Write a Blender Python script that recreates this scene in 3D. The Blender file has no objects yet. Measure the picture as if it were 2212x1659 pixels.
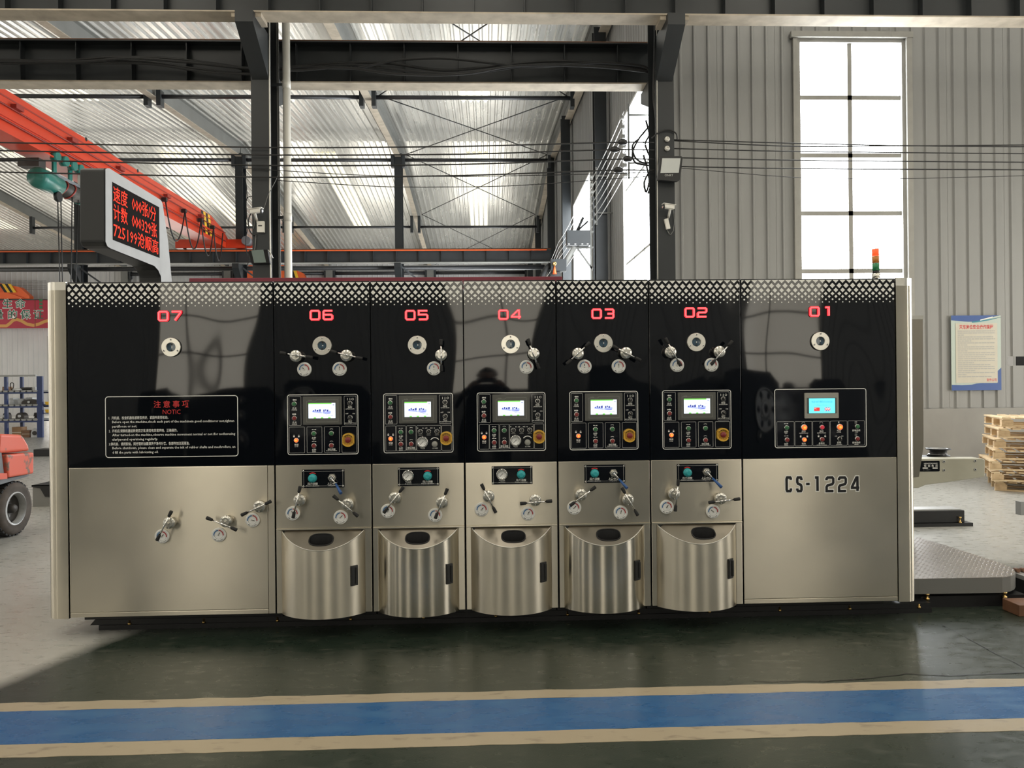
import bpy, bmesh, math, random
from math import sin, cos, tan, pi, radians, atan2, sqrt
from mathutils import Vector, Matrix
random.seed(7)
SC = bpy.context.scene
COL = SC.collection
V = Vector

# ------------------------------------------------------------------ camera
F_PX, CX, CY = 1600.0, 1106.0, 829.5          # photograph is 2212 x 1659
PHI, RHO = radians(2.0), 0.0098
CAM = V((0.0, -4.68, 1.55))
FWD = V((sin(PHI), cos(PHI), 0)); R0 = V((cos(PHI), -sin(PHI), 0)); U0 = V((0, 0, 1))
CR = R0 * cos(RHO) - U0 * sin(RHO)
CU = U0 * cos(RHO) + R0 * sin(RHO)
cam = bpy.data.cameras.new('camera'); camo = bpy.data.objects.new('camera', cam)
COL.objects.link(camo)
cam.sensor_fit = 'HORIZONTAL'; cam.sensor_width = 36.0; cam.lens = F_PX / 2212 * 36.0
cam.clip_start = 0.02; cam.clip_end = 300
m3 = Matrix((CR, CU, -FWD)).transposed()
camo.matrix_world = Matrix.Translation(CAM) @ m3.to_4x4()
SC.camera = camo

# ------------------------------------------------------------------ world, exposure
WIN = 4.2                                      # radiance of the daylight in the window panes
FILL_GLOW = 8.5                                      # radiance of the unseen roof strips added for fill light
w = bpy.data.worlds.new('world'); SC.world = w; w.use_nodes = True
w.node_tree.nodes['Background'].inputs[0].default_value = (0.75, 0.85, 1.0, 1)
w.node_tree.nodes['Background'].inputs[1].default_value = 1.0
vs = SC.view_settings
vs.view_transform = 'Standard'; vs.look = 'None'; vs.gamma = 1.0; vs.use_curve_mapping = False
vs.exposure = 0.0
SC.cycles.use_denoising = True
SC.cycles.use_adaptive_sampling = True
SC.cycles.adaptive_threshold = 0.04
SC.cycles.max_bounces = 6
SC.cycles.diffuse_bounces = 4
SC.cycles.glossy_bounces = 3
SC.cycles.sample_clamp_indirect = 6.0

# ------------------------------------------------------------------ pixel -> world
def ray(px, py):
    return FWD + CR * ((px - CX) / F_PX) - CU * ((py - CY) / F_PX)
def aty(px, py, Y=0.0):
    d = ray(px, py); return CAM + d * ((Y - CAM.y) / d.y)
def atz(px, py, Z=0.0):
    d = ray(px, py); return CAM + d * ((Z - CAM.z) / d.z)
def atx(px, py, X):
    d = ray(px, py); return CAM + d * ((X - CAM.x) / d.x)
def X_(px, py=1000, Y=0.0): return aty(px, py, Y).x
def Z_(px, py, Y=0.0): return aty(px, py, Y).z

# ------------------------------------------------------------------ materials
MATS = {}
def lerp3(a, b, t): return tuple(a[i] + (b[i] - a[i]) * t for i in range(3))
def mat(name, col, rough=0.5, metal=0.0, var=0.0, vscale=6.0, vstretch=(1, 1, 1), bump=0.0, bscale=40.0,
        bstretch=(1, 1, 1), emis=None, estr=0.0, rvar=0.0, spec=0.5, coat=0.0, col2=None, cmin=.15, cmax=.85, aniso=0.0, arot=0.0,
        bdist=0.002, detail=4.0, bdetail=2.0):
    m = bpy.data.materials.new(name); m.use_nodes = True
    nt = m.node_tree; N = nt.nodes; L = nt.links
    b = N['Principled BSDF']
    b.inputs['Base Color'].default_value = (*col, 1)
    b.inputs['Roughness'].default_value = rough
    b.inputs['Metallic'].default_value = metal
    b.inputs['Specular IOR Level'].default_value = spec
    b.inputs['Coat Weight'].default_value = coat
    if aniso:
        b.inputs['Anisotropic'].default_value = aniso
        b.inputs['Anisotropic Rotation'].default_value = arot
        t = N.new('ShaderNodeTangent'); t.direction_type = 'RADIAL'; t.axis = 'Z'
        L.new(t.outputs[0], b.inputs['Tangent'])
    if emis:
        b.inputs['Emission Color'].default_value = (*emis, 1)
        b.inputs['Emission Strength'].default_value = estr
    geo = None
    def pos(stretch):
        nonlocal geo
        if geo is None: geo = N.new('ShaderNodeNewGeometry')
        mp = N.new('ShaderNodeMapping'); mp.inputs['Scale'].default_value = stretch
        L.new(geo.outputs['Position'], mp.inputs['Vector']); return mp
    if var or rvar or col2:
        mp = pos(vstretch)
        nz = N.new('ShaderNodeTexNoise'); nz.inputs['Scale'].default_value = vscale
        nz.inputs['Detail'].default_value = detail
        L.new(mp.outputs[0], nz.inputs['Vector'])
        if var or col2:
            r = N.new('ShaderNodeValToRGB'); e = r.color_ramp.elements
            e[0].position = cmin; e[1].position = cmax
            if col2: e[0].color = (*col, 1); e[1].color = (*col2, 1)
            else:
                e[0].color = (*[c * (1 - var) for c in col], 1); e[1].color = (*[min(1, c * (1 + var)) for c in col], 1)
            L.new(nz.outputs['Fac'], r.inputs[0]); L.new(r.outputs[0], b.inputs['Base Color'])
        if rvar:
            mr = N.new('ShaderNodeMapRange')
            mr.inputs['From Min'].default_value = .15; mr.inputs['From Max'].default_value = .85
            mr.inputs['To Min'].default_value = max(.01, rough - rvar); mr.inputs['To Max'].default_value = min(1, rough + rvar)
            L.new(nz.outputs['Fac'], mr.inputs[0]); L.new(mr.outputs[0], b.inputs['Roughness'])
    if bump:
        mp = pos(bstretch)
        nb = N.new('ShaderNodeTexNoise'); nb.inputs['Scale'].default_value = bscale
        nb.inputs['Detail'].default_value = bdetail
        L.new(mp.outputs[0], nb.inputs['Vector'])
        bp = N.new('ShaderNodeBump'); bp.inputs['Strength'].default_value = bump; bp.inputs['Distance'].default_value = bdist
        L.new(nb.outputs['Fac'], bp.inputs['Height']); L.new(bp.outputs[0], b.inputs['Normal'])
    MATS[name] = m
    return m

mat('roof_foil', (.66, .65, .605), .26, .6, var=.07, vscale=.9, vstretch=(3, .4, 1), bump=.25, bscale=1.6, bstretch=(4, .35, 1), bdist=.02, rvar=.06)
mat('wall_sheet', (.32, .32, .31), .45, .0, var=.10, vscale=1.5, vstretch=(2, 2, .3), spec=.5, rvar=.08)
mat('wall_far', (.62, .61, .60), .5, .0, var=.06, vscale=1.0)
mat('wall_back', (.40, .40, .39), .6)
mat('concrete_wall', (.36, .35, .33), .8, var=.12, vscale=2.5)
mat('steel_dark', (.016, .019, .021), .42, var=.25, vscale=3.0)
mat('steel_dark2', (.030, .034, .037), .45, var=.2, vscale=3.0)
mat('steel_grey', (.20, .20, .185), .5, var=.15, vscale=2.0)
mat('steel_beige', (.42, .36, .28), .7, var=.3, vscale=5.0)  # beige steel for bottom flanges and bearing pads
mat('tube_black', (.03, .03, .032), .35)
mat('crane_red', (.56, .045, .014), .35, var=.12, vscale=1.5, spec=.5)
mat('crane_orange', (.80, .13, .03), .35, var=.08, vscale=1.5)
mat('crane_dkred', (.28, .03, .02), .45, var=.15)
mat('yellow', (.85, .50, .03), .4)
mat('yellow_guard', (.72, .42, .05), .35)
mat('black', (.010, .010, .011), .4)
mat('rubber', (.018, .018, .018), .75, var=.3, vscale=20)
mat('black_gloss', (.006, .007, .010), .06, spec=.5)
mat('white', (.78, .78, .75), .5)
mat('white_plastic', (.72, .70, .64), .4, var=.06)
mat('print_white', (.90, .89, .84), .35)
mat('print_grey', (.42, .42, .40), .4)
mat('print_red', (.62, .03, .03), .4)
mat('print_green', (.02, .12, .07), .5)
mat('print_black', (.012, .012, .014), .4)
mat('print_blue', (.03, .09, .32), .4)
mat('print_teal', (.02, .25, .32), .4)
mat('print_sheet', (.60, .56, .46), .35, var=.05, vscale=10)
mat('print_mint', (.50, .58, .52), .35)
mat('chrome', (.80, .79, .76), .16, 1.0)
mat('chrome_soft', (.70, .68, .62), .28, 1.0, bump=.1, bscale=60)
mat('brass', (.62, .42, .16), .3, 1.0)
mat('stainless', (.66, .61, .51), .30, 1.0, var=.06, vscale=3.0, rvar=.04, aniso=.95, arot=.25)
mat('stainless_door', (.66, .61, .51), .36, 1.0, var=.06, vscale=3.0, rvar=.05, aniso=.8, arot=.25)
mat('stainless_door_sharp', (.68, .63, .53), .20, 1.0, var=.04, vscale=3.0, rvar=.03, aniso=.93, arot=.25)
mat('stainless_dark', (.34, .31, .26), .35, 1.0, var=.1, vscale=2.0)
mat('acrylic', (.0025, .0035, .0055), .035, 0, spec=.48, bump=.5, bscale=2.2, bdist=.02, bstretch=(1.2, 1, .6), bdetail=0.0)
mat('machine_grey', (.10, .105, .105), .5)
mat('led_frame', (.44, .445, .45), .55, var=.12, vscale=6, spec=.3)
mat('led_body', (.022, .023, .024), .5)
mat('led_screen', (.016, .014, .014), .9, var=.3, vscale=220, spec=.05)
mat('led_text', (.3, .01, .005), .9, emis=(1, .05, .025), estr=1.7, spec=.05)
mat('neon_red', (.5, .03, .03), .4, emis=(1, .045, .06), estr=1.25)
mat('neon_core', (.6, .1, .1), .4, emis=(1, .16, .18), estr=1.3)
mat('button_green', (.035, .16, .06), .35)
mat('button_red', (.22, .025, .025), .35)
mat('button_lit', (.6, .1, .03), .35, emis=(1, .16, .03), estr=1.1)
mat('button_lit_core', (.8, .3, .05), .35, emis=(1, .33, .05), estr=1.3)
mat('pilot_red', (.5, .03, .05), .3, emis=(.6, .03, .05), estr=.35)
mat('knob_black', (.02, .02, .02), .4)
mat('knob_grey', (.30, .30, .27), .5)
mat('knob_teal', (.03, .36, .38), .35)
mat('screen_bezel', (.10, .10, .09), .45)
mat('screen_bezel2', (.34, .33, .29), .4)
mat('screen_white', (.7, .8, .9), .3, emis=(.80, .90, 1.0), estr=.95)
mat('screen_cyan', (.2, .7, .8), .3, emis=(.13, .80, .95), estr=.9)
mat('screen_green', (.2, .6, .1), .3, emis=(.20, .75, .10), estr=.8)
mat('screen_ink', (.05, .06, .3), .3, emis=(.05, .07, .36), estr=.8)
mat('screen_inklt', (.3, .35, .7), .3, emis=(.42, .48, .86), estr=.8)
mat('screen_red', (.6, .03, .03), .3, emis=(.85, .05, .05), estr=.8)
mat('screen_fwhite', (.8, .8, .8), .3, emis=(.9, .9, .95), estr=.8)
mat('screen_txt', (.1, .4, .5), .3, emis=(.07, .48, .60), estr=.8)
mat('glass_blue', (.05, .09, .13), .08, var=.5, vscale=40)
mat('dial_blue', (.05, .16, .36), .4)
mat('dial_red', (.42, .04, .05), .4)
mat('cream', (.52, .50, .40), .45, var=.05, vscale=6)
mat('maroon', (.17, .012, .03), .4, var=.15)
mat('pvc', (.66, .64, .58), .35, var=.06, vscale=3)
mat('hoist_green', (.02, .15, .12), .3, var=.15, vscale=5)
mat('hoist_blue', (.03, .10, .30), .4)
mat('wire', (.012, .012, .012), .5)
mat('wire_grey', (.16, .16, .15), .5)
mat('lamp_glass', (.50, .52, .50), .25)
mat('lamp_glass2', (.20, .25, .23), .25)
mat('win_frame', (.36, .35, .32), .5, var=.1)
mat('win_frame_w', (.70, .70, .67), .45)
mat('pane', (.8, .85, .9), .1, emis=(.93, .97, 1.0), estr=14.0)
mat('pane_warm', (.9, .85, .75), .1, emis=(1.0, .93, .78), estr=WIN * .68)
mat('pane_unseen', (.9, .85, .75), .1, emis=(1.0, .96, .88), estr=WIN * 1.3)  # panes of unseen windows, there to brighten the hall
mat('roof_reflection_glow', (.8, .8, .7), .4, emis=(1.0, .94, .72), estr=.8)
mat('pane_edge', (.5, .55, .55), .3)
mat('fill_glow', (.8, .8, .7), .4, emis=(1.0, .93, .80), estr=FILL_GLOW)
mat('rack_blue', (.016, .036, .125), .4, var=.1)
mat('shelf_grey', (.34, .34, .32), .5)
mat('carton', (.32, .19, .10), .8, var=.1)
mat('carton2', (.22, .12, .07), .8, var=.1)
mat('part_dark', (.05, .045, .04), .5, .3)
mat('part_light', (.55, .56, .56), .4)
mat('fork_red', (.66, .12, .07), .4, col2=(.16, .12, .09), cmin=.60, cmax=.68, vscale=9)
mat('fork_grey', (.16, .17, .18), .5, var=.15)
mat('rim_grey', (.22, .22, .21), .5, var=.3, vscale=14)
mat('tyre', (.075, .062, .052), .85, var=.4, vscale=12)
mat('banner_red', (.40, .015, .04), .5)
mat('banner_gold', (.62, .30, .07), .5)
mat('plate_tread', (.36, .33, .31), .28, .8, var=.1, vscale=8)
mat('platform_side', (.16, .16, .15), .5)
mat('timber', (.80, .63, .40), .7, col2=(.52, .36, .20), cmin=.35, cmax=.8, vscale=7, vstretch=(1, 1, 4))
mat('timber_end', (.66, .48, .28), .8, col2=(.38, .25, .14), cmin=.35, cmax=.8, vscale=12)
mat('rust', (.16, .075, .04), .6, var=.3, vscale=12)
mat('tower_red', (.8, .05, .02), .3, emis=(1, .10, .02), estr=1.0)
mat('tower_amber', (.55, .20, .03), .3)
mat('tower_green', (.02, .22, .08), .3)
mat('alu', (.55, .55, .54), .35, .6)
mat('skin', (.30, .17, .11), .5)
mat('cloth_dark', (.015, .016, .02), .9)
mat('hair', (.008, .007, .007), .6)

def floor_mat():
    m = bpy.data.materials.new('floor_epoxy'); m.use_nodes = True
    nt = m.node_tree; N = nt.nodes; L = nt.links; b = N['Principled BSDF']
    geo = N.new('ShaderNodeNewGeometry')
    def noise(scale, detail, stretch=(1, 1, 1)):
        mp = N.new('ShaderNodeMapping'); mp.inputs['Scale'].default_value = stretch
        L.new(geo.outputs['Position'], mp.inputs['Vector'])
        n = N.new('ShaderNodeTexNoise'); n.inputs['Scale'].default_value = scale; n.inputs['Detail'].default_value = detail
        L.new(mp.outputs[0], n.inputs['Vector']); return n
    n1 = noise(.55, 6); n2 = noise(9, 8, (1, 2.2, 1)); n3 = noise(160, 2)
    r1 = N.new('ShaderNodeValToRGB'); e = r1.color_ramp.elements
    e[0].position = .35; e[0].color = (.008, .019, .013, 1)
    e[1].position = .75; e[1].color = (.036, .044, .032, 1)
    L.new(n1.outputs['Fac'], r1.inputs[0])
    r2 = N.new('ShaderNodeValToRGB'); e = r2.color_ramp.elements
    e[0].position = .56; e[0].color = (0, 0, 0, 1); e[1].position = .92; e[1].color = (1, 1, 1, 1)
    L.new(n2.outputs['Fac'], r2.inputs[0])
    mx = N.new('ShaderNodeMix'); mx.data_type = 'RGBA'
    L.new(r2.outputs[0], mx.inputs['Factor']); L.new(r1.outputs[0], mx.inputs['A'])
    mx.inputs['B'].default_value = (.075, .075, .058, 1)
    # beyond the aisle the slab is bare grey concrete
    sx = N.new('ShaderNodeSeparateXYZ'); L.new(geo.outputs['Position'], sx.inputs[0])
    ad = N.new('ShaderNodeMath'); ad.operation = 'MULTIPLY_ADD'; L.new(n1.outputs['Fac'], ad.inputs[0]); ad.inputs[1].default_value = 1.5
    L.new(sx.outputs['Y'], ad.inputs[2])
    mz = N.new('ShaderNodeMapRange'); mz.inputs['From Min'].default_value = 1.7; mz.inputs['From Max'].default_value = 2.3
    # left of the machine, paler colour reaches forward: worn slab plus painted floor reflection
    mxx = N.new('ShaderNodeMapRange'); mxx.inputs['From Min'].default_value = -2.0; mxx.inputs['From Max'].default_value = -2.6
    mxx.inputs['To Min'].default_value = 0.0; mxx.inputs['To Max'].default_value = 2.3
    L.new(sx.outputs['X'], mxx.inputs[0])
    a2 = N.new('ShaderNodeMath'); a2.operation = 'ADD'; L.new(ad.outputs[0], a2.inputs[0]); L.new(mxx.outputs[0], a2.inputs[1])
    L.new(a2.outputs[0], mz.inputs[0])
    rc_ = N.new('ShaderNodeValToRGB'); e = rc_.color_ramp.elements
    e[0].position = .2; e[0].color = (.33, .33, .30, 1); e[1].position = .8; e[1].color = (.45, .44, .41, 1)
    L.new(n2.outputs['Fac'], rc_.inputs[0])
    my = N.new('ShaderNodeMix'); my.data_type = 'RGBA'
    L.new(mz.outputs[0], my.inputs['Factor']); L.new(mx.outputs['Result'], my.inputs['A']); L.new(rc_.outputs[0], my.inputs['B'])
    L.new(my.outputs['Result'], b.inputs['Base Color'])
    mr = N.new('ShaderNodeMapRange'); mr.inputs['From Min'].default_value = .3; mr.inputs['From Max'].default_value = .7
    mr.inputs['To Min'].default_value = .24; mr.inputs['To Max'].default_value = .38
    L.new(n2.outputs['Fac'], mr.inputs[0]); L.new(mr.outputs[0], b.inputs['Roughness'])
    b.inputs['Specular IOR Level'].default_value = .55
    bp = N.new('ShaderNodeBump'); bp.inputs['Strength'].default_value = .12; bp.inputs['Distance'].default_value = .004
    L.new(n3.outputs['Fac'], bp.inputs['Height']); L.new(bp.outputs[0], b.inputs['Normal'])
    MATS['floor_epoxy'] = m
floor_mat()
mat('stripe_beige', (.36, .30, .21), .34, col2=(.20, .165, .12), cmin=.58, cmax=.74, vscale=8, vstretch=(1, 2.5, 1), rvar=.1, detail=8)
mat('stripe_blue', (.012, .092, .25), .28, col2=(.04, .14, .29), cmin=.5, cmax=.8, vscale=5, vstretch=(1, 2.5, 1), rvar=.07, detail=8)

# ------------------------------------------------------------------ mesh builder
TXT = {}
def text_data(body, bold=0.0, res=2):
    k = (body, bold, res)
    if k in TXT: return TXT[k]
    c = bpy.data.curves.new('text_tmp', 'FONT'); c.body = body; c.size = 1.0; c.resolution_u = res
    c.offset = bold; c.align_x = 'CENTER'; c.align_y = 'CENTER'
    o = bpy.data.objects.new('text_tmp', c); COL.objects.link(o)
    me = bpy.data.meshes.new_from_object(o)
    vs_ = [(v.co.x, v.co.y) for v in me.vertices]; fs = [tuple(p.vertices) for p in me.polygons]
    bpy.data.objects.remove(o); bpy.data.curves.remove(c); bpy.data.meshes.remove(me)
    if vs_:
        x0 = min(a for a, _ in vs_); x1 = max(a for a, _ in vs_); y0 = min(a for _, a in vs_); y1 = max(a for _, a in vs_)
        vs_ = [(a - (x0 + x1) / 2, b_ - (y0 + y1) / 2) for a, b_ in vs_]
    else: x0 = x1 = y0 = y1 = 0
    TXT[k] = (vs_, fs, x1 - x0, y1 - y0)
    return TXT[k]

class MB:
    def __init__(s): s.v = []; s.f = []; s.m = []; s.s = []
    def add(s, vs, fs, mt, smooth=False):
        o = len(s.v); s.v += [V(p) for p in vs]
        for f in fs:
            s.f.append(tuple(i + o for i in f)); s.m.append(mt); s.s.append(smooth)
        return s
    def box(s, a, b, mt):
        x0, x1 = sorted((a[0], b[0])); y0, y1 = sorted((a[1], b[1])); z0, z1 = sorted((a[2], b[2]))
        return s.add([(x0, y0, z0), (x1, y0, z0), (x1, y1, z0), (x0, y1, z0), (x0, y0, z1), (x1, y0, z1), (x1, y1, z1), (x0, y1, z1)],
                     [(3, 2, 1, 0), (4, 5, 6, 7), (0, 1, 5, 4), (1, 2, 6, 5), (2, 3, 7, 6), (3, 0, 4, 7)], mt)
    def obox(s, c, ux, uy, uz, sx, sy, sz, mt):
        c = V(c); ux, uy, uz = V(ux), V(uy), V(uz)
        p = []
        for k in (-.5, .5):
            for i, j in ((-.5, -.5), (.5, -.5), (.5, .5), (-.5, .5)):
                p.append(c + ux * (i * sx) + uy * (j * sy) + uz * (k * sz))
        return s.add(p, [(3, 2, 1, 0), (4, 5, 6, 7), (0, 1, 5, 4), (1, 2, 6, 5), (2, 3, 7, 6), (3, 0, 4, 7)], mt)
    def bar(s, p0, p1, w, h, mt, up=(0, 0, 1)):
        p0, p1 = V(p0), V(p1); d = (p1 - p0); L = d.length; d.normalize()
        sd = d.cross(V(up))
        if sd.length < 1e-4: sd = d.cross(V((0, 1, 0)))
        sd.normalize(); u = sd.cross(d)
        return s.obox((p0 + p1) / 2, sd, d, u, w, L, h, mt)
    def ibeam(s, p0, p1, h, w, tf, tw, mt, mt_bot=None, up=(0, 0, 1)):
        # p0,p1 on the top centre line
        p0, p1 = V(p0), V(p1); d = (p1 - p0); d.normalize(); sd = d.cross(V(up)); sd.normalize(); u = sd.cross(d)
        s.bar(p0 - u * tf / 2, p1 - u * tf / 2, w, tf, mt, up)
        s.bar(p0 - u * (h - tf / 2), p1 - u * (h - tf / 2), w, tf, mt_bot or mt, up)
        s.bar(p0 - u * h / 2, p1 - u * h / 2, tw, h - 2 * tf, mt, up)
        return s
    def prism(s, pts, vec, mt, mt_side=None, smooth=False):
        n = len(pts); pts = [V(p) for p in pts]; vec = V(vec)
        s.add(pts + [p + vec for p in pts], [tuple(range(n - 1, -1, -1)), tuple(range(n, 2 * n))], mt)
        o = len(s.v) - 2 * n
        for i in range(n):
            j = (i + 1) % n
            s.f.append((o + i, o + j, o + n + j, o + n + i)); s.m.append(mt_side or mt); s.s.append(smooth)
        return s
    def flat(s, pts, mt):
        return s.add(pts, [tuple(range(len(pts)))], mt)
    def cyl(s, p0, p1, r, mt, n=16, r2=None, smooth=True, caps=True, mt_cap=None):
        p0, p1 = V(p0), V(p1); d = (p1 - p0).normalized(); r2 = r if r2 is None else r2
        a = d.cross(V((0, 0, 1)))
        if a.length < 1e-3: a = d.cross(V((0, 1, 0)))
        a.normalize(); b = d.cross(a)
        pts = []
        for p, rr in ((p0, r), (p1, r2)):
            for i in range(n):
                t = 2 * pi * i / n; pts.append(p + a * (rr * cos(t)) + b * (rr * sin(t)))
        o = len(s.v); s.v += pts
        for i in range(n):
            j = (i + 1) % n
            s.f.append((o + i, o + n + i, o + n + j, o + j)); s.m.append(mt); s.s.append(smooth)
        if caps:
            s.f.append(tuple(o + i for i in range(n))); s.m.append(mt_cap or mt); s.s.append(False)
            s.f.append(tuple(o + n + i for i in range(n - 1, -1, -1))); s.m.append(mt_cap or mt); s.s.append(False)
        return s
    def tube(s, path, r, mt, n=6, caps=True):
        path = [V(p) for p in path]; k = len(path); o = len(s.v)
        ref = V((0, 0, 1))
        for i, p in enumerate(path):
            d = (path[min(i + 1, k - 1)] - path[max(i - 1, 0)]).normalized()
            a = d.cross(ref)
            if a.length < .05: a = d.cross(V((0, 1, 0)))
            a.normalize(); b = d.cross(a)
            for j in range(n):
                t = 2 * pi * j / n; s.v.append(p + a * (r * cos(t)) + b * (r * sin(t)))
        for i in range(k - 1):
            for j in range(n):
                jj = (j + 1) % n
                s.f.append((o + i * n + j, o + (i + 1) * n + j, o + (i + 1) * n + jj, o + i * n + jj)); s.m.append(mt); s.s.append(True)
        if caps:
            s.f.append(tuple(o + j for j in range(n))); s.m.append(mt); s.s.append(False)
            s.f.append(tuple(o + (k - 1) * n + j for j in range(n - 1, -1, -1))); s.m.append(mt); s.s.append(False)
        return s
    def lathe(s, prof, org, axis, mts, n=20, smooth=True):
        # prof: list of (radius, height along axis); mts: one name or one per segment
        org = V(org); d = V(axis).normalized(); a = d.cross(V((0, 0, 1)))
        if a.length < 1e-3: a = d.cross(V((1, 0, 0)))
        a.normalize(); b = d.cross(a); o = len(s.v); k = len(prof)
        for r, h in prof:
            for i in range(n):
                t = 2 * pi * i / n; s.v.append(org + d * h + a * (r * cos(t)) + b * (r * sin(t)))
        for q in range(k - 1):
            mt = mts if isinstance(mts, str) else mts[q]
            flatseg = abs(prof[q][1] - prof[q + 1][1]) < 1e-6
            for i in range(n):
                j = (i + 1) % n
                s.f.append((o + q * n + i, o + q * n + j, o + (q + 1) * n + j, o + (q + 1) * n + i)); s.m.append(mt); s.s.append(smooth and not flatseg)
        return s
    def ring(s, outer, inner, mt):
        n = len(outer); o = len(s.v); s.v += [V(p) for p in outer] + [V(p) for p in inner]
        for i in range(n):
            j = (i + 1) % n
            s.f.append((o + i, o + j, o + n + j, o + n + i)); s.m.append(mt); s.s.append(False)
        return s
    def text(s, body, org, ux, uy, h, mt, bold=0.0, width=None, align='c', res=2):
        vs_, fs, W, H = text_data(body, bold, res)
        if not vs_: return s
        k = h; kx = k if width is None else width / W
        org, ux, uy = V(org), V(ux), V(uy)
        sh = {'c': 0, 'l': W / 2 * kx, 'r': -W / 2 * kx}[align]
        return s.add([org + ux * (x * kx + sh) + uy * (y * k) for x, y in vs_], fs, mt)
    def strokes(s, path, width, org, ux, uy, sc, mt, closed=False, depth=None):
        # ribbon along a 2D path, mitred
        P = [V((p[0], p[1])) for p in path]; n = len(P); Lf, Rt = [], []
        for i in range(n):
            if closed: a, b = P[i - 1], P[(i + 1) % n]
            else: a, b = P[max(i - 1, 0)], P[min(i + 1, n - 1)]
            d1 = (P[i] - a); d2 = (b - P[i])
            if d1.length < 1e-9: d1 = d2
            if d2.length < 1e-9: d2 = d1
            d1 = d1.normalized(); d2 = d2.normalized()
            n1 = V((-d1.y, d1.x)); n2 = V((-d2.y, d2.x)); mth = n1 + n2
            if mth.length < 1e-6: mth = n1
            mth.normalize(); k = width / 2 / max(.45, mth.dot(n1))
            Lf.append(P[i] + mth * k); Rt.append(P[i] - mth * k)
        org, ux, uy = V(org), V(ux), V(uy); nv = ux.cross(uy)
        def w3(p, q=0): return org + ux * (p.x * sc) + uy * (p.y * sc) + nv * q
        rng = range(n if closed else n - 1)
        for i in rng:
            jit = i * 2e-5
            j = (i + 1) % n
            q = [w3(Rt[i], jit), w3(Rt[j], jit), w3(Lf[j], jit), w3(Lf[i], jit)]
            if depth: s.prism(q, nv * depth, mt)
            else: s.flat(q, mt)
        return s

WORLD = {}
def wpos(o): return WORLD.get(o.name, V((0, 0, 0))) if o else V((0, 0, 0))
def mesh_from(mb, name, org):
    me = bpy.data.meshes.new(name)
    org = V(org)
    me.from_pydata([tuple(p - org) for p in mb.v], [], mb.f)
    names = []
    for x in mb.m:
        if x not in names: names.append(x)
    for x in names: me.materials.append(MATS[x])
    idx = {x: i for i, x in enumerate(names)}
    me.polygons.foreach_set('material_index', [idx[x] for x in mb.m])
    me.polygons.foreach_set('use_smooth', mb.s)
    me.update()
    return me
def place(me, name, parent=None, loc=(0, 0, 0), rot=None):
    o = bpy.data.objects.new(name, me); COL.objects.link(o)
    loc = V(loc)
    if parent: o.parent = parent; o.location = loc - wpos(parent)
    else: o.location = loc
    if rot: o.rotation_euler = rot
    WORLD[o.name] = loc
    return o
def build(mb, name, parent=None, org=None, bevel=0.0, recalc=False, seg=2):
    if org is None:
        org = wpos(parent) if parent else V((sum(p.x for p in mb.v) / len(mb.v), sum(p.y for p in mb.v) / len(mb.v), min(p.z for p in mb.v)))
    me = mesh_from(mb, name, org)
    if recalc:
        bm = bmesh.new(); bm.from_mesh(me); bmesh.ops.recalc_face_normals(bm, faces=bm.faces); bm.to_mesh(me); bm.free()
    o = place(me, name, parent, org)
    if bevel:
        b = o.modifiers.new('bevel', 'BEVEL'); b.width = bevel; b.segments = seg; b.limit_method = 'ANGLE'; b.angle_limit = radians(40)
    return o
def empty(name, loc, label=None, cat=None, group=None, parent=None, kind=None):
    o = place(None, name, parent, loc); o.empty_display_size = .1
    tag(o, label, cat, group, kind)
    return o
def tag(o, label=None, cat=None, group=None, kind=None):
    if label: o['label'] = label
    if cat: o['category'] = cat
    if group: o['group'] = group
    if kind: o['kind'] = kind
    return o

UX, UZ = V((1, 0, 0)), V((0, 0, 1))
def rrect(x0, z0, x1, z1, r, y, n=5):
    pts = []
    for cx, cz, a0 in ((x1 - r, z1 - r, 0), (x0 + r, z1 - r, 90), (x0 + r, z0 + r, 180), (x1 - r, z0 + r, 270)):
        for i in range(n + 1):
            t = radians(a0 + 90 * i / n); pts.append(V((cx + r * cos(t), y, cz + r * sin(t))))
    return pts
def rframe(mb, x0, z0, x1, z1, r, lw, y, mt):
    mb.ring(rrect(x0, z0, x1, z1, r, y), rrect(x0 + lw, z0 + lw, x1 - lw, z1 - lw, max(r - lw, .0005), y), mt)

# ================================================================== THE SETTING
YW = 6.95                                   # right-hand cross wall
XS = 2.78                                   # side wall of the rear hall
Y_COL, Y_RIDGE, Y_FAR = 6.35, 23.3, 39.3
Y_REAR, X_RIGHT, X_LEFT = -11.3, 13.0, -33.0
XR = X_(1437, 300, 6.1); XL = X_(563, 300, 6.1)
BAY = XR - XL
def z_raft(y):                              # underside of the rear-hall rafters
    return 10.1 - .08 * (Y_RIDGE - y) if y < Y_RIDGE else 10.1 - .11 * (y - Y_RIDGE)
def z_roof(y):
    if y >= Y_COL: return z_raft(y) + .62
    zc = z_raft(Y_COL) + .62; ym = (Y_COL + Y_REAR) / 2
    return zc + .08 * ((Y_COL - y) if y > ym else (y - Y_REAR))

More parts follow.
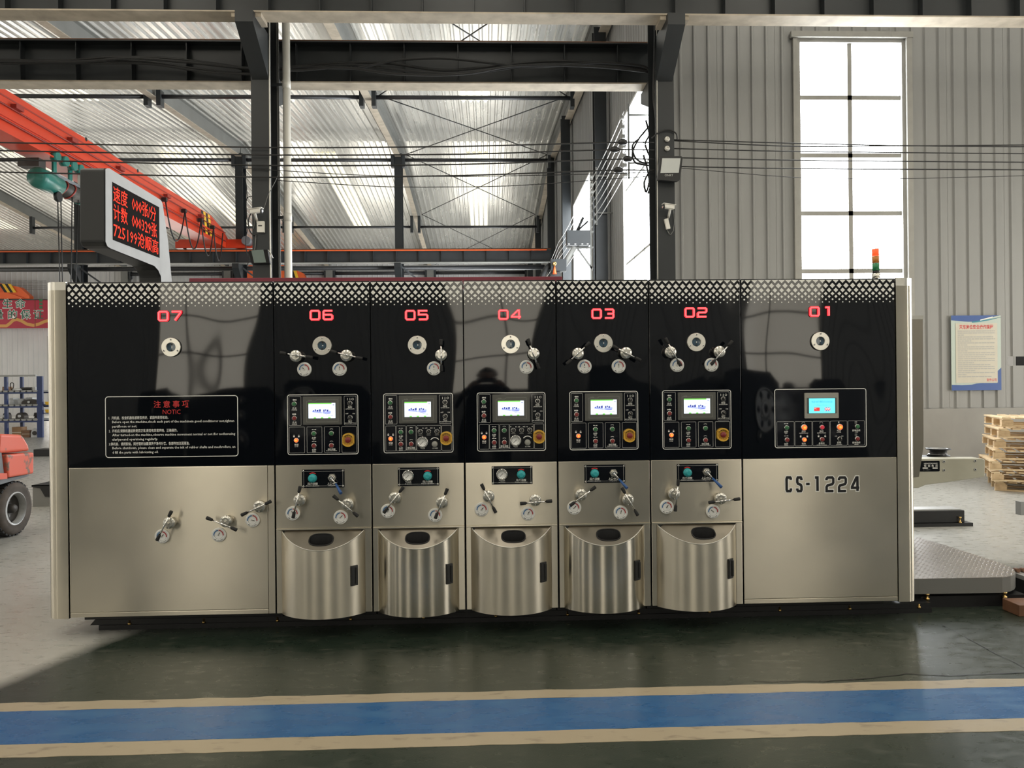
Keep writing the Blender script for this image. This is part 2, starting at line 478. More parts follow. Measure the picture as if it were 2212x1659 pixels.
SHEETS = {}
def sheet_mesh(wd, ln, pitch, mt, hh=.028, rw=.03):
    if mt in ('roof_foil', 'roof_reflection_glow'): hh, rw = .05, .052
    k = (round(wd, 3), round(ln, 3), pitch, mt)
    if k in SHEETS: return SHEETS[k]
    mb = MB(); prof = [(0, 0)]; c = pitch / 2
    while c < wd - rw * .4:
        for a, h in ((-rw, 0), (-rw * .45, hh), (rw * .45, hh), (rw, 0)):
            if 0 < c + a < wd: prof.append((c + a, h))
        c += pitch
    prof.append((wd, 0)); n = len(prof)
    vs_ = [(u, 0, h) for u, h in prof] + [(u, ln, h) for u, h in prof]
    mb.add(vs_, [(i, i + 1, n + i + 1, n + i) for i in range(n - 1)], mt)
    SHEETS[k] = mesh_from(mb, 'sheet', (0, 0, 0)); return SHEETS[k]
def put_sheet(name, parent, org, u, v, wd, ln, pitch, mt):
    me = sheet_mesh(wd, ln, pitch, mt)
    o = bpy.data.objects.new(name, me); COL.objects.link(o); o.parent = parent
    u, v = V(u).normalized(), V(v).normalized(); n = u.cross(v)
    M = Matrix((u, v, n)).transposed().to_4x4(); M.translation = V(org) - wpos(parent)
    o.matrix_local = M
    return o
def make_wall(name, org, u, length, ztop, openings, mt, pitch=.225, sheet=.9, nrm=None, base_h=0.0):
    """org: floor corner, u: direction along the wall with the room on the side of u x up; ztop: fn(distance)->height"""
    org, u = V(org), V(u).normalized(); nrm = u.cross(UZ)
    cuts = sorted({0.0, length} | {o_[0] for o_ in openings} | {o_[1] for o_ in openings})
    mb = MB()
    def slab(a, b, z0, z1a, z1b):
        p = [org + u * a + UZ * z0, org + u * b + UZ * z0, org + u * b + UZ * z1b, org + u * a + UZ * z1a]
        mb.prism([q - nrm * .06 for q in p], nrm * .055, 'wall_back')
    for a, b in zip(cuts, cuts[1:]):
        if b - a < 1e-4: continue
        ops = [o_ for o_ in openings if o_[0] <= a + 1e-4 and o_[1] >= b - 1e-4]
        z = 0.0
        for o_ in sorted(ops, key=lambda q: q[2]):
            slab(a, b, z, o_[2], o_[2]); z = o_[3]
        slab(a, b, z, ztop(a), ztop(b))
    wl = build(mb, name, org=org); tag(wl, kind='structure')
    n = max(1, round(length / sheet)); edges = [length * i / n for i in range(n + 1)]
    for a, b in zip(edges, edges[1:]):
        cc = sorted({a, b} | {c for c in cuts if a < c < b})
        for p, q in zip(cc, cc[1:]):
            if q - p < .03: continue
            ops = [o_ for o_ in openings if o_[0] <= p + 1e-4 and o_[1] >= q - 1e-4]
            z = base_h; top = min(ztop(p), ztop(q))
            for o_ in sorted(ops, key=lambda t: t[2]):
                if o_[2] - z > .05: put_sheet('panel', wl, org + u * (p + .002) + UZ * z, u, UZ, q - p - .004, o_[2] - z, pitch, mt)
                z = o_[3]
            if top - z > .05: put_sheet('panel', wl, org + u * (p + .002) + UZ * z, u, UZ, q - p - .004, top - z, pitch, mt)
    return wl
WN = [0]
def make_window(org, u, cols, rows, pw, ph, fmat='win_frame', reveal=.10, bar=.045, jamb=.05, pmat='pane'):
    """org = lower-left corner of the opening (seen from the room)"""
    WN[0] += 1
    org, u = V(org), V(u).normalized(); nrm = u.cross(UZ)
    W, H = cols * pw, rows * ph; mb = MB()
    def bx(u0, u1, z0, z1, d0, d1):
        mb.prism([org + u * u0 + UZ * z0 + nrm * d0, org + u * u1 + UZ * z0 + nrm * d0, org + u * u1 + UZ * z1 + nrm * d0, org + u * u0 + UZ * z1 + nrm * d0], nrm * (d1 - d0), fmat)
    bx(0, jamb, 0, H, -.10, .03); bx(W - jamb, W, 0, H, -.10, .03)
    bx(jamb, W - jamb, 0, jamb, -.10, .03); bx(jamb, W - jamb, H - jamb, H, -.10, .03)
    f = build(mb, 'window_%d' % WN[0], org=org); tag(f, kind='structure')
    for i in range(1, cols):
        b_ = MB(); c = i * pw
        b_.prism([org + u * (c - bar / 2) + UZ * jamb - nrm * .07, org + u * (c + bar / 2) + UZ * jamb - nrm * .07, org + u * (c + bar / 2) + UZ * (H - jamb) - nrm * .07, org + u * (c - bar / 2) + UZ * (H - jamb) - nrm * .07], nrm * .05, fmat)
        build(b_, 'mullion', f)
    for j in range(1, rows):
        b_ = MB(); c = j * ph
        b_.prism([org + u * jamb + UZ * (c - bar / 2) - nrm * .065, org + u * (W - jamb) + UZ * (c - bar / 2) - nrm * .065, org + u * (W - jamb) + UZ * (c + bar / 2) - nrm * .065, org + u * jamb + UZ * (c + bar / 2) - nrm * .065], nrm * .045, fmat)
        build(b_, 'transom', f)
    for i in range(cols):
        for j in range(rows):
            b_ = MB(); a0, a1, c0, c1 = i * pw, (i + 1) * pw, j * ph, (j + 1) * ph
            if i == 0: a0 = jamb
            if i == cols - 1: a1 = W - jamb
            if j == 0: c0 = jamb
            if j == rows - 1: c1 = H - jamb
            b_.prism([org + u * a0 + UZ * c0 - nrm * .055, org + u * a1 + UZ * c0 - nrm * .055, org + u * a1 + UZ * c1 - nrm * .055, org + u * a0 + UZ * c1 - nrm * .055], nrm * .006, 'pane_edge'); b_.m[1] = pmat
            build(b_, 'pane', f)
    return f

# floor
mb = MB(); mb.box((X_LEFT, Y_REAR, -.2), (X_RIGHT, Y_FAR, 0), 'floor_epoxy')
fl = build(mb, 'floor', org=(0, 0, 0)); tag(fl, kind='structure')
# painted lane: beige, blue, beige (slightly uneven edges)
def stripe(name, yb0, yf0, mt, z, rag):
    x0, x1, n = -9.0, 9.0, 180; a = []; b = []
    for i in range(n + 1):
        x = x0 + (x1 - x0) * i / n
        a.append(V((x, yf0 + random.uniform(-rag, rag), 0))); b.append(V((x, yb0 + random.uniform(-rag, rag), 0)))
    mb = MB(); k = len(a)
    vs_ = a + b + [p + UZ * z for p in a] + [p + UZ * z for p in b]
    fs = []
    for i in range(k - 1):
        fs += [(2 * k + i, 2 * k + i + 1, 3 * k + i + 1, 3 * k + i), (i, i + 1, 2 * k + i + 1, 2 * k + i), (k + i + 1, k + i, 3 * k + i, 3 * k + i + 1)]
    mb.add(vs_, fs, mt)
    o = build(mb, name, org=(0, (yb0 + yf0) / 2, 0)); tag(o, kind='structure'); return o
yS = [atz(1050, p, 0).y for p in (1494, 1512, 1582, 1610)]
stripe('trim_1', yS[0], yS[1], 'stripe_beige', .0015, .006)
stripe('trim_2', yS[1], yS[2], 'stripe_blue', .0016, .002)
stripe('trim_3', yS[2], yS[3], 'stripe_beige', .0015, .004)
# joint and crack in the floor paint
mb = MB()
def crack(pix, w0):
    pts = [atz(px, py, 0) for px, py in pix]; out = []
    for p, q in zip(pts, pts[1:]):
        for i in range(4): out.append(p.lerp(q, i / 4) + V((random.uniform(-.006, .006), random.uniform(-.006, .006), 0)))
    out.append(pts[-1])
    n = len(out); l, r = [], []
    for i, p in enumerate(out):
        d = (out[min(i + 1, n - 1)] - out[max(i - 1, 0)]).normalized(); s_ = V((-d.y, d.x, 0)) * w0 * random.uniform(.5, 1.3)
        l.append(p + s_ + UZ * .0022); r.append(p - s_ + UZ * .0022)
    return l, r
for nm, pix, w0 in (('trim_4', [(1630, 1473), (1780, 1472), (1880, 1466), (1960, 1456), (2040, 1460), (2120, 1458), (2212, 1453)], .004),
                    ('trim_5', [(2035, 1350), (2080, 1375), (2150, 1412), (2230, 1450)], .003)):
    mb = MB(); l, r = crack(pix, w0)
    mb.add(l + r, [(i, i + 1, len(l) + i + 1, len(l) + i) for i in range(len(l) - 1)], 'black')
    o = build(mb, nm); tag(o, kind='structure')

# right-hand cross wall with the tall window
wx0, wx1 = X_(1720, 300, YW), X_(1955, 300, YW)
wz1 = Z_(1838, 85, YW); ph = (Z_(1838, 207, YW) - Z_(1838, 582, YW)) / 3
PW, PH = (wx1 - wx0) / 2, ph
WROWS = 6; wz0 = wz1 - WROWS * PH
wc = (wx0 + wx1) / 2
ops = [(wx0 - XS + BAY * i, wx1 - XS + BAY * i, wz0, wz1) for i in (0, 1) if wx1 + BAY * i < X_RIGHT - .2]
make_wall('wall_right', (XS, YW, 0), (1, 0, 0), X_RIGHT - XS, lambda a: 9.6, ops, 'wall_sheet', base_h=Z_(2100, 880, YW))
for i in range(len(ops)): make_window((wx0 + BAY * i, YW, wz0), (1, 0, 0), 2, WROWS, PW, PH, bar=.07, jamb=.06)
# smooth plinth below the sheets, flashing above the window
mb = MB(); mb.box((XS, YW - .03, 0), (X_RIGHT, YW, Z_(2100, 882, YW)), 'concrete_wall')
o = build(mb, 'baseboard_right'); tag(o, kind='structure')
mb = MB(); mb.box((wx0 - .1, YW - .09, wz1), (wx1 + .1, YW - .02, wz1 + .09), 'win_frame')
mb.box((wx1 - .005, YW - .08, wz0), (wx1 + .085, YW - .02, wz1), 'win_frame'); mb.box((wx0 - .06, YW - .06, wz0), (wx0 + .005, YW - .02, wz1), 'win_frame')
o = build(mb, 'trim_6'); tag(o, kind='structure')

# side wall of the rear hall (faces left), windows in each bay
SY = [11.4, 18.2, 23.4, 30.4, 36.6]
L_S = Y_FAR - YW
def sw(y0, y1, z0, z1):      # the wall runs from far to near so that its room side faces -X
    return (Y_FAR - y1, Y_FAR - y0, z0, z1)
swin = [(8.0, 10.1, 1.0, 6.05), (12.9, 16.4, 1.0, 5.6), (19.6, 22.4, 1.0, 5.2), (25.6, 28.6, 1.0, 5.2), (32.4, 35.4, 1.0, 5.2)]
p_top = atx(1347, 255, XS); p_top2 = atx(1384, 187, XS)
swin[0] = (p_top2.y - .9, p_top.y, 1.0, (p_top.z + p_top2.z) / 2)
q0 = atx(1240, 450, XS); q1 = atx(1277, 385, XS)
swin[1] = (q1.y, q0.y, 1.0, q0.z + .1)
make_wall('wall_side', (XS, Y_FAR, 0), (0, -1, 0), L_S, lambda a: z_roof(Y_FAR - a) - .02, [sw(*t) for t in swin], 'wall_sheet')
for y0, y1, z0, z1 in swin:
    make_window((XS, y1, z0), (0, -1, 0), 3 if y1 - y0 > 2.4 else 2, 4, (y1 - y0) / (3 if y1 - y0 > 2.4 else 2), (z1 - z0) / 4, 'win_frame_w')
# far wall, unseen low windows added at the bay centres to light the roof
cols_x = [XR - BAY * i for i in range(6)]
fops = []
for i in range(5):
    c = cols_x[i] - BAY / 2
    fops.append((c - 1.7 - X_LEFT, c + 1.7 - X_LEFT, .5, 4.6))
fops.sort()
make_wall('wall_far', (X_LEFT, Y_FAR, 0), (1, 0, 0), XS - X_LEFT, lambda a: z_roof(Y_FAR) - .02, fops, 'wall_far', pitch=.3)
for a, b, z0, z1 in fops: make_window((X_LEFT + a, Y_FAR, z0), (1, 0, 0), 3, 3, (b - a) / 3, (z1 - z0) / 3, pmat='pane_unseen')
# left end wall; its unseen windows are added to light the rear hall
lops = []
y = Y_REAR + 2
while y < Y_FAR - 4:
    lops.append((y - Y_REAR, y + 2.4 - Y_REAR, 1.2, 6.2)); y += 6.0
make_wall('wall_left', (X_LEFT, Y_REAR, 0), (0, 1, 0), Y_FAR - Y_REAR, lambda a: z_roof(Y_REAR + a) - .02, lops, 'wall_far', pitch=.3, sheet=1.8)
for a, b, z0, z1 in lops: make_window((X_LEFT, Y_REAR + a, z0), (0, 1, 0), 2, 4, (b - a) / 2, (z1 - z0) / 4, pmat='pane_unseen')
# right end wall of our bay; its unseen lit openings brighten the right side
make_wall('wall_end', (X_RIGHT, YW, 0), (0, -1, 0), YW - Y_REAR, lambda a: z_roof(YW - a) - .02, [(YW - 3.6, YW + .4, .02, 4.6), (YW + 4.6, YW + 7.0, 1.2, 6.2)], 'wall_sheet', sheet=1.8)
make_window((X_RIGHT, 3.6, .02), (0, -1, 0), 3, 4, 4.0 / 3, 1.145, 'win_frame_w', pmat='pane_unseen')
make_window((X_RIGHT, -4.6, 1.2), (0, -1, 0), 2, 5, 1.2, 1.0, pmat='pane_unseen')
# wall behind the camera: seen mirrored in the black fronts
def XREF(px):                # where a mirrored pixel of the fronts looks on the rear wall
    d = ray(px, 700); t = (0 - CAM.y + (0 - Y_REAR)) / d.y; return (CAM + d * t).x
rc = [XREF(440), XREF(1068)]; rb = rc[1] - rc[0]
RX = [rc[0] + rb * i for i in range(-4, 3)]
rops = [(X_RIGHT - c - PW, X_RIGHT - c + PW, 1.25, 1.25 + 6 * PH) for c in RX if c + PW < X_RIGHT - .3]
rops.sort()
make_wall('wall_rear', (X_RIGHT, Y_REAR, 0), (-1, 0, 0), X_RIGHT - X_LEFT, lambda a: z_roof(Y_REAR) - .02, rops, 'wall_sheet', sheet=1.8)
for a, b, z0, z1 in rops: make_window((X_RIGHT - a, Y_REAR, z0), (-1, 0, 0), 2, 6, PW, PH, pmat='pane_warm')

# roof
mb = MB()
zr = z_roof
prof = [(Y_REAR - .3, zr(Y_REAR) + .06), ((Y_COL + Y_REAR) / 2, zr((Y_COL + Y_REAR) / 2) + .06), (Y_COL, zr(Y_COL) + .06), (Y_RIDGE, zr(Y_RIDGE) + .06), (Y_FAR + .3, zr(Y_FAR + .3) + .06)]
for (y0, z0), (y1, z1) in zip(prof, prof[1:]):
    mb.prism([(X_LEFT - .2, y0, z0), (X_LEFT - .2, y1, z1), (X_LEFT - .2, y1, z1 + .1), (X_LEFT - .2, y0, z0 + .1)], (X_RIGHT - X_LEFT + .4, 0, 0), 'wall_back')
ceil = build(mb, 'ceiling', org=(0, 0, zr(Y_RIDGE))); tag(ceil, kind='structure')
def roof_run(x0, x1, y0, y1, skip=None):
    n = max(1, round((x1 - x0) / .9)); wd = (x1 - x0) / n
    z0, z1 = z_roof(y0 + 1e-4), z_roof(y1 - 1e-4)
    v = V((0, y1 - y0, z1 - z0)); ln = v.length
    for i in range(n):
        xa = x0 + wd * i
        # u x v must point down into the hall: u = -X
        put_sheet('roof_panel', ceil, (xa + wd - .002, y0, z0), (-1, 0, 0), v, wd - .004, ln, .225, 'roof_foil')
roof_run(-28.0, XS, Y_COL, Y_RIDGE); roof_run(-28.0, XS, Y_RIDGE, Y_FAR)
ym = (Y_COL + Y_REAR) / 2
roof_run(-20, X_RIGHT, Y_REAR, ym); roof_run(-20, X_RIGHT, ym, Y_COL)
# unseen glowing strips added to light our own bay, one per bay and slope
for i in range(-2, 5):
    c = XR + BAY / 2 - BAY * i
    if c + .6 > X_RIGHT or c < -22: continue
    for y0, y1 in ((Y_REAR + 1.2, ym - 1.0), (ym + 1.0, Y_COL - 1.2)):
        mb = MB(); z0, z1 = z_roof(y0) - .05, z_roof(y1) - .05
        mb.prism([(c - .55, y0, z0), (c + .55, y0, z0), (c + .55, y1, z1), (c - .55, y1, z1)], (0, 0, .03), 'pane_edge'); mb.m[0] = 'fill_glow'
        build(mb, 'roof_glow_strip', ceil)

for i in range(0, 5):  # glowing strips standing in for bright reflections on the rear roof
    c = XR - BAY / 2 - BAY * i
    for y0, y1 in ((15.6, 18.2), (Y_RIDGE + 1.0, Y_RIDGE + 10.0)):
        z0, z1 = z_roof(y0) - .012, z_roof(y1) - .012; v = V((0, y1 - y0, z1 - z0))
        put_sheet('roof_glow_strip', ceil, (c + .45, y0, z0), (-1, 0, 0), v, .9, v.length, .225, 'roof_reflection_glow')

# ------------------------------------------------------------------ steelwork
def h_column(name, x, yc, z1, label, w=.28, d=.45, mt='steel_dark', group=None, wide='x', z0=0.0):
    mb = MB(); t = .016
    if wide == 'x':     # flanges face +-y
        mb.box((x - w / 2, yc - d / 2, z0), (x + w / 2, yc - d / 2 + t, z1), mt)
        mb.box((x - w / 2, yc + d / 2 - t, z0), (x + w / 2, yc + d / 2, z1), mt)
        mb.box((x - .006, yc - d / 2 + t, z0), (x + .006, yc + d / 2 - t, z1), mt)
    else:
        mb.box((x - d / 2, yc - w / 2, z0), (x - d / 2 + t, yc + w / 2, z1), mt)
        mb.box((x + d / 2 - t, yc - w / 2, z0), (x + d / 2, yc + w / 2, z1), mt)
        mb.box((x - d / 2 + t, yc - .006, z0), (x + d / 2 - t, yc + .006, z1), mt)
    mb.box((x - w * .8, yc - d * .65, z0), (x + w * .8, yc + d * .65, z0 + .025), mt)
    root = empty(name, (x, yc, z0), label, 'column', group)
    build(mb, 'shaft', root)
    return root
ZB = Z_(1000, 38, Y_COL - .75)              # underside of the near runway beam
ZT2 = Z_(1000, 107, Y_COL + .72); ZB2 = Z_(1000, 187, Y_COL + .58)
def corbels(root, x, yc, side, zt, h=.65, out=.75, far=False):
    # tapered bracket; side -1 toward the camera, +1 away
    mb = MB(); w = .24
    y0 = yc + side * .225; y1 = yc + side * out
    mb.prism([(x - w / 2, y0, zt), (x - w / 2, y1, zt), (x - w / 2, y1, zt - .16), (x - w / 2, y0, zt - h)], (w, 0, 0), 'steel_dark')
    build(mb, 'corbel', root)
colL = h_column('steel_column', XL, Y_COL, z_raft(Y_COL) + .1, 'dark steel column standing just left of the white downpipe')
colR = h_column('steel_column', XR, Y_COL, z_raft(Y_COL) + .1, 'dark steel column at the corner of the wall, floodlight mounted on it')
for r_, x in ((colL, XL), (colR, XR)):
    corbels(r_, x, Y_COL, -1, ZB - .01, out=.95); corbels(r_, x, Y_COL, 1, ZB2 - .005, h=.45, out=.85)
    mb = MB(); mb.box((x - .2, Y_COL - .85, ZB - .06), (x + .2, Y_COL - .55, ZB), 'steel_beige'); build(mb, 'bearing_pad', r_)
# near runway beams
def runway(name, x0, x1, yc, zt, zb, w, label, step, mt='steel_dark', bot='steel_beige', rail=True, stiff_side=-1):
    root = empty(name, ((x0 + x1) / 2, yc, zb), label, 'beam'); h = zt - zb
    mb = MB(); t = .02
    mb.box((x0, yc - w / 2, zb), (x1, yc + w / 2, zb + t), bot); build(mb, 'bottom_flange', root)
    mb = MB(); mb.box((x0, yc - w / 2, zt - t), (x1, yc + w / 2, zt), mt); build(mb, 'top_flange', root)
    mb = MB(); mb.box((x0, yc - .007, zb + t), (x1, yc + .007, zt - t), mt); build(mb, 'web', root)
    x = x0 + step * .4; me = None
    while x < x1:
        b_ = MB(); b_.box((x - .006, yc - w * .42, zb + t), (x + .006, yc - .008, zt - t), mt)
        if me is None: me = mesh_from(b_, 'stiffener', (x, yc, zb))
        place(me, 'stiffener', root, (x, yc, zb)); x += step
    if rail:
        mb = MB(); mb.box((x0, yc - .035, zt), (x1, yc + .035, zt + .07), 'rust'); build(mb, 'crane_rail', root)
    return root
runway('runway_beam', -9.5, X_RIGHT - .05, Y_COL - .72, ZB + .62, ZB, .30, 'dark crane runway beam along the very top of the picture', .70)
runway('runway_beam', -14, XS - .1, Y_COL + .60, ZT2, ZB2, .30, 'dark crane runway beam draped with black cables, behind the columns', .83)
Y_B3 = Y_RIDGE - .55
zb3t, zb3b = Z_(1000, 541, Y_B3), Z_(1000, 568, Y_B3)
bm3 = runway('runway_beam', -26, X_(1190, 550, Y_B3), Y_B3, zb3t, zb3b, .3, 'distant runway beam with a red conductor line along its top', .83, mt='steel_dark2', bot='steel_grey')
mb = MB(); mb.box((-26, Y_B3 - .2, zb3t - .04), (X_(1180, 541, Y_B3), Y_B3 - .16, zb3t), 'crane_orange'); build(mb, 'conductor_bar', bm3)
mb = MB(); mb.cyl((-26, Y_RIDGE + .32, Z_(1000, 578, Y_RIDGE + .32)), (XS - .5, Y_RIDGE + .32, Z_(1000, 578, Y_RIDGE + .32)), .09, 'tube_black', 8)
o = build(mb, 'tie_tube'); tag(o, 'thick dark tie tube under the distant runway beam', 'tube')
# ridge columns, side wall columns, far columns
wrd = ['in line with the bright roof patch', 'beside the red crane end', 'behind the green hoist', 'furthest left of the ridge row']
for i in range(1, 4):
    x = XR - BAY * i
    c = h_column('steel_column', x, Y_RIDGE, z_raft(Y_RIDGE) + .1, 'tall slim steel column under the roof ridge, ' + wrd[i - 1], w=.28, d=.4, group='ridge columns')
    corbels(c, x, Y_RIDGE, -1, zb3b - .005, h=.7, out=.7)
    mb = MB(); mb.bar((x + .05, Y_RIDGE - .3, zb3b - .05), (x + .75, Y_RIDGE - .1, zb3b - .6), .06, .06, 'steel_dark2'); build(mb, 'brace', c)
swr = ['nearest the corner', 'second from the corner', 'under the ridge', 'fourth from the corner', 'deepest in the hall']
for y, s in zip(SY, swr):
    c = h_column('steel_column', XS - .25, y, z_raft(y) + .1, 'dark steel column against the receding side wall, ' + s, w=.26, d=.3, group='side wall columns')
for i in range(0, 5):
    x = XR - BAY * i
    h_column('steel_column', x, Y_FAR - .3, z_raft(Y_FAR) + .1, 'grey steel column at the distant back wall, number %s from the right' % ['one', 'two', 'three', 'four', 'five'][i], w=.4, d=.35, mt='steel_grey', group='back wall columns')
# rafters
rn = ['along the side wall', 'in the middle of the roof', 'above the red crane', 'at the upper left', 'at the far left edge']
for i in range(5):
    x = XR - BAY * i - (.05 if i == 0 else 0)
    for y0, y1, nm in ((Y_COL + .2, Y_RIDGE, 'near'), (Y_RIDGE, Y_FAR - .1, 'far')):
        mb = MB()
        mb.ibeam((x, y0, z_raft(y0) + .5), (x, y1, z_raft(y1) + .5), .5, .22, .016, .012, 'steel_grey', 'steel_beige')
        o = build(mb, 'roof_rafter'); tag(o, '%s half of the grey roof rafter %s' % (nm, rn[i]), 'rafter', 'roof rafters')
# tie tubes between rafters
def tie_row(yy, zz, r, first, txt, off=.17):
    for i in range(first, 4):
        xa, xb = XR - BAY * i - off, XR - BAY * (i + 1) + off
        mb = MB(); mb.cyl((xb, yy, zz), (xa, yy, zz), r, 'tube_black', 8)
        o = build(mb, 'tie_tube'); root = o
        for xe in (xb, xa):
            b_ = MB(); b_.box((xe - .06, yy - .12, zz - .28), (xe + .06, yy + .12, max(zz + .16, min(z_raft(yy) + .02, zz + .6))), 'steel_dark2'); build(b_, 'end_bracket', o)
        tag(o, 'dark tie tube between roof rafters, %s, bay %s from the side wall' % (txt, ['one', 'two', 'three', 'four'][i]), 'tube', 'roof tie tubes')
yt = atx(795, 212, XR - BAY).y; tie_row(yt, z_raft(yt) + .05, .06, 0, 'near row')
tie_row(Y_RIDGE - .12, Z_(1000, 346, Y_RIDGE - .12), .07, 0, 'ridge row', .205)
yt2 = 29.9; tie_row(yt2, Z_(1000, 490, yt2), .06, 0, 'far row')
tie_row(Y_FAR - .3, Z_(400, 592, Y_FAR - .3), .10, 0, 'back wall row', .265)
# crossed bracing rods under the roof
def rod(p, q, label, r=.016):
    mb = MB(); mb.cyl(p, q, r, 'wire', 5); o = build(mb, 'bracing_rod'); tag(o, label, 'rod', 'roof bracing rods')
xa, xb = XR - .3, XR - BAY + .3
for (ya, yb, s) in ((Y_COL + 1, yt, 'nearest bay'), (yt, Y_RIDGE - .12, 'middle bay'), (Y_RIDGE, yt2, 'beyond the ridge'), (yt2, Y_FAR - .8, 'deepest bay')):
    rod((xa, ya, z_raft(ya) + .1), (xb, yb, z_raft(yb) + .1), 'thin bracing rod rising to the left, %s' % s)
    rod((xb, ya, z_raft(ya) + .1), (xa, yb, z_raft(yb) + .1), 'thin bracing rod rising to the right, %s' % s)
# far runway beam carrying the banner
Y_B4 = Y_FAR - .95
zb4t, zb4b = Z_(40, 647, Y_B4), Z_(40, 709, Y_B4)
runway('runway_beam', X_LEFT + 1, XS - .6, Y_B4, zb4t, zb4b + .5, .3, 'furthest runway beam, in front of the back wall', 2.0, mt='steel_grey', bot='steel_grey', rail=False)

# ================================================================== THE PRINTING MACHINE
ZTOP = Z_(1050, 607); ZBLK = Z_(1050, 998.5); ZBOX = Z_(1050, 1138); ZBOT = Z_(1050, 1316)
UB = [147.5, 594, 803, 1004, 1204.5, 1404.5, 1603, 1937]         # unit boundaries in the photograph
XB = [X_(p, 1000) for p in UB]
GAP = .0045
YP = -.0016                                                        # printed marks stand this far proud

def clip_x(poly, a, b):
    for lim, sgn in ((a, 1), (b, -1)):
        out = []
        for i in range(len(poly)):
            p, q = poly[i], poly[(i + 1) % len(poly)]
            pin, qin = (p[0] - lim) * sgn >= 0, (q[0] - lim) * sgn >= 0
            if pin: out.append(p)
            if pin != qin:
                t = (lim - p[0]) / (q[0] - p[0]); out.append((lim, p[1] + t * (q[1] - p[1])))
        poly = out
        if not poly: return []
    return poly
PER = (X_(1935, 640) - X_(147.5, 640)) / 118.5
ROWS = [(.0040, .0200, 1), (.0397, .0172, 0), (.0688, .0150, 1), (.0915, .0122, 0), (.110, .0100, 1), (.128, .0065, 0), (.1455, .0048, 1)]
def diamonds(x0, x1):
    mb = MB()
    for dz, hs, odd in ROWS:
        k0 = int((x0 - XB[0]) / PER) - 2
        for k in range(k0, k0 + int((x1 - x0) / PER) + 5):
            cx = XB[0] + (k + .32 + .5 * odd) * PER; cz = ZTOP - dz
            if dz < .01: poly = [(cx - hs, cz), (cx, cz - hs), (cx + hs, cz)]
            elif hs < .007: poly = [(cx + hs * cos(radians(a)), cz + hs * .95 * sin(radians(a))) for a in range(0, 360, 60)]
            else: poly = [(cx - hs, cz), (cx, cz - hs), (cx + hs, cz), (cx, cz + hs)]
            poly = clip_x(poly, x0 + .002, x1 - .002)
            if len(poly) >= 3: mb.flat([(x, YP, z) for x, z in poly], 'print_white')
    return mb

# ---- shared small parts (built around the origin, facing -Y)
O0 = V((0, 0, 0)); NY = V((0, -1, 0))
def shared(fn):
    mb = MB(); fn(mb); return mesh_from(mb, fn.__name__, O0)
def hub_(mb):
    mb.lathe([(.0, -.001), (.030, -.001), (.030, .034), (.0365, .036), (.0365, .052), (.034, .054), (.024, .0545), (.023, .057), (.013, .057), (.012, .063), (0, .063)], O0, NY,
             ['chrome_soft'] * 6 + ['print_grey', 'chrome_soft', 'print_grey', 'chrome_soft'], 24)
    for a in (30, 150, 270): mb.cyl((.029 * cos(radians(a)), -.054, .029 * sin(radians(a))), (.029 * cos(radians(a)), -.058, .029 * sin(radians(a))), .004, 'print_grey', 8)
    mb.cyl((0, -.05, 0), (0, -.082, 0), .007, 'chrome_soft', 10)
def rod_(mb): mb.cyl((-.068, 0, 0), (.068, 0, 0), .0052, 'chrome', 12)
def grip_(mb): mb.lathe([(.0, 0), (.0085, .0), (.0095, .006), (.0110, .034), (.0095, .038), (0, .0385)], O0, V((1, 0, 0)), 'rubber', 14)
def gauge_(mb):
    mb.lathe([(0, -.001), (.0445, -.001), (.0445, .010), (.042, .013), (.027, .0125), (.026, .0115), (0, .0115)], O0, NY,
             ['white_plastic', 'white_plastic', 'white', 'white', 'print_black', 'white'], 28)
    def arc(a0, a1, r0, r1, mt, n=10):
        o_, i_ = [], []
        for k in range(n + 1):
            t = radians(a0 + (a1 - a0) * k / n); o_.append((r1 * cos(t), -.0142, r1 * sin(t))); i_.append((r0 * cos(t), -.0142, r0 * sin(t)))
        mb.add(o_ + i_, [(k, k + 1, n + 1 + k + 1, n + 1 + k) for k in range(n)], mt)
    arc(95, 188, .0255, .0315, 'dial_blue'); arc(-8, 85, .0255, .0315, 'dial_red')
    for k in range(-20, 201, 12): arc(k - 1.2, k + 1.2, .034, .0385, 'print_grey', 1)
    for a, t in ((238, 'MC'), (270, 'CH'), (302, 'DW')):
        r_ = .0345; c = V((r_ * cos(radians(a)), -.0142, r_ * sin(radians(a))))
        u = V((-sin(radians(a)), 0, cos(radians(a))))
        mb.text(t, c, u, V((-cos(radians(a)), 0, -sin(radians(a)))), .0095, 'print_black', .01)
def needle_(mb):
    mb.flat([(-.0018, -.0135, -.007), (.0018, -.0135, -.007), (.0022, -.0135, .012), (0, -.0135, .019), (-.0022, -.0135, .012)], 'print_black')
    mb.cyl((0, -.011, 0), (0, -.0155, 0), .0042, 'chrome_soft', 10)
def button_(cap, lit=None, r=.0125):
    def button(mb):
        mb.lathe([(0, 0), (r * 1.32, 0), (r * 1.32, .004), (r * 1.18, .008), (r * 1.02, .009), (r, .008), (r * .98, .014), (r * .8, .016), (r * .5, .0163), (0, .0163)], O0, NY,
                 ['chrome'] * 5 + [cap] * 3 + [lit or cap], 18)
    return button
def selector_(mb):
    r = .0125
    mb.lathe([(0, 0), (r * 1.32, 0), (r * 1.32, .004), (r * 1.15, .009), (r * .98, .009), (r * .96, .013), (0, .013)], O0, NY, ['chrome'] * 4 + ['knob_black'] * 2, 18)
    mb.obox((0, -.019, 0), (1, 0, 0), (0, 1, 0), (0, 0, 1), .0065, .013, .023, 'knob_black')
    mb.box((-.0006, -.0262, .002), (.0006, -.0255, .011), 'print_white')
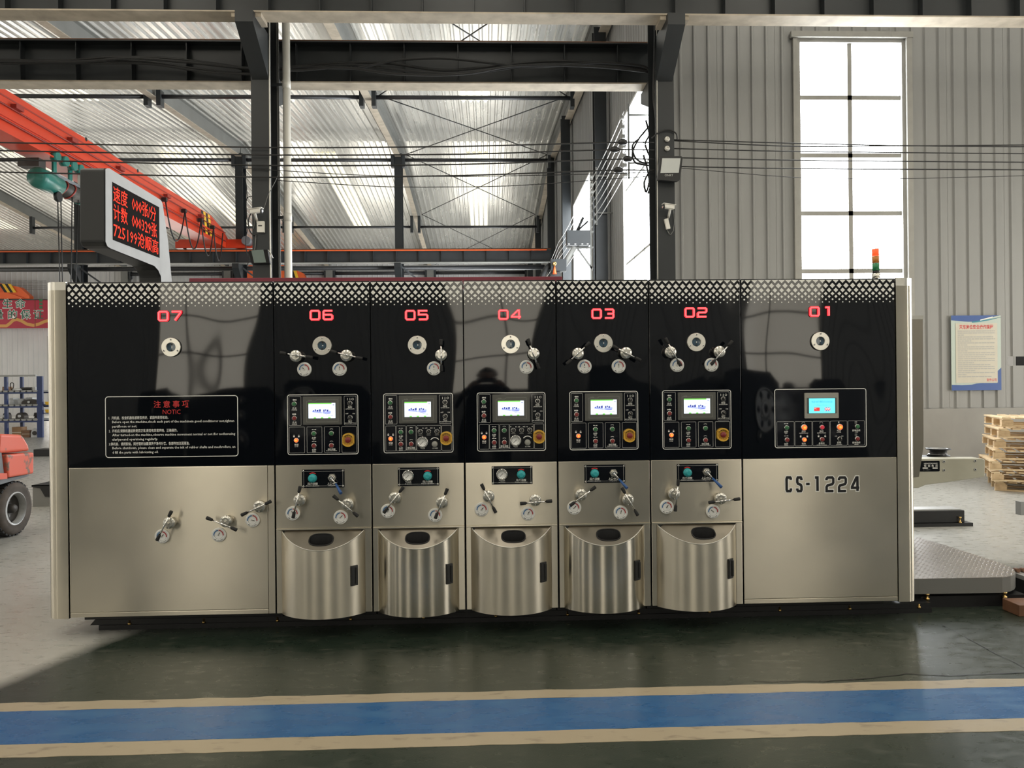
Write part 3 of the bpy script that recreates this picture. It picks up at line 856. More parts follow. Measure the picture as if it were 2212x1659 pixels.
def estop_(mb):
    ex, ez = .036, .041; pts_o, pts_i = [], []
    for k in range(40):
        t = 2 * pi * k / 40; x = .042 * cos(t) * 1.0; z = .0425 * sin(t); x = max(-ex, min(ex, x))
        pts_o.append((x, z)); pts_i.append((x * .80, z * .80))
    mb.prism([(x, 0, z) for x, z in pts_o][::-1], (0, -.012, 0), 'yellow_guard', smooth=False)
    for seg in (range(3, 17), range(23, 37)):                  # raised collar, open at the sides
        q = list(seg)
        for a, b in zip(q, q[1:]):
            A, B, C, D = pts_o[a], pts_o[b], pts_i[b], pts_i[a]
            mb.prism([(A[0], -.012, A[1]), (B[0], -.012, B[1]), (C[0], -.012, C[1]), (D[0], -.012, D[1])], (0, -.016, 0), 'yellow_guard')
    for s_ in (-1, 1): mb.box((s_ * .036, -.012, -.017), (s_ * .029, -.022, .017), 'yellow_guard')
    mb.lathe([(0, .012), (.0135, .012), (.0135, .02), (.0185, .024), (.0185, .032), (.016, .035), (0, .0355)], O0, NY, 'button_red', 20)
    for txt, a0, da, up in (('急停按钮', 135, -30, 1), ('STOP', 228, 28, -1)):
        for k, ch in enumerate(txt):
            a = radians(a0 + da * k); c = V((.0262 * cos(a), -.0130, .0262 * sin(a)))
            rr = V((cos(a), 0, sin(a))) * up; tt = V((sin(a), 0, -cos(a))) * up
            mb.text(ch, c, tt, rr, .0085, 'print_black', .015)
def pgauge_(mb):
    mb.lathe([(0, 0), (.036, 0), (.036, .014), (.033, .018), (.027, .018), (.026, .014), (.0, .0135)], O0, NY, ['chrome'] * 4 + ['chrome', 'white'], 26)
    for k in range(-45, 226, 27):
        t = radians(k); c = V((.021 * cos(t), -.0148, .021 * sin(t)))
        mb.obox(c, (cos(t), 0, sin(t)), (0, 1, 0), (-sin(t), 0, cos(t)), .006, .0006, .0014, 'print_black')
    mb.obox((-.003, -.0155, -.003), V((1, 0, 1)).normalized(), (0, 1, 0), V((-1, 0, 1)).normalized(), .026, .0008, .002, 'print_black')
def gknob_(mb): mb.lathe([(0, 0), (.0205, 0), (.0195, .004), (.0175, .020), (.016, .022), (0, .0225)], O0, NY, ['knob_grey', 'chrome', 'knob_grey', 'knob_grey', 'knob_grey'], 20)
def teal_(mb):
    mb.lathe([(0, 0), (.027, 0), (.027, .006), (.024, .007), (.024, .024), (.021, .027), (.015, .0275), (.015, .036), (.0125, .038), (0, .038)], O0, NY, 'knob_teal', 20)
def nut_(mb):
    mb.prism([(.026 * cos(radians(a)), 0, .026 * sin(radians(a))) for a in range(0, 360, 60)][::-1], (0, -.012, 0), 'chrome_soft')
    mb.lathe([(.017, .012), (.0165, .03), (.013, .034), (.008, .034), (.0075, .031), (0, .031)], O0, NY, ['chrome_soft', 'chrome', 'chrome', 'dial_blue', 'white'], 18)
def glass_ring_(mb):
    mb.lathe([(0, 0), (.0595, 0), (.0595, .012), (.0575, .0145), (.030, .0145), (.0272, .0125), (.0272, .004)], O0, NY, ['chrome_soft'] * 6, 36)
def glass_(mb):
    mb.lathe([(.0272, .004), (.014, .0046), (0, .0048)], O0, NY, 'glass_blue', 24)
    mb.cyl((.003, -.0052, .001), (.003, -.0058, .001), .004, 'print_white', 8)
    mb.box((-.004, -.0052, -.024), (.006, -.0056, -.014), 'black'); mb.box((-.002, -.0052, .013), (.007, -.0056, .023), 'black')
def bolt_(mb): mb.lathe([(0, 0), (.0062, 0), (.0058, .004), (.003, .0045), (.0025, .003), (0, .003)], O0, NY, ['chrome', 'chrome', 'chrome', 'print_black', 'print_black'], 10)
M_HUB, M_ROD, M_GRIP, M_GAUGE, M_NEEDLE = map(shared, (hub_, rod_, grip_, gauge_, needle_))
M_BG, M_BR, M_BL, M_PR, M_BIGLIT = [shared(button_(*a)) for a in (('button_green',), ('button_red',), ('button_lit', 'button_lit_core'), ('pilot_red', None, .0125), ('button_lit', 'button_lit_core', .0165))]
M_SEL, M_ESTOP, M_PG, M_GK, M_TEAL, M_NUT, M_GRING, M_GLASS, M_BOLT = map(shared, (selector_, estop_, pgauge_, gknob_, teal_, nut_, glass_ring_, glass_, bolt_))

def add_lever(parent, disc, a, b, yf=0.0):
    h = V(aty(*disc, yf - .052)); h.y = yf
    hub = place(M_HUB, 'lever_handle', parent, h)
    yr = yf - .082
    p, q = aty(*a, yr), aty(*b, yr); c = (p + q) / 2; ang = atan2(q.z - p.z, q.x - p.x)
    # the crank pin sits off centre: carry the rod on an arm from the hub
    place(M_ROD, 'rod', hub, c, (0, -ang, 0))
    d = V((cos(ang), 0, sin(ang)))
    place(M_GRIP, 'grip', hub, c + d * .062, (0, -ang, 0)); place(M_GRIP, 'grip', hub, c - d * .062, (0, -ang + pi, 0))
    mb = MB(); mb.bar(V((h.x, yr + .004, h.z)), V((c.x, yr + .004, c.z)) + V((.0005, 0, 0)), .010, .006, 'chrome_soft', up=(0, 1, 0)); build(mb, 'crank_arm', hub, org=h)
def add_gauge(parent, p, ang=0.0, yf=0.0):
    c = V(aty(*p, yf - .01)); c.y = yf
    g = place(M_GAUGE, 'gauge', parent, c); place(M_NEEDLE, 'needle', g, c, (0, ang, 0))
def add_sight(parent, p):
    c = V(aty(*p, -.01)); c.y = 0
    g = place(M_GRING, 'sight_glass', parent, c); place(M_GLASS, 'glass', g, c)
    for a in (90, 208, 332): place(M_BOLT, 'bolt', g, c + V((.047 * cos(radians(a)), -.0145, .047 * sin(radians(a)))))

# ---- glowing unit numbers
DIG = {'0': [([(0.12, 0), (.88, 0), (1, .14), (1, .86), (.88, 1), (.12, 1), (0, .86), (0, .14)], True)],
       '1': [([(.35, 1), (.72, 1), (.72, 0)], False)],
       '2': [([(0, 1), (.88, 1), (1, .9), (1, .62), (.88, .5), (.12, .5), (0, .4), (0, 0), (1, 0)], False)],
       '3': [([(0, 1), (.88, 1), (1, .88), (1, .6), (.9, .5), (.3, .5)], False), ([(.9, .5), (1, .4), (1, .12), (.88, 0), (0, 0)], False)],
       '4': [([(.85, 0), (.85, 1), (.72, 1), (0, .32), (0, .24), (1.08, .24)], False)],
       '5': [([(1, 1), (0, 1), (0, .56), (.88, .56), (1, .45), (1, .12), (.88, 0), (0, 0)], False)],
       '6': [([(1, 1), (.12, 1), (0, .88), (0, .12), (.12, 0), (.88, 0), (1, .12), (1, .42), (.88, .54), (0, .54)], False)],
       '7': [([(0, 1), (1, 1), (1, .9), (.35, 0)], False)]}
def add_number(parent, txt, p):
    c = aty(*p, 0); h = .054; wd = .054; gp = .026
    root = None
    tot = wd * 2 + gp; x = c.x - tot / 2
    for i, ch in enumerate(txt):
        for mt, lw, dep, nm in (('neon_red', .25, .012, 'digit'), ('neon_core', .10, .0135, 'digit_core')):
            mb = MB()
            for path, closed in DIG[ch]:
                mb.strokes(path, lw, (x, -.0005, c.z - h / 2), UX, UZ, h, mt, closed, dep)
            o = build(mb, nm, root if nm == 'digit_core' else parent, org=(x, 0, c.z))
            if nm == 'digit': root = o
        x += wd + gp

# ---- touch panels
def screen_machine(mb, x0, x1, z0, z1, y):
    W, H = x1 - x0, z1 - z0
    def r(u0, v0, u1, v1, mt): mb.flat([(x0 + u0 * W, y, z1 - v1 * H), (x0 + u1 * W, y, z1 - v1 * H), (x0 + u1 * W, y, z1 - v0 * H), (x0 + u0 * W, y, z1 - v0 * H)], mt)
    def pl(pts, mt): mb.flat([(x0 + u * W, y - .0002, z1 - v * H) for u, v in pts], mt)
    r(0, 0, .86, .075, 'screen_green'); r(.86, .02, .98, .07, 'screen_fwhite')
    for u in (.19, .46, .73): r(u, .93, u + .09, 1, 'screen_green')
    r(0, .905, 1, .915, 'screen_inklt'); r(.90, .115, .96, .15, 'screen_ink'); r(.83, .33, .86, .35, 'screen_ink'); r(.76, .11, .82, .13, 'screen_inklt')
    pl([(.14, .60), (.50, .68), (.50, .60), (.14, .50)], 'screen_inklt'); pl([(.52, .69), (.80, .72), (.84, .55), (.52, .56)], 'screen_inklt')
    for u, v, a, b in ((.16, .46, .05, .10), (.23, .40, .05, .14), (.30, .44, .07, .12), (.39, .40, .07, .17), (.55, .42, .05, .15), (.62, .40, .04, .12), (.68, .43, .06, .14)):
        pl([(u, v + b), (u + a, v + b), (u + a, v), (u, v + .02)], 'screen_ink')
    pl([(.56, .72), (.70, .66), (.86, .64), (.70, .70)], 'screen_ink'); pl([(.64, .755), (.92, .83), (.92, .845), (.64, .77)], 'screen_ink')
    pl([(.80, .67), (.99, .69), (.99, .70), (.80, .685)], 'screen_inklt'); pl([(.76, .48), (.86, .55), (.80, .62), (.75, .58)], 'screen_inklt')
def tiny(mb, txt, x, z, h, y, mt='print_white', width=None): mb.text(txt, (x, y, z), UX, UZ, h, mt, .012, width=width, res=1)
def add_panel(parent, p0, p1, layout):
    """p0, p1: outer corners of the white border (upper left, lower right)"""
    A, B = aty(*p0), aty(*p1); x0, x1 = A.x, B.x; z1, z0 = A.z, B.z
    W, H = x1 - x0, z1 - z0
    def P(u, v, y=0): return V((x0 + u * W, y, z1 - v * H))
    yl = -.0050
    mb = MB(); mb.prism(rrect(x0, z0, x1, z1, .016, -.0005)[::-1], (0, -.003, 0), 'black_gloss')
    rframe(mb, x0, z0, x1, z1, .016, .0042, yl + .001, 'print_white')
    boxes = {'A': [(.023, .03, .196, .515), (.80, .03, .974, .515), (.023, .535, .243, .97), (.272, .535, .488, .97), (.517, .535, .734, .97), (.763, .535, .977, .97)],
             'B': [(.026, .03, .198, .515), (.80, .03, .974, .515), (.029, .54, .176, .965), (.180, .54, .321, .965), (.327, .54, .467, .965), (.472, .54, .825, .965), (.831, .54, .974, .965)],
             'C': [(.022, .55, .213, .97), (.218, .55, .406, .97), (.411, .55, .597, .97), (.602, .55, .79, .97), (.795, .55, .98, .97)]}[layout]
    for u0, v0, u1, v1 in boxes:
        a, b = P(u0, v1), P(u1, v0); rframe(mb, a.x, a.z, b.x, b.z, .006, .0022, yl + .001, 'print_grey')
    pn = build(mb, 'control_panel', parent, org=(0, 0, 0) if False else ((x0 + x1) / 2, 0, (z0 + z1) / 2))
    yb = -.0035
    # display
    if layout == 'C': bz, ds = (.323, .07, .69, .50), (.366, .163, .648, .415)
    else: bz, ds = (.226, .035, .77, .502), (.306, .143, .684, .395)
    a, b = P(bz[0], bz[3]), P(bz[2], bz[1]); mb = MB()
    bm_ = 'screen_bezel2' if layout == 'C' else 'screen_bezel'
    mb.prism(rrect(a.x, a.z, b.x, b.z, .004, yb)[::-1], (0, -.010, 0), bm_)
    if layout == 'C':
        mb.box((a.x + .014, yb - .0102, a.z + .031), (b.x - .014, yb - .0115, b.z - .031), 'screen_bezel')
    else:
        mb.prism(rrect(a.x + .014, a.z + .007, b.x - .014, b.z - .007, .004, yb - .010)[::-1], (0, -.003, 0), 'screen_bezel')
        aa, bb = (a.x + .024, a.z + .018), (b.x - .022, b.z - .020)
        yy = yb - .0133; t = .0012; k = .055
        for q in (((aa[0], aa[1]), (bb[0], aa[1])), ((bb[0], aa[1]), (bb[0], bb[1])), ((bb[0], bb[1]), (aa[0] + k + .01, bb[1])), ((aa[0] + k + .01, bb[1]), (aa[0] + k, bb[1] - .009)), ((aa[0] + k, bb[1] - .009), (aa[0], bb[1] - .009)), ((aa[0], bb[1] - .009), (aa[0], aa[1]))):
            mb.bar((q[0][0], yy, q[0][1]), (q[1][0], yy, q[1][1]), t, .0004, 'knob_grey', up=(0, 1, 0))
        tiny(mb, 'HCFA', aa[0] + .022, bb[1] - .004, .009, yy - .0003, 'knob_grey')
    sb = build(mb, 'touch_screen', pn, org=wpos(pn))
    a, b = P(ds[0], ds[3]), P(ds[2], ds[1]); mb = MB(); y = yb - .0136
    mb.flat([(a.x, y, a.z), (b.x, y, a.z), (b.x, y, b.z), (a.x, y, b.z)], 'screen_cyan' if layout == 'C' else 'screen_white')
    if layout == 'C':
        w_, h_ = b.x - a.x, b.z - a.z
        tiny(mb, '高速印刷开槽模切机控制系统', (a.x + b.x) / 2, b.z - .23 * h_, .016, y - .0004, 'screen_txt', w_ * .8)
        tiny(mb, 'Please choose', (a.x + b.x) / 2, b.z - .45 * h_, .010, y - .0004, 'screen_txt', w_ * .4)
        fx, fz, fw, fh = a.x + w_ * .19, b.z - h_ * .85, w_ * .22, h_ * .235
        def fr(ox, u0, v0, u1, v1, mt, k=1): mb.flat([(ox + u0 * fw, y - .0003 * k, fz + v0 * fh), (ox + u1 * fw, y - .0003 * k, fz + v0 * fh), (ox + u1 * fw, y - .0003 * k, fz + v1 * fh), (ox + u0 * fw, y - .0003 * k, fz + v1 * fh)], mt)
        fr(fx, 0, 0, 1, 1, 'screen_red')
        for u, v, s_ in ((.17, .72, .11), (.35, .9, .04), (.42, .76, .04), (.42, .6, .04), (.35, .46, .04)):
            pts = []
            for k in range(10):
                rr = s_ * (1 if k % 2 == 0 else .4); t = pi / 2 + k * pi / 5
                pts.append((fx + u * fw + rr * fw * cos(t), y - .0006, fz + v * fh + rr * fw * sin(t)))
            mb.flat(pts, 'screen_fwhite')
        gx = a.x + w_ * .595
        fr(gx, 0, 0, 1, 1, 'screen_ink')
        def dg(p, q, wdt, mt, k):
            d = V((q[0] - p[0], 0, q[1] - p[1])); L_ = d.length; d.normalize()
            n_ = V((-d.z, 0, d.x)) * wdt / 2; P0 = V((gx + p[0], y - .0003 * k, fz + p[1])); P1 = V((gx + q[0], y - .0003 * k, fz + q[1]))
            mb.flat([P0 - n_, P1 - n_, P1 + n_, P0 + n_], mt)
        for wdt, mt, k in ((fh * .2, 'screen_fwhite', 2), (fh * .08, 'screen_red', 3)):
            dg((0, 0), (fw, fh), wdt, mt, k); dg((0, fh), (fw, 0), wdt, mt, k)
        for wdt, mt, k in ((.34, 'screen_fwhite', 4), (.18, 'screen_red', 5)):
            fr(gx, .5 - wdt * .3, 0, .5 + wdt * .3, 1, mt, k); fr(gx, 0, .5 - wdt / 2, 1, .5 + wdt / 2, mt, k)
    else: screen_machine(mb, a.x, b.x, a.z, b.z, y - .0004)
    # a display is part of the screen unit; same level as buttons to keep three levels
    build(mb, 'display', pn, org=wpos(pn))
    # buttons and switches
    lt = MB(); yt = yl
    def put(m_, nm, u, v): return place(m_, nm, pn, P(u, v, yb))
    def cap(txt, en, u, v, s_=1.0):
        c = P(u, v); tiny(lt, txt, c.x, c.z, .0135 * s_, yt)
        if en: tiny(lt, en, c.x, c.z - .0115 * s_, .0082 * s_, yt)
    def arrow(u, v, d):
        c = P(u, v); lt.flat([(c.x + d * .012, yt, c.z), (c.x + d * .004, yt, c.z + .006), (c.x + d * .004, yt, c.z - .006)][::d], 'print_white')
        for k in (0, 1, 2): lt.box((c.x + d * (.003 - k * .006), yt, c.z - .0042), (c.x + d * (-.001 - k * .006), yt + .0004, c.z + .0042), 'print_white')
    def lock(u, v, open_):
        c = P(u, v); lt.box((c.x - .0048, yt, c.z - .005), (c.x + .0048, yt + .0004, c.z + .002), 'print_white')
        lt.strokes([(-.0035, .002), (-.0035, .006), (0, .0085), (.0035, .006), (.0035, .0042 if open_ else .002)], .0015, (c.x, yt, c.z), UX, UZ, 1, 'print_white')
    def dash(u, v):
        c = P(u, v)
        for s_ in (-1, 1): lt.box((c.x + s_ * .002, yt, c.z - .0016), (c.x + s_ * .013, yt + .0004, c.z + .0016), 'print_white')
    def arc(u, v, r, w_, a0=40, a1=140, mt='print_white'):
        c = P(u, v); lt.strokes([(r * cos(radians(t)), r * sin(radians(t))) for t in range(a0, a1 + 1, 10)], w_, (c.x, yt, c.z), UX, UZ, 1, mt)
    if layout in 'AB':
        ux = .102; ar = .088
        arrow(ux, ar, -1); put(M_BG, 'push_button', ux, .155); cap('正点', 'POSITIVE', ux, .225)
        arrow(ux, .325, 1); put(M_BR, 'push_button', ux + .001, .392); cap('反点', 'REVERSE', ux, .462)
        us = .885
        c = P(us, .085); lt.box((c.x - .017, yt, c.z - .007), (c.x - .0145, yt + .0004, c.z + .007), 'print_white'); lt.box((c.x - .0012, yt, c.z - .007), (c.x + .0012, yt + .0004, c.z + .007), 'print_white')
        lt.flat([(c.x - .004, yt, c.z - .001), (c.x + .004, yt, c.z - .001), (c.x, yt, c.z - .009)][::-1], 'print_white')
        lt.strokes([(.006 * cos(radians(t)), .006 * sin(radians(t))) for t in range(0, 360, 30)], .0018, (c.x + .017, yt, c.z), UX, UZ, 1, 'print_white', True)
        put(M_SEL, 'selector_switch', us, .155); cap('抬版', 'LIFTING PLATE', us, .218)
        tiny(lt, 'OFF', P(us - .045, .325).x, P(us, .325).z, .010, yt); tiny(lt, 'ON', P(us + .05, .325).x, P(us, .325).z, .010, yt)
        s2 = put(M_SEL, 'selector_switch', us + .001, .392); s2.rotation_euler = (0, -.7, 0); cap('匀墨', 'INK DISTRIBUTION', us, .452)
    if layout == 'A': ul, u1_, u2_, ue = .127, .374, .62, .862
    if layout == 'B': ul, u1_, u2_, ue = .103, .248, .395, .899
    if layout in 'AB':
        lock(ul - .034, .692, False); lock(ul + .034, .692, True); put(M_BL, 'push_button', ul, .757); cap('锁紧', 'LOCK', ul, .83)
        dash(u1_, .582); put(M_BG, 'push_button', u1_, .648); cap('左移', 'LEFT', u1_, .72)
        dash(u1_, .782); put(M_BR, 'push_button', u1_, .85); cap('右移', 'RIGHT', u1_, .918)
        arc(u2_, .618, .017, .0022, 55, 125); put(M_BG, 'push_button', u2_, .648)
        arc(u2_, .82, .017, .0022, 55, 125); put(M_BR, 'push_button', u2_, .85); cap('相位调整', 'PHASE ADJUSTMENT', u2_, .912, .9)
        e = put(M_ESTOP, 'emergency_stop', ue, .757); e['label'] = 'yellow emergency stop with dark red push button'
    if layout == 'B':
        for u, (l_, r_) in ((.528, ('手', '自')), (.647, ('上墨', '停墨')), (.766, ('左', '右'))):
            s_ = put(M_SEL, 'selector_switch', u, .645); s_.rotation_euler = (0, -.6, 0)
            c = P(u, .585); tiny(lt, l_, c.x - .0165, c.z, .0085, yt); tiny(lt, r_, c.x + .0165, c.z, .0085, yt)
            tiny(lt, '转换开关', P(u, .702).x, P(u, .702).z, .0065, yt, 'print_grey')
        put(M_PG, 'pressure_gauge', .558, .82); put(M_GK, 'dial_knob', .733, .855)
        arc(.733, .83, .031, .005, 35, 145); tiny(lt, '气压表', P(.558, .925).x, P(.558, .925).z, .0095, yt); tiny(lt, '压力调整', P(.735, .925).x, P(.735, .925).z, .0085, yt)
    if layout == 'C':
        u = .124; dash(u, .588); put(M_BG, 'push_button', u + .004, .655); cap('左移', 'LEFT', u, .725); dash(u, .795); put(M_BR, 'push_button', u + .006, .862); cap('右移', 'RIGHT', u, .93)
        for u, t1, e1, m1, t2, e2, m2 in ((.317, '指示', 'INSTRUCTIONS', M_BIGLIT, '锁车', 'LOCKING', M_BL), (.511, '指示', 'INSTRUCTIONS', M_PR, '总锁车', 'TOTAL LOCKING', M_BR)):
            arc(u - .006, .59, .010, .0022, 0, 180, 'print_grey'); put(m1, 'pilot_lamp', u, .655); cap(t1, e1, u - .003, .722); lock(u - .036, .808, False); lock(u + .036, .808, True)
            put(m2, 'push_button', u, .862); cap(t2, e2, u - .003, .928)
        u = .704; c = P(u - .008, .575); lt.flat([(c.x - .002, yt, c.z - .008), (c.x + .005, yt, c.z + .001), (c.x + .001, yt, c.z + .001), (c.x + .002, yt, c.z + .008), (c.x - .005, yt, c.z - .001), (c.x - .001, yt, c.z - .001)], 'print_white')
        put(M_BIGLIT, 'pilot_lamp', u, .655); cap('电源', 'POWER', u - .006, .715); tiny(lt, 'OFF', P(u - .04, .81).x, P(u, .81).z, .009, yt); tiny(lt, 'ON', P(u + .028, .81).x, P(u, .81).z, .009, yt)
        put(M_SEL, 'selector_switch', u, .858); cap('照明', 'LIGHTING', u - .006, .922)
        u = .895; put(M_BG, 'push_button', u, .65); cap('自动送纸', 'OPEN', u - .008, .715); put(M_BR, 'push_button', u, .858); cap('自动送纸', 'MERGE', u - .008, .922)
        for v in (.58, .79):
            c = P(u - .012, v); tiny(lt, '进纸', c.x, c.z + .004, .0085, yt, 'print_grey'); tiny(lt, 'FEED', c.x, c.z - .005, .007, yt, 'print_grey')
    lo = build(lt, 'lettering', pn, org=wpos(pn)); lo['kind'] = 'stuff'
    return pn

def add_plate(parent, p0, p1, kind):
    A, B = aty(*p0), aty(*p1); x0, x1, z1, z0 = A.x, B.x, A.z, B.z; W, H = x1 - x0, z1 - z0
    mb = MB(); mb.prism(rrect(x0, z0, x1, z1, .004, -.001)[::-1], (0, -.004, 0), 'black_gloss')
    rframe(mb, x0 + .010, z0 + .010, x1 - .010, z1 - .010, .003, .0018, -.0055, 'print_grey')
    pl = build(mb, 'valve_plate', parent, org=((x0 + x1) / 2, 0, (z0 + z1) / 2))
    for x in (x0 + .009, x1 - .009):
        for z in (z0 + .009, z1 - .009): place(M_BOLT, 'screw', pl, (x, -.005, z))
    lt = MB()
    def P(u, v): return V((x0 + u * W, -.005, z1 - v * H))
    ut, un = (.25, .71) if kind == 'valve' else (.72, .25)
    place(M_TEAL, 'adjusting_knob', pl, P(ut, .47))
    c = P(ut, .47); lt.strokes([(.033 * cos(radians(t)), .033 * sin(radians(t))) for t in range(55, 126, 10)], .006, (c.x, -.0056, c.z), UX, UZ, 1, 'print_red')
    c = P(ut, .78); tiny(lt, '压力调整', c.x, c.z, .016, -.0056); tiny(lt, 'Pressure adjustment', c.x, c.z - .0135, .0095, -.0056)
    if kind == 'valve':
        n_ = place(M_NUT, 'toggle_valve', pl, P(un, .45))
        c = P(un, .45); e = c + V((.070, -.085, -.088))
        m_ = c + (e - c) * .42
        mb = MB(); mb.cyl(c + V((0, -.03, 0)), m_, .0042, 'chrome', 8)
        mb.cyl(m_, e, .0062, 'hoist_blue', 10, r2=.0105); build(mb, 'valve_lever', pl, org=wpos(pl))
        c = P(un, .78); tiny(lt, '上墨/停墨', c.x, c.z, .015, -.0056); tiny(lt, 'Inking up/stop', c.x, c.z - .0135, .0085, -.0056)
    else:
        place(M_PG, 'pressure_gauge', pl, P(un, .44)); c = P(un, .79); tiny(lt, '气压表', c.x, c.z, .013, -.0056); tiny(lt, 'Air pressure', c.x, c.z - .012, .0085, -.0056)
    lo = build(lt, 'lettering', pl, org=wpos(pl)); lo['kind'] = 'stuff'

def add_ink_box(parent, x0, x1, hx, dmat='stainless_door'):
    """bulging stainless door with a tilted lid and an oval port"""
    zt, zb = ZBOX, ZBOT; W = x1 - x0
    a, b = x0 + .062 * W, x1 - .078 * W; sag, drop = .128, .104
    ff = MB(); ff.box((x0 + GAP, -.004, zb), (a, .03, zt), 'stainless'); fr = build(ff, 'door_frame', parent, org=((x0 + x1) / 2, 0, zb), bevel=.003)
    ff = MB(); ff.box((b, -.004, zb), (x1 - GAP, .03, zt), 'stainless'); build(ff, 'side_strip', fr, bevel=.003)
    ff = MB(); ff.box((x0 + GAP, -.008, zt), (x1 - GAP, .03, zt + .010), 'stainless'); build(ff, 'top_ledge', fr, bevel=.002)
    n = 28; c = (b - a) / 2; R = (c * c + sag * sag) / (2 * sag); th = math.asin(c / R); mx = (a + b) / 2
    arc = []
    for i in range(n + 1):
        t = -th + 2 * th * i / n; arc.append((mx + R * sin(t), -(R * cos(t) - (R - sag))))
    mb = MB(); vt, vb = [], []
    for x, y in arc:
        vt.append(V((x, y - .004, zt - .002 - drop * (-y / sag)))); vb.append(V((x, y - .004, zb - .003)))
    mids = 6; rows = []
    for k in range(mids + 1): rows.append([p.lerp(q, k / mids) for p, q in zip(vt, vb)])
    pts = [p for r_ in rows for p in r_]; m = n + 1
    mb.add(pts, [(k * m + i + m, k * m + i + m + 1, k * m + i + 1, k * m + i) for k in range(mids) for i in range(n)], dmat, True)
    dr = build(mb, 'curved_door', fr, org=(mx, 0, zb))
    sol = dr.modifiers.new('thickness', 'SOLIDIFY'); sol.thickness = .004; sol.offset = -1
    es = dr.modifiers.new('edge_split', 'EDGE_SPLIT'); es.split_angle = radians(40)
    rim = MB(); rim.tube([p + V((0, .001, .001)) for p in vt], .0032, 'chrome_soft', 6); build(rim, 'rim', fr)
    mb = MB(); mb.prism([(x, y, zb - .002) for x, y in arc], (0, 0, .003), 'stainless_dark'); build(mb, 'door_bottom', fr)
    # lid: tilted surface with an oval hole
    def zl(y): return zt - .008 - drop * (-y / sag)
    hw, hd, cy = .074, .036, -.056; ncut = 32
    oval = []
    for i in range(ncut):
        t = 2 * pi * i / ncut
        ex = (abs(cos(t)) ** .75) * (1 if cos(t) >= 0 else -1); ey = (abs(sin(t)) ** .75) * (1 if sin(t) >= 0 else -1)
        oval.append((hx + hw * ex, cy + hd * ey))
    outer = []
    poly = [(x, y) for x, y in arc] + [(b, .004), (a, .004)]
    for x, y in oval:                          # cast from the port centre to the outline
        d = V((x - hx, y - cy)); best = None
        for i in range(len(poly)):
            p, q = V(poly[i]), V(poly[(i + 1) % len(poly)]); e = q - p; den = d.x * e.y - d.y * e.x
            if abs(den) < 1e-12: continue
            w_ = p - V((hx, cy)); t = (w_.x * e.y - w_.y * e.x) / den; s_ = (w_.x * d.y - w_.y * d.x) / den
            if t > 0 and -1e-6 <= s_ <= 1 + 1e-6 and (best is None or t < best): best = t
        outer.append((hx + d.x * best, cy + d.y * best))
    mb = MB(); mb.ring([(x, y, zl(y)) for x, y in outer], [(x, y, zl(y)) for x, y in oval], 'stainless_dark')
    # fill the corners that the fan leaves out
    mb.flat([(x, y, zl(y) - .0012) for x, y in poly if True][::1], 'stainless_dark') if False else None
    lid = build(mb, 'lid', fr)
    mb = MB(); n_ = len(oval); d_ = V((0, .0, -.14))
    mb.add([(x, y, zl(y)) for x, y in oval] + [V((x, y, zl(y))) + d_ for x, y in oval], [(i, (i + 1) % n_, n_ + (i + 1) % n_, n_ + i) for i in range(n_)], 'black')
    mb.flat([V((x, y, zl(y))) + d_ for x, y in oval], 'black'); build(mb, 'ink_port', fr)
    mb = MB(); mb.tube([V((x, y, zl(y) + .002)) for x, y in oval + oval[:1]], .0038, 'rubber', 6); build(mb, 'port_trim', fr)
    # recessed black pull
    t = th * .72; px_, py_ = mx + R * sin(t), -(R * cos(t) - (R - sag)) - .004
    tx, ty = V((cos(t), sin(t), 0)), V((sin(t), -cos(t), 0)); zc = zb + .245
    mb = MB(); mb.obox(V((px_, py_, zc)) + ty * .003, tx, ty, UZ, .048, .008, .125, 'knob_black')
    mb.obox(V((px_, py_, zc)) + ty * .010 + tx * .012, tx, ty, UZ, .014, .010, .100, 'rubber')
    mb.obox(V((px_, py_, zc)) + ty * .008 - tx * .019, tx, ty, UZ, .006, .006, .110, 'rubber'); build(mb, 'pull_handle', fr, bevel=.002)

def add_fold(parent, x0, x1, z0, z1, name='steel_panel', fold_bot=True):
    mb = MB(); mb.box((x0, -.002, z0), (x1, .012, z1), 'stainless')
    return build(mb, name, parent, org=((x0 + x1) / 2, 0, z0), bevel=.003)

UNITS = []
def make_unit(k, name, label, depth=1.9):
    """k: index from the left (0 = unit 07 ... 6 = unit 01)"""
    x0, x1 = XB[k], XB[k + 1]
    root = empty(name, ((x0 + x1) / 2, .9, .06), label, 'machine unit', 'units of the printing machine')
    mb = MB(); mb.box((x0 + GAP + .004, .013, ZBOT + .012), (x1 - GAP - .004, depth, ZTOP - .012), 'machine_grey'); build(mb, 'body', root)
    mb = MB(); mb.box((x0 + GAP, .16, .066), (x1 - GAP, depth - .1, ZBOT + .012), 'black'); build(mb, 'underframe', root)
    mb = MB(); mb.box((x0 + GAP * .6, 0, ZBLK), (x1 - GAP * .6, .012, ZTOP), 'acrylic'); build(mb, 'black_front', root, org=((x0 + x1) / 2, 0, ZBLK), bevel=.0015)
    d = build(diamonds(x0 + GAP, x1 - GAP), 'diamond_print', root); d['kind'] = 'stuff'
    mb = MB(); mb.box((x0 + GAP, .0, ZTOP), (x1 - GAP, .30, ZTOP + .004), 'black'); build(mb, 'top_edge', root)
    return root
N6 = (-.75, 0)
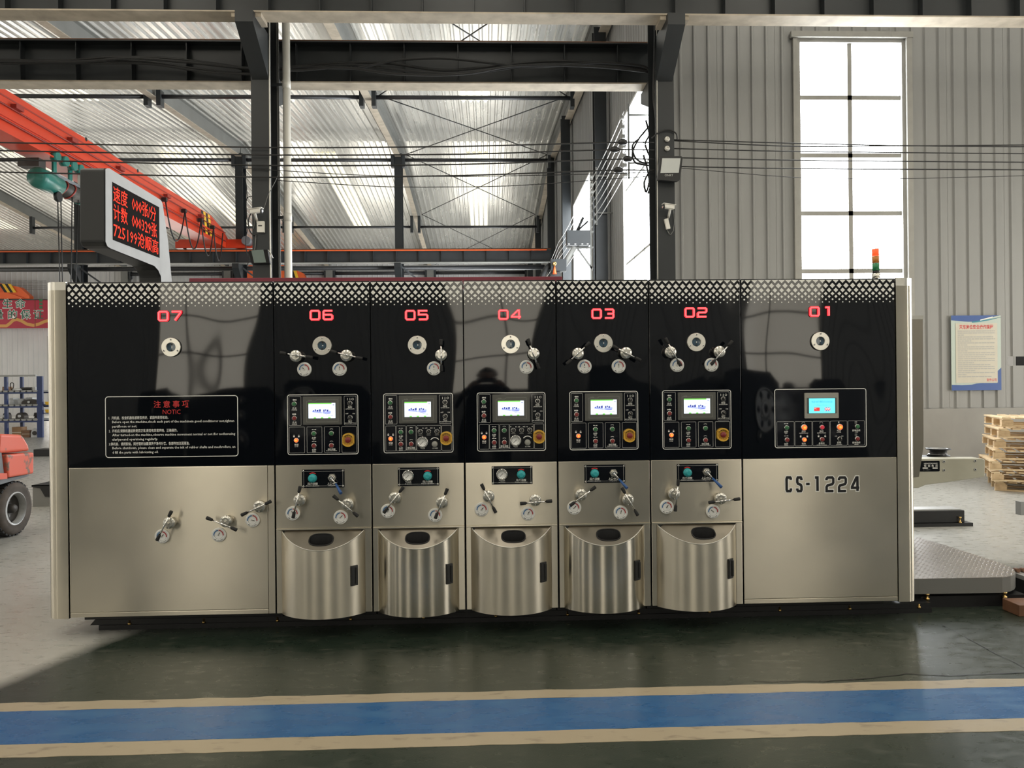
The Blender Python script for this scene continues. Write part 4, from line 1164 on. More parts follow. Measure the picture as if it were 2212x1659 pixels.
UP = {1: dict(num=('06', (695, 681)), sight=(695.7, 746.8), levers=[((638.6, 769), (602.6, 761.5), (676.8, 772.8)), ((748, 768), (713.7, 758.3), (783, 775))],
              gauges=[((657.3, 797.8), -.8), ((733.4, 797), 0)], panel=((620.4, 852.5), (774.9, 981)), lay='A'),
      2: dict(num=('05', (900.3, 681)), sight=(901.3, 745.5), levers=[((952.6, 767), (952.6, 736.6), (953.6, 798.4))], gauges=[((937.4, 795.8), 0)], panel=((827.8, 850.2), (979.7, 977.2)), lay='B'),
      3: dict(num=('04', (1100.9, 680)), sight=(1102.8, 743.7), levers=[((1153, 763.9), (1142.1, 736.6), (1162.7, 791.9))], gauges=[((1137.3, 793), 0)], panel=((1029.7, 848.2), (1179.2, 973.4)), lay='B'),
      4: dict(num=('03', (1302, 678)), sight=(1303.3, 741.3), levers=[((1248.8, 763.7), (1225, 785.4), (1272.7, 740.9)), ((1352.7, 762.2), (1327, 749), (1381, 777))],
              gauges=[((1262.9, 791.7), 0), ((1336.5, 791.2), 0)], panel=((1229.3, 845.8), (1379, 970.7)), lay='A'),
      5: dict(num=('02', (1502.4, 675.3)), sight=(1504.1, 739.2), levers=[((1448.8, 760.6), (1440.1, 735.5), (1467.7, 785.4)), ((1554.7, 759.6), (1576, 743), (1542, 781))],
              gauges=[((1462.9, 788.8), 0), ((1537.1, 788), 0)], panel=((1429.7, 843.4), (1580, 969)), lay='A')}
LO = {1: dict(plate=((652.6, 1014.5), (744.9, 1052.5), 'valve'), levers=[((646.4, 1080.8), (647.6, 1054.4), (633.8, 1115)), ((750.6, 1089.5), (720.9, 1071.6), (772.4, 1114.7))], gauges=[((632.2, 1109), -.3), ((735.7, 1117.4), .8)], port=694),
      2: dict(plate=((859.4, 1010), (949.2, 1048.6), 'gauge'), levers=[((852.5, 1075.8), (870.2, 1053.8), (830.1, 1106.5)), ((954.5, 1085.4), (965.3, 1058.4), (941.2, 1117.5))], gauges=[((837.9, 1104), .4), ((940, 1112.9), .3)], port=902),
      3: dict(plate=((1061.9, 1007.2), (1150.5, 1045.2), 'gauge'), levers=[((1055.7, 1072.1), (1041.2, 1048.3), (1069.9, 1104.9)), ((1156.5, 1080.4), (1127.2, 1087.7), (1189, 1082.4))], gauges=[((1040.3, 1100.3), .8), ((1140.9, 1109.5), .5)], port=1109),
      4: dict(plate=((1261.9, 1004.2), (1350.5, 1042), 'valve'), levers=[((1255.7, 1068.9), (1284.8, 1052.9), (1233.2, 1091.1)), ((1357, 1079.7), (1344.4, 1055.6), (1376.9, 1111.8))], gauges=[((1240.3, 1096.9), .8), ((1340.9, 1107.2), .3)], port=1314),
      5: dict(plate=((1461.8, 1002.3), (1551.2, 1040), 'valve'), levers=[((1456.6, 1067), (1465.3, 1039.6), (1459.1, 1100.9)), ((1557.4, 1077.3), (1533.3, 1085.4), (1595.8, 1077.8))], gauges=[((1440.3, 1095.2), .6), ((1540.2, 1104.8), -.9)], port=1519)}
ULAB = {1: 'printing unit numbered 06 beside the wide left unit, levers level at top', 2: 'printing unit numbered 05, mirror-streaked bulging door, one upright lever at top',
        3: 'middle printing unit numbered 04, satin bulging door, round gauges in its panel', 4: 'printing unit numbered 03, mirror-streaked door, two slanting levers at top',
        5: 'printing unit numbered 02 beside the wide right unit, satin bulging door'}
for k in range(1, 6):
    num = UP[k]['num'][0]
    u = make_unit(k, 'printing_unit', ULAB[k])
    x0, x1 = XB[k], XB[k + 1]; d = UP[k]
    add_number(u, *d['num']); add_sight(u, d['sight'])
    for l_ in d['levers']: add_lever(u, *l_)
    for g in d['gauges']: add_gauge(u, *g)
    add_panel(u, *d['panel'], d['lay'])
    add_fold(u, x0 + GAP, x1 - GAP, ZBOX + .010, ZBLK - .002)
    d = LO[k]; add_plate(u, *d['plate'])
    for l_ in d['levers']: add_lever(u, *l_, yf=-.002)
    for g in d['gauges']: add_gauge(u, *g, yf=-.002)
    add_ink_box(u, x0, x1, X_(d['port'], 1150, -.05), 'stainless_door_sharp' if k in (2, 4) else 'stainless_door')
# wide unit 07 on the left
u7 = make_unit(0, 'die_cutting_unit', 'wide left end unit, red number 07, framed safety notice on its black front')
add_number(u7, '07', (368, 683)); add_sight(u7, (369.5, 750))
add_fold(u7, XB[0] + .004, X_(579, 1150), ZBOT + .03, ZBLK - .002)
add_fold(u7, X_(579.5, 1150), XB[1] - GAP, ZBOT, ZBLK - .002, 'edge_strip')
add_fold(u7, XB[0] + .004, X_(579, 1150), ZBOT, ZBOT + .029, 'bottom_strip')
for l_ in (((364.8, 1129.9), (368.6, 1107.8), (340.8, 1163.5)), ((487, 1126.3), (448.4, 1119.2), (509, 1144)), ((559.7, 1094.4), (582.5, 1084.3), (524.3, 1111.6))): add_lever(u7, *l_, yf=-.002)
for g in (((349.9, 1158.5), .7), ((472.4, 1155.2), .5), ((545.3, 1123.5), 1.9)): add_gauge(u7, *g, yf=-.002)
A, B = aty(226.9, 856.5), aty(515.3, 985.5); x0, x1, z1, z0 = A.x, B.x, A.z, B.z; Wn, Hn = x1 - x0, z1 - z0
mb = MB(); rframe(mb, x0, z0, x1, z1, .02, .0045, YP, 'print_white')
nb = build(mb, 'notice_frame', u7, org=((x0 + x1) / 2, 0, (z0 + z1) / 2))
lt = MB()
for i, ch in enumerate('注意事项'): lt.text(ch, (x0 + Wn * (.391 + .0712 * i), YP, z1 - Hn * .135), UX, UZ, .046, 'print_red', .012)
lt.text('NOTIC', (x0 + Wn * .499, YP, z1 - Hn * .262), UX, UZ, .040, 'print_red', 0, width=Wn * .134)
NL = [('1.  开机前，检查机器各部是否良好，紧固件是否松动。', .027, .447), ('Before open the machine,check each part of the machinein good conditioror not,tighten', .052, .918), ('partifloose or not.', .052, .186),
      ('2.  开机后,观察机器运转是否正常,是否有异常声响，正确操作。', .027, .515), ('After turned-on the machine,observe machine movement normal or not ifor nothavesing', .052, .925), ('ularlysound operateing regularly.', .052, .341),
      ('3.停机前，请把胶轴，网纹辊的油墨清洗干净并分离，各部件加注润滑油。', .027, .605), ('Before shutdown, please clean and separate the ink of rubber shafts and meshrollers, an', .052, .925), ('d fill the parts with lubricating oil.', .052, .345)]
for i, (t, u, wf) in enumerate(NL):
    lt.text(t, (x0 + Wn * u, YP, z1 - Hn * (.352 + .0708 * i)), UX, UZ, .0215, 'print_white', .008, width=Wn * wf, align='l', res=1)
lo = build(lt, 'notice_text', nb, org=wpos(nb)); lo['kind'] = 'stuff'
# wide unit 01 on the right
u1 = make_unit(6, 'feeding_unit', 'wide right end unit, red number 01, outlined CS-1224 on its steel front')
add_number(u1, '01', (1771.5, 673.3)); add_sight(u1, (1771.9, 737)); add_panel(u1, (1672, 840.6), (1871.7, 965.4), 'C')
add_fold(u1, XB[6] + GAP, XB[7] - .002, ZBOT + .03, ZBLK - .002); add_fold(u1, XB[6] + GAP, XB[7] - .002, ZBOT, ZBOT + .029, 'bottom_strip')
LET = {'C': [(1, .82), (1, .92), (.86, 1), (.14, 1), (0, .9), (0, .1), (.14, 0), (.86, 0), (1, .08), (1, .2)], 'S': [(1, .8), (1, .9), (.85, 1), (.15, 1), (0, .9), (0, .66), (.15, .55), (.85, .45), (1, .34), (1, .1), (.85, 0), (.15, 0), (0, .1), (0, .2)],
       '-': [(-.1, .52), (.95, .52)], '1': [(.25, 1), (.7, 1), (.7, 0)], '2': [(0, .8), (0, .9), (.15, 1), (.85, 1), (1, .9), (1, .62), (.85, .5), (.15, .42), (0, .3), (0, 0), (1.02, 0)], '4': [(.75, 0), (.75, 1), (.62, 1), (0, .32), (0, .24), (1.0, .24)]}
A, B = aty(1699, 1033), aty(1856, 1060); hh = A.z - B.z
xs = [1698.8, 1721.8, 1741.5, 1757, 1785, 1812, 1840]; ws = [9, 9, 7.5, 12, 14.5, 14.5, 15.5]
for ch, xp, wp in zip('CS-1224', xs, ws):
    wl_ = X_(xp + wp, 1046) - X_(xp, 1046); ux = UX * (wl_ / hh)
    for mt, lw, y_, nm in (('print_white', .31, -.0028, 'letter_outline'), ('print_black', .19, -.0036, 'letter')):
        mb = MB()
        path = [(p[0] * wl_ / hh, p[1]) for p in LET[ch]]
        ext = [list(p) for p in path]
        if nm == 'letter_outline':       # run the outline past the stroke ends
            for a, b, i in ((ext[1], ext[0], 0), (ext[-2], ext[-1], -1)):
                dx, dz = b[0] - a[0], b[1] - a[1]; L_ = sqrt(dx * dx + dz * dz) or 1
                ext[i] = [b[0] + dx / L_ * .05, b[1] + dz / L_ * .05]
        mb.strokes(ext, lw, (X_(xp, 1046), y_, Z_(xp, 1046) - hh / 2), UX, UZ, hh, mt); build(mb, nm, u1, org=(X_(xp, 1046), 0, Z_(xp, 1046)))
# rounded stainless end posts
def end_post(parent, xin, xout, side):
    """vertical cover with a large rounded outer corner"""
    r = .075; pts = []
    for i in range(9):
        t = radians(90 * i / 8)
        pts.append((xout - side * r + side * r * sin(t), -.004 + r - r * cos(t)))
    outl = [(xin, -.004)] + pts + [(xout, .55), (xin, .55)]
    zb_, zt_ = ZBOT - .006, ZTOP + .006
    mb = MB(); q = [(x, y, zb_) for x, y in outl]
    if side < 0: q = q[::-1]
    n = len(q)
    mb.add(q + [(x, y, zt_ - .05) for x, y, _ in q], [(i, (i + 1) % n, n + (i + 1) % n, n + i) for i in range(n)], 'stainless', True)
    mb.flat([(x, y, zb_) for x, y, _ in q][::-1], 'stainless')
    o = build(mb, 'end_post', parent, org=((xin + xout) / 2, 0, zb_), recalc=True)
    e = o.modifiers.new('edge_split', 'EDGE_SPLIT'); e.split_angle = radians(50)
    mb = MB(); mb.prism([(x * 1.0, y - .0, zt_ - .05) for x, y, _ in q], (0, 0, .05), 'chrome_soft', smooth=False); build(mb, 'post_cap', o, recalc=True)
end_post(u7, XB[0] - .003, X_(95, 900), -1)
end_post(u1, XB[7] + .003, X_(1981.5, 900), 1)
# dark steel flank visible past the right end post
ya = .75
A, B = aty(1978, 684, ya), aty(1994, 684, ya)
mb = MB(); q = [aty(1960, 684, ya), aty(1993.5, 682, ya), aty(1995, 965, ya), aty(1985, 1030, ya), aty(1960, 1034, ya)]
mb.prism(q[::-1], (0, .5, 0), 'stainless_dark'); mb.box((A.x - .1, ya - .004, A.z - .02), (B.x, ya + .5, A.z + .006), 'chrome_soft'); build(mb, 'flank_panel', u1, recalc=True)

# rails the units roll on
for nm, ya, yb, lab in (('machine_rail', .15, .30, 'long black floor rail under the front of the machine'), ('machine_rail', 1.55, 1.70, 'long black floor rail under the back of the machine')):
    xa = atz(212, 1350, 0).x; xb_ = atz(1990, 1312, 0).x
    r_ = empty(nm, ((xa + xb_) / 2, (ya + yb) / 2, 0), lab, 'rail')
    mb = MB(); mb.box((xa + .06, ya, 0), (xb_, yb, .030), 'black'); build(mb, 'base_plate', r_)
    mb = MB(); mb.prism([(xa, ya + .01, .030), (xb_, ya + .01, .030), (xb_, ya + .01, .064), (xa + .03, ya + .01, .064)], (0, .10, 0), 'black'); build(mb, 'rail_head', r_, recalc=True)
    x = xa + .25; me = None
    while x < xb_:
        b_ = MB(); b_.lathe([(0, 0), (.010, 0), (.010, .012), (.005, .013), (.005, .028), (0, .028)], (x, ya + .006, .03), UZ, 'brass', 8)
        if me is None: me = mesh_from(b_, 'bolt', (x, ya + .006, .03))
        place(me, 'bolt', r_, (x, ya + .006, .03)); x += .47

# ================================================================== THINGS ON AND AROUND THE MACHINE
# ---- counter display sign standing on the left unit, its face turned to the right
SX = X_(233, 450, .32)
def S(px, py, dx=0.0): p = atx(px, py, SX); return V((SX + dx, p.y, p.z))
out = [(227.8, 366), (231, 363.6), (236, 363.4), (341.7, 428.5), (348, 433), (351.2, 440), (363, 520), (375.6, 608), (349.9, 608), (347.5, 597), (342, 584), (333.6, 574.5), (238.7, 536.6), (232, 532), (228, 522)]
Po = [S(*p) for p in out]
for p in Po: p.z = max(p.z, ZTOP + .004)
Po[7].z = Po[8].z = ZTOP + .004
cn = sum(Po, V((0, 0, 0))) / len(Po)
sign = empty('display_sign', (SX - .08, Po[7].y - .1, ZTOP + .004), 'black LED counter sign with grey frame and red Chinese text, on machine top', 'display sign')
mb = MB(); mb.prism([p + V((-.17, 0, 0)) for p in Po], (.165, 0, 0), 'led_body'); build(mb, 'housing', sign, recalc=True, bevel=.012)
sc4 = [S(241.4, 389.2), S(343.1, 450.2), S(345, 560), S(244.1, 515.3)]
zt = (sc4[0].z + sc4[1].z) / 2; zbm = (sc4[2].z + sc4[3].z) / 2; ya, yb = (sc4[0].y + sc4[3].y) / 2, (sc4[1].y + sc4[2].y) / 2
mb = MB()
# frame = face plate around the screen opening, fanned from the outline to the opening
inn = []
for p in Po:
    y = min(max(p.y, ya), yb); z = min(max(p.z, zbm), zt); inn.append(V((SX, y, z)))
inn = [V((SX, ya, zt)), V((SX, ya, zt)), V((SX, ya, zt)), V((SX, yb, zt)), V((SX, yb, zt)), V((SX, yb, zt)), V((SX, yb, zbm + .2)), V((SX, yb, zbm)), V((SX, yb, zbm)), V((SX, yb, zbm)), V((SX, yb, zbm)), V((SX, yb, zbm)), V((SX, ya, zbm)), V((SX, ya, zbm)), V((SX, ya, zbm))]
n = len(Po)
mb.add([p.copy() for p in Po] + inn, [(i, (i + 1) % n, n + (i + 1) % n, n + i) for i in range(n)], 'led_frame')
for a, b in (((ya, zt), (yb, zt)), ((yb, zt), (yb, zbm)), ((yb, zbm), (ya, zbm)), ((ya, zbm), (ya, zt))):
    mb.flat([(SX, a[0], a[1]), (SX, b[0], b[1]), (SX - .02, b[0], b[1]), (SX - .02, a[0], a[1])], 'led_body')
fr_ = build(mb, 'front_frame', sign)
mb = MB(); mb.flat([(SX + .0012, ya, zbm), (SX + .0012, yb, zbm), (SX + .0012, yb, zt), (SX + .0012, ya, zt)], 'led_screen'); build(mb, 'screen', sign)
lt = MB(); hS = zt - zbm; wS = yb - ya; EY = V((0, 1, 0))
for i, (t, w_) in enumerate((('速度  000张/分', .90), ('计数  000329张', .92), ('725199沧顺高', .95))):
    lt.text(t, (SX + .0025, ya + wS * .015, zt - hS * (.19 + .31 * i)), EY, UZ, hS * .30, 'led_text', .0, width=wS * w_, align='l', res=1)
o = build(lt, 'led_text', sign); o['kind'] = 'stuff'

# ---- stack light on the right unit
tb = aty(1893, 601, .30); tx, ty, tzz = tb.x, .30, ZTOP + .004
tl = empty('stack_light', (tx, ty, tzz), 'small red, amber and green stack light on the machine top', 'signal light')
k = (Z_(1893, 523, .3) - Z_(1893, 601, .3)) / 78; lean = V((-.02, 0, 1))
def tp(px_up): return V((tx, ty, tzz)) + lean * (k * px_up)
r_ = 7.2 * k
mb = MB(); mb.lathe([(0, 0), (8 * k, 0), (8 * k, 2 * k), (4 * k, 4 * k), (3.2 * k, 9 * k), (0, 10 * k)], tp(0), lean, 'black', 16); build(mb, 'foot', tl)
for nm, a, b, mt, rr in (('collar', 9, 13, 'black', .5), ('base_ring', 13, 24, 'chrome_soft', 1.15), ('neck', 24, 30, 'black', .95), ('green_lens', 30, 45.5, 'tower_green', 1), ('amber_lens', 46, 61, 'tower_amber', 1), ('red_lens', 61.5, 77, 'tower_red', 1)):
    mb = MB(); mb.cyl(tp(a), tp(b), r_ * rr, mt, 18); build(mb, nm, tl)

# ---- maroon frame standing behind the machine
YM = 3.4; a, b = aty(408, 599, YM), aty(1215, 599, YM); zm = (a.z + b.z) / 2
mf = empty('maroon_frame', ((a.x + b.x) / 2, YM, 0), 'maroon steel portal frame showing just above the machine', 'frame')
mb = MB(); mb.box((a.x, YM, zm - .16), (b.x, YM + .16, zm), 'maroon'); build(mb, 'crossbeam', mf, bevel=.006)
for x in (a.x + .1, b.x - .26):
    mb = MB(); mb.box((x, YM, 0), (x + .16, YM + .16, zm - .16), 'maroon'); build(mb, 'leg', mf)

# ================================================================== CRANES
XC = X_(470, 500, 22.4)
gz1 = (atx(0, 185, XC + .22).z + atx(430, 450, XC + .22).z) / 2; gz0 = zb3t + .09
ye = Y_B3
cr = empty('bridge_crane', (XC, 14.5, zb3t + .07), 'big red bridge crane girder slanting across the upper left', 'crane')
def gprof(x):
    return [(x, 7.15, gz0 + .25), (x, 7.9, gz0), (x, ye - .9, gz0), (x, ye + .05, gz0 + .02), (x, ye + .15, gz0 + .35), (x, ye - .45, gz1 - .25), (x, ye - 1.6, gz1), (x, 8.2, gz1), (x, 7.15, gz1 - .4)]
mb = MB(); mb.prism(gprof(XC - .22), (.44, 0, 0), 'crane_red'); build(mb, 'girder', cr, recalc=True)
mb = MB(); mb.box((XC - .30, 7.9, gz0 - .03), (XC + .30, ye - .8, gz0), 'crane_red'); build(mb, 'track_flange', cr)
mb = MB(); mb.box((XC + .22, 8.0, gz0 + .30), (XC + .26, ye - .5, gz0 + .36), 'crane_red'); build(mb, 'side_rib', cr)
for z, r_, mt in ((gz0 + .52, .018, 'crane_dkred'), (gz0 + .22, .022, 'crane_dkred')):
    mb = MB(); mb.cyl((XC + .27, 8.0, z), (XC + .27, ye - .3, z), r_, mt, 6); build(mb, 'conduit', cr)
mb = MB(); mb.box((XC + .225, 9.5, gz0 + .70), (XC + .23, ye - 1.4, gz0 + .73), 'crane_dkred'); build(mb, 'weld_seam', cr)
for y in (10.4, 12.4, 14.6, 17.4, 20.0):
    mb = MB(); mb.box((XC + .22, y, gz0 + .55), (XC + .34, y + .25, gz0 + .63), 'crane_dkred'); build(mb, 'cable_bracket', cr)
for y in (13.2, 15.8): mb = MB(); mb.cyl((XC + .221, y, gz0 + .85), (XC + .226, y, gz0 + .85), .05, 'black', 10); build(mb, 'access_hole', cr)
for i, y in enumerate((ye - 2.3, ye - 2.1, ye - 1.9, ye - 1.7)):
    mb = MB(); mt = 'black' if i % 2 == 0 else 'yellow'
    mb.prism([(XC + .221, y, gz1 - .72), (XC + .221, y + .2, gz1 - .72), (XC + .221, y, gz1 - .02), (XC + .221, y - .2, gz1 - .02)], (.004, 0, 0), mt); build(mb, 'warning_stripe', cr, recalc=True)
for yy, x0_, x1_ in ((ye, XC - 1.6, XC + 1.6), (Y_COL + .60, XC - 1.6, XC + 1.6)):
    zz = (zb3t if yy == ye else ZT2) + .075
    mb = MB(); mb.box((x0_, yy - .14, zz + .02), (x1_, yy + .14, zz + .34), 'crane_red'); build(mb, 'end_carriage', cr, bevel=.01)
    for x in (x0_ + .3, x1_ - .3):
        mb = MB(); mb.cyl((x, yy - .05, zz + .14), (x, yy + .05, zz + .14), .14, 'steel_dark', 14); build(mb, 'wheel', cr)
mb = MB(); mb.cyl((XC + 1.05, ye - .14, zb3t + .3), (XC + 1.05, ye - .5, zb3t + .3), .16, 'fork_grey', 14); build(mb, 'drive_motor', cr)
# festoon loops on the crane
pts = [17.2, 18.6, 19.9, 21.0, 21.9]
for a, b in zip(pts, pts[1:]):
    mb = MB(); path = []
    for i in range(13):
        t = i / 12; yv = a + (b - a) * t; path.append((XC + .36, yv, gz0 + .40 - 1.05 * (1 - (2 * t - 1) ** 2)))
    mb.tube(path, .022, 'wire', 6); build(mb, 'festoon_cable', cr)
    mb = MB(); mb.box((XC + .26, a - .05, gz0 + .36), (XC + .40, a + .05, gz0 + .47), 'steel_dark'); build(mb, 'cable_trolley', cr)
# hoist under the girder
hy0 = atx(60, 395, XC).y; hy1 = atx(176, 420, XC).y; hz = aty(95, 392, hy0 + .4).z
ho = empty('electric_hoist', (XC + .1, (hy0 + hy1) / 2, hz), 'green electric hoist with rope drum hanging under the red crane', 'hoist')
hx = XC + .16; L_ = hy1 - hy0
def H(y): return V((hx, hy0 + L_ * y, hz))
mb = MB(); mb.lathe([(0, -.02), (.14, 0), (.21, .04), (.225, .12), (.225, L_ * .26), (.205, L_ * .28), (.205, L_ * .38), (0, L_ * .38)], H(0), (0, 1, 0), 'hoist_green', 24); build(mb, 'gear_case', ho)
mb = MB(); mb.cyl(H(.38), H(.78), .175, 'part_dark', 22); build(mb, 'rope_drum', ho)
for t in (.47, .62):
    mb = MB(); mb.tube([H(t) + V((.19 * cos(radians(a)), .04 * sin(radians(a * 2)) + (a - 180) * .0006, .19 * sin(radians(a)))) for a in range(-100, 101, 20)], .018, 'crane_dkred', 6); build(mb, 'rope_guide', ho)
mb = MB(); mb.lathe([(0, 0), (.19, 0), (.19, L_ * .06), (.165, L_ * .07), (.165, L_ * .2), (.12, L_ * .23), (0, L_ * .235)], H(.78), (0, 1, 0), 'hoist_green', 22); build(mb, 'motor', ho)
mb = MB(); mb.box((hx + .05, H(.84).y, hz + .1), (hx + .2, H(.95).y, hz + .26), 'hoist_blue'); build(mb, 'junction_box', ho)
mb = MB(); mb.box((hx - .1, H(.2).y, hz + .15), (hx + .12, H(.82).y, hz + .22), 'fork_grey'); build(mb, 'tie_plate', ho)
for ta, tb_ in ((.30, .36), (.60, .66)): mb = MB(); mb.box((hx - .02, H(ta).y, hz + .2), (hx + .02, H(tb_).y, gz0 - .02), 'hoist_green'); build(mb, 'suspension_plate', ho)
for t in (.26, .42, .58, .72):
    mb = MB(); mb.cyl(V((XC + .20, H(t).y, gz0 + .02)), V((XC + .34, H(t).y, gz0 + .02)), .11, 'hoist_green', 16); build(mb, 'trolley_wheel', ho)
mb = MB(); mb.box((hx - .5, H(.1).y, gz0 - .28), (hx - .05, H(.22).y, gz0 - .10), 'part_dark'); build(mb, 'counterweight_block', ho)
mb = MB(); mb.box((hx + .02, H(.75).y, gz0 - .5), (hx + .34, H(1.05).y, gz0 - .08), 'white_plastic'); build(mb, 'control_box', ho, bevel=.02)
zr_ = 2.2
for t, dx in ((.30, .1), (.36, .1), (.56, .12), (.68, .12)):
    mb = MB(); mb.cyl(H(t) + V((dx, 0, -.15)), V((hx + .08 + (t - .5) * .1, H(.48).y + (t - .48) * L_ * .55, zr_ + .35)), .012, 'wire', 6); build(mb, 'hoist_rope', ho)
mb = MB(); mb.cyl(H(.31) + V((.06, 0, -.27)), H(.31) + V((.14, 0, -.27)), .11, 'black', 18); build(mb, 'rope_pulley', ho)
mb = MB(); mb.box((hx - .1, H(.40).y, zr_ + .05), (hx + .24, H(.56).y, zr_ + .36), 'yellow'); mb.tube([(hx + .07, H(.48).y, zr_ + .05), (hx + .07, H(.48).y, zr_ - .08), (hx + .07, H(.48).y + .07, zr_ - .16), (hx + .07, H(.48).y + .14, zr_ - .08)], .025, 'steel_dark', 8); build(mb, 'hook_block', ho)
# orange end carriages on the furthest runway, with the banner on the beam below them
def carriage(px0, px1, py_top, label, stripe_at=None):
    x0, x1 = X_(px0, 620, Y_B4 - .2), X_(px1, 620, Y_B4 - .2); z1_ = Z_((px0 + px1) / 2, py_top, Y_B4 - .2)
    r_ = empty('crane_carriage', ((x0 + x1) / 2, Y_B4, zb4t), label, 'crane')
    zb_ = zb4t + .02; h = z1_ - zb_
    mb = MB(); mb.prism([(x0, Y_B4 - .2, zb_), (x1, Y_B4 - .2, zb_), (x1, Y_B4 - .2, zb_ + h * .18), (x1 - .55, Y_B4 - .2, zb_ + h * .75), (x1 - 1.6, Y_B4 - .2, z1_), (x0 + 1.0, Y_B4 - .2, z1_), (x0, Y_B4 - .2, zb_ + h * .5)], (0, .4, 0), 'crane_orange'); build(mb, 'carriage_body', r_, recalc=True)
    mb = MB(); mb.prism([(x0 + .2, Y_B4 - .26, zb_), (x1 - .2, Y_B4 - .26, zb_), (x1 - 1.3, Y_B4 - .26, zb_ + h * .45), (x0 + .2, Y_B4 - .26, zb_ + h * .6)], (0, .06, 0), 'crane_orange'); build(mb, 'side_box', r_, recalc=True)
    xs_ = x1 - 1.55
    for i in range(4):
        mb = MB(); xx = xs_ + i * .16
        mb.prism([(xx + .22, Y_B4 - .266, zb_ + h * .4), (xx + .38, Y_B4 - .266, zb_ + h * .4), (xx + .08, Y_B4 - .266, zb_ + h * .94), (xx - .08, Y_B4 - .266, zb_ + h * .94)], (0, .06, 0), 'black' if i % 2 == 0 else 'yellow'); build(mb, 'warning_stripe', r_, recalc=True)
carriage(-160, 63, 612, 'orange crane carriage above the red banner at the left edge')
carriage(500, 676, 573, 'orange crane carriage behind the white downpipe')
# banner
bx0, bx1 = X_(-330, 680, Y_B4 - .2), X_(118, 680, Y_B4 - .2)
bt, bb = Z_(40, 648.5, Y_B4 - .2), Z_(40, 709, Y_B4 - .2)
bn = empty('slogan_banner', ((bx0 + bx1) / 2, Y_B4 - .2, bb), 'red slogan banner with white-edged dark green characters and gold ribbon', 'banner')
mb = MB(); mb.box((bx0, Y_B4 - .21, bb), (bx1, Y_B4 - .19, bt), 'banner_red'); build(mb, 'sheet', bn)
mb = MB(); mb.box((X_(76, 680, Y_B4 - .2) - .03, Y_B4 - .216, bb), (X_(76, 680, Y_B4 - .2) + .03, Y_B4 - .21, bt), 'crane_dkred'); build(mb, 'seam', bn)
hb = bt - bb; yb_ = Y_B4 - .213
def bpx(px, py): return aty(px, py, yb_)
for row, chars in ((656, (('生', 16), ('命', 44))), (679, (('量', -4), ('的', 27), ('保', 55), ('证', 83)))):
    for ch, px in chars:
        c = bpx(px, row); mb = MB()
        mb.text(ch, c, UX, UZ, hb * .36, 'print_white', .045, res=2); o1 = build(mb, 'character_edge', bn)
        mb = MB(); mb.text(ch, c + V((0, -.004, 0)), UX, UZ, hb * .36, 'print_green', .008, res=2); build(mb, 'character', o1)
lt = MB(); path = [bpx(px, py) + V((0, .0, 0)) for px, py in ((-90, 690), (-40, 700), (0, 704), (14, 704), (22, 698), (28, 692), (36, 690), (46, 693), (58, 700), (72, 703), (84, 700), (95, 695), (112, 690))]
lt.strokes([(p.x - path[0].x, p.z - path[0].z) for p in path], .17, path[0], UX, UZ, 1, 'banner_gold'); build(lt, 'gold_ribbon', bn)
for i in range(3):
    c = bpx(88, 649 + i * 7.5); mb = MB(); mb.box((c.x - .08, yb_ - .004, c.z - .07), (c.x + .1, yb_, c.z + .07), 'button_green'); build(mb, 'green_mark', bn)
# wire lines hanging in front of the far wall at the left
for i, py in enumerate((607, 611, 616, 620, 625)):
    p, q = aty(-200, py, Y_FAR - .482), aty(100, py, Y_FAR - .482); mb = MB(); mb.cyl(p, q, .012, 'wire_grey', 4)
    o = build(mb, 'thin_wire'); tag(o, 'thin grey wire crossing before the back wall at the left edge', 'wire', 'thin wires above the banner')

# ================================================================== WIRES, LAMPS, PIPES ON THE COLUMNS
YF = Y_COL - .225            # front flange of the columns
def wire(name, pix, Y, r, label, group='overhead wires', mt='wire', n=10):
    P_ = [aty(px, py, Y) for px, py in pix]; path = []
    for p, q in zip(P_, P_[1:]):
        for i in range(n): path.append(p.lerp(q, i / n))
    path.append(P_[-1]); m = len(path)
    sm = [path[0]] + [(path[max(0, i - 3)] + path[i] * 2 + path[min(m - 1, i + 3)]) / 4 for i in range(1, m - 1)] + [path[-1]]
    mb = MB(); mb.tube(sm, r, mt, 5); o = build(mb, name); tag(o, label, 'wire', group); return o
LW = [([(-500, 298), (0, 308), (590, 320), (1000, 317), (1345, 307)], 'topmost'), ([(-500, 312), (0, 326), (600, 336), (1000, 334), (1328, 323)], 'second'), ([(-500, 330), (0, 345), (600, 359), (1000, 356), (1356, 343)], 'third'), ([(-500, 360), (0, 372), (600, 384.5), (1000, 380), (1336, 367)], 'fourth')]
for pix, s in LW:
    o = wire('overhead_wire', pix + [(1413, pix[-1][1] + 1)], YF - .06, .011, 'dark overhead wire left of the corner column, %s from the top' % s)
    c = aty(*pix[-1], YF - .06); mb = MB(); mb.lathe([(.005, -.07), (.03, -.06), (.045, -.02), (.045, .02), (.03, .06), (.005, .07)], c, UX, 'black', 10); build(mb, 'insulator', o)
wire('overhead_wire', [(520, 363), (770, 379), (1000, 382), (1300, 376), (1413, 372)], YF - .03, .006, 'thin sagging wire from the hoist side to the corner column')
wire('overhead_wire', [(600, 390), (840, 405), (1100, 403), (1330, 386), (1413, 380)], YF - .03, .006, 'lowest thin sagging wire left of the corner column')
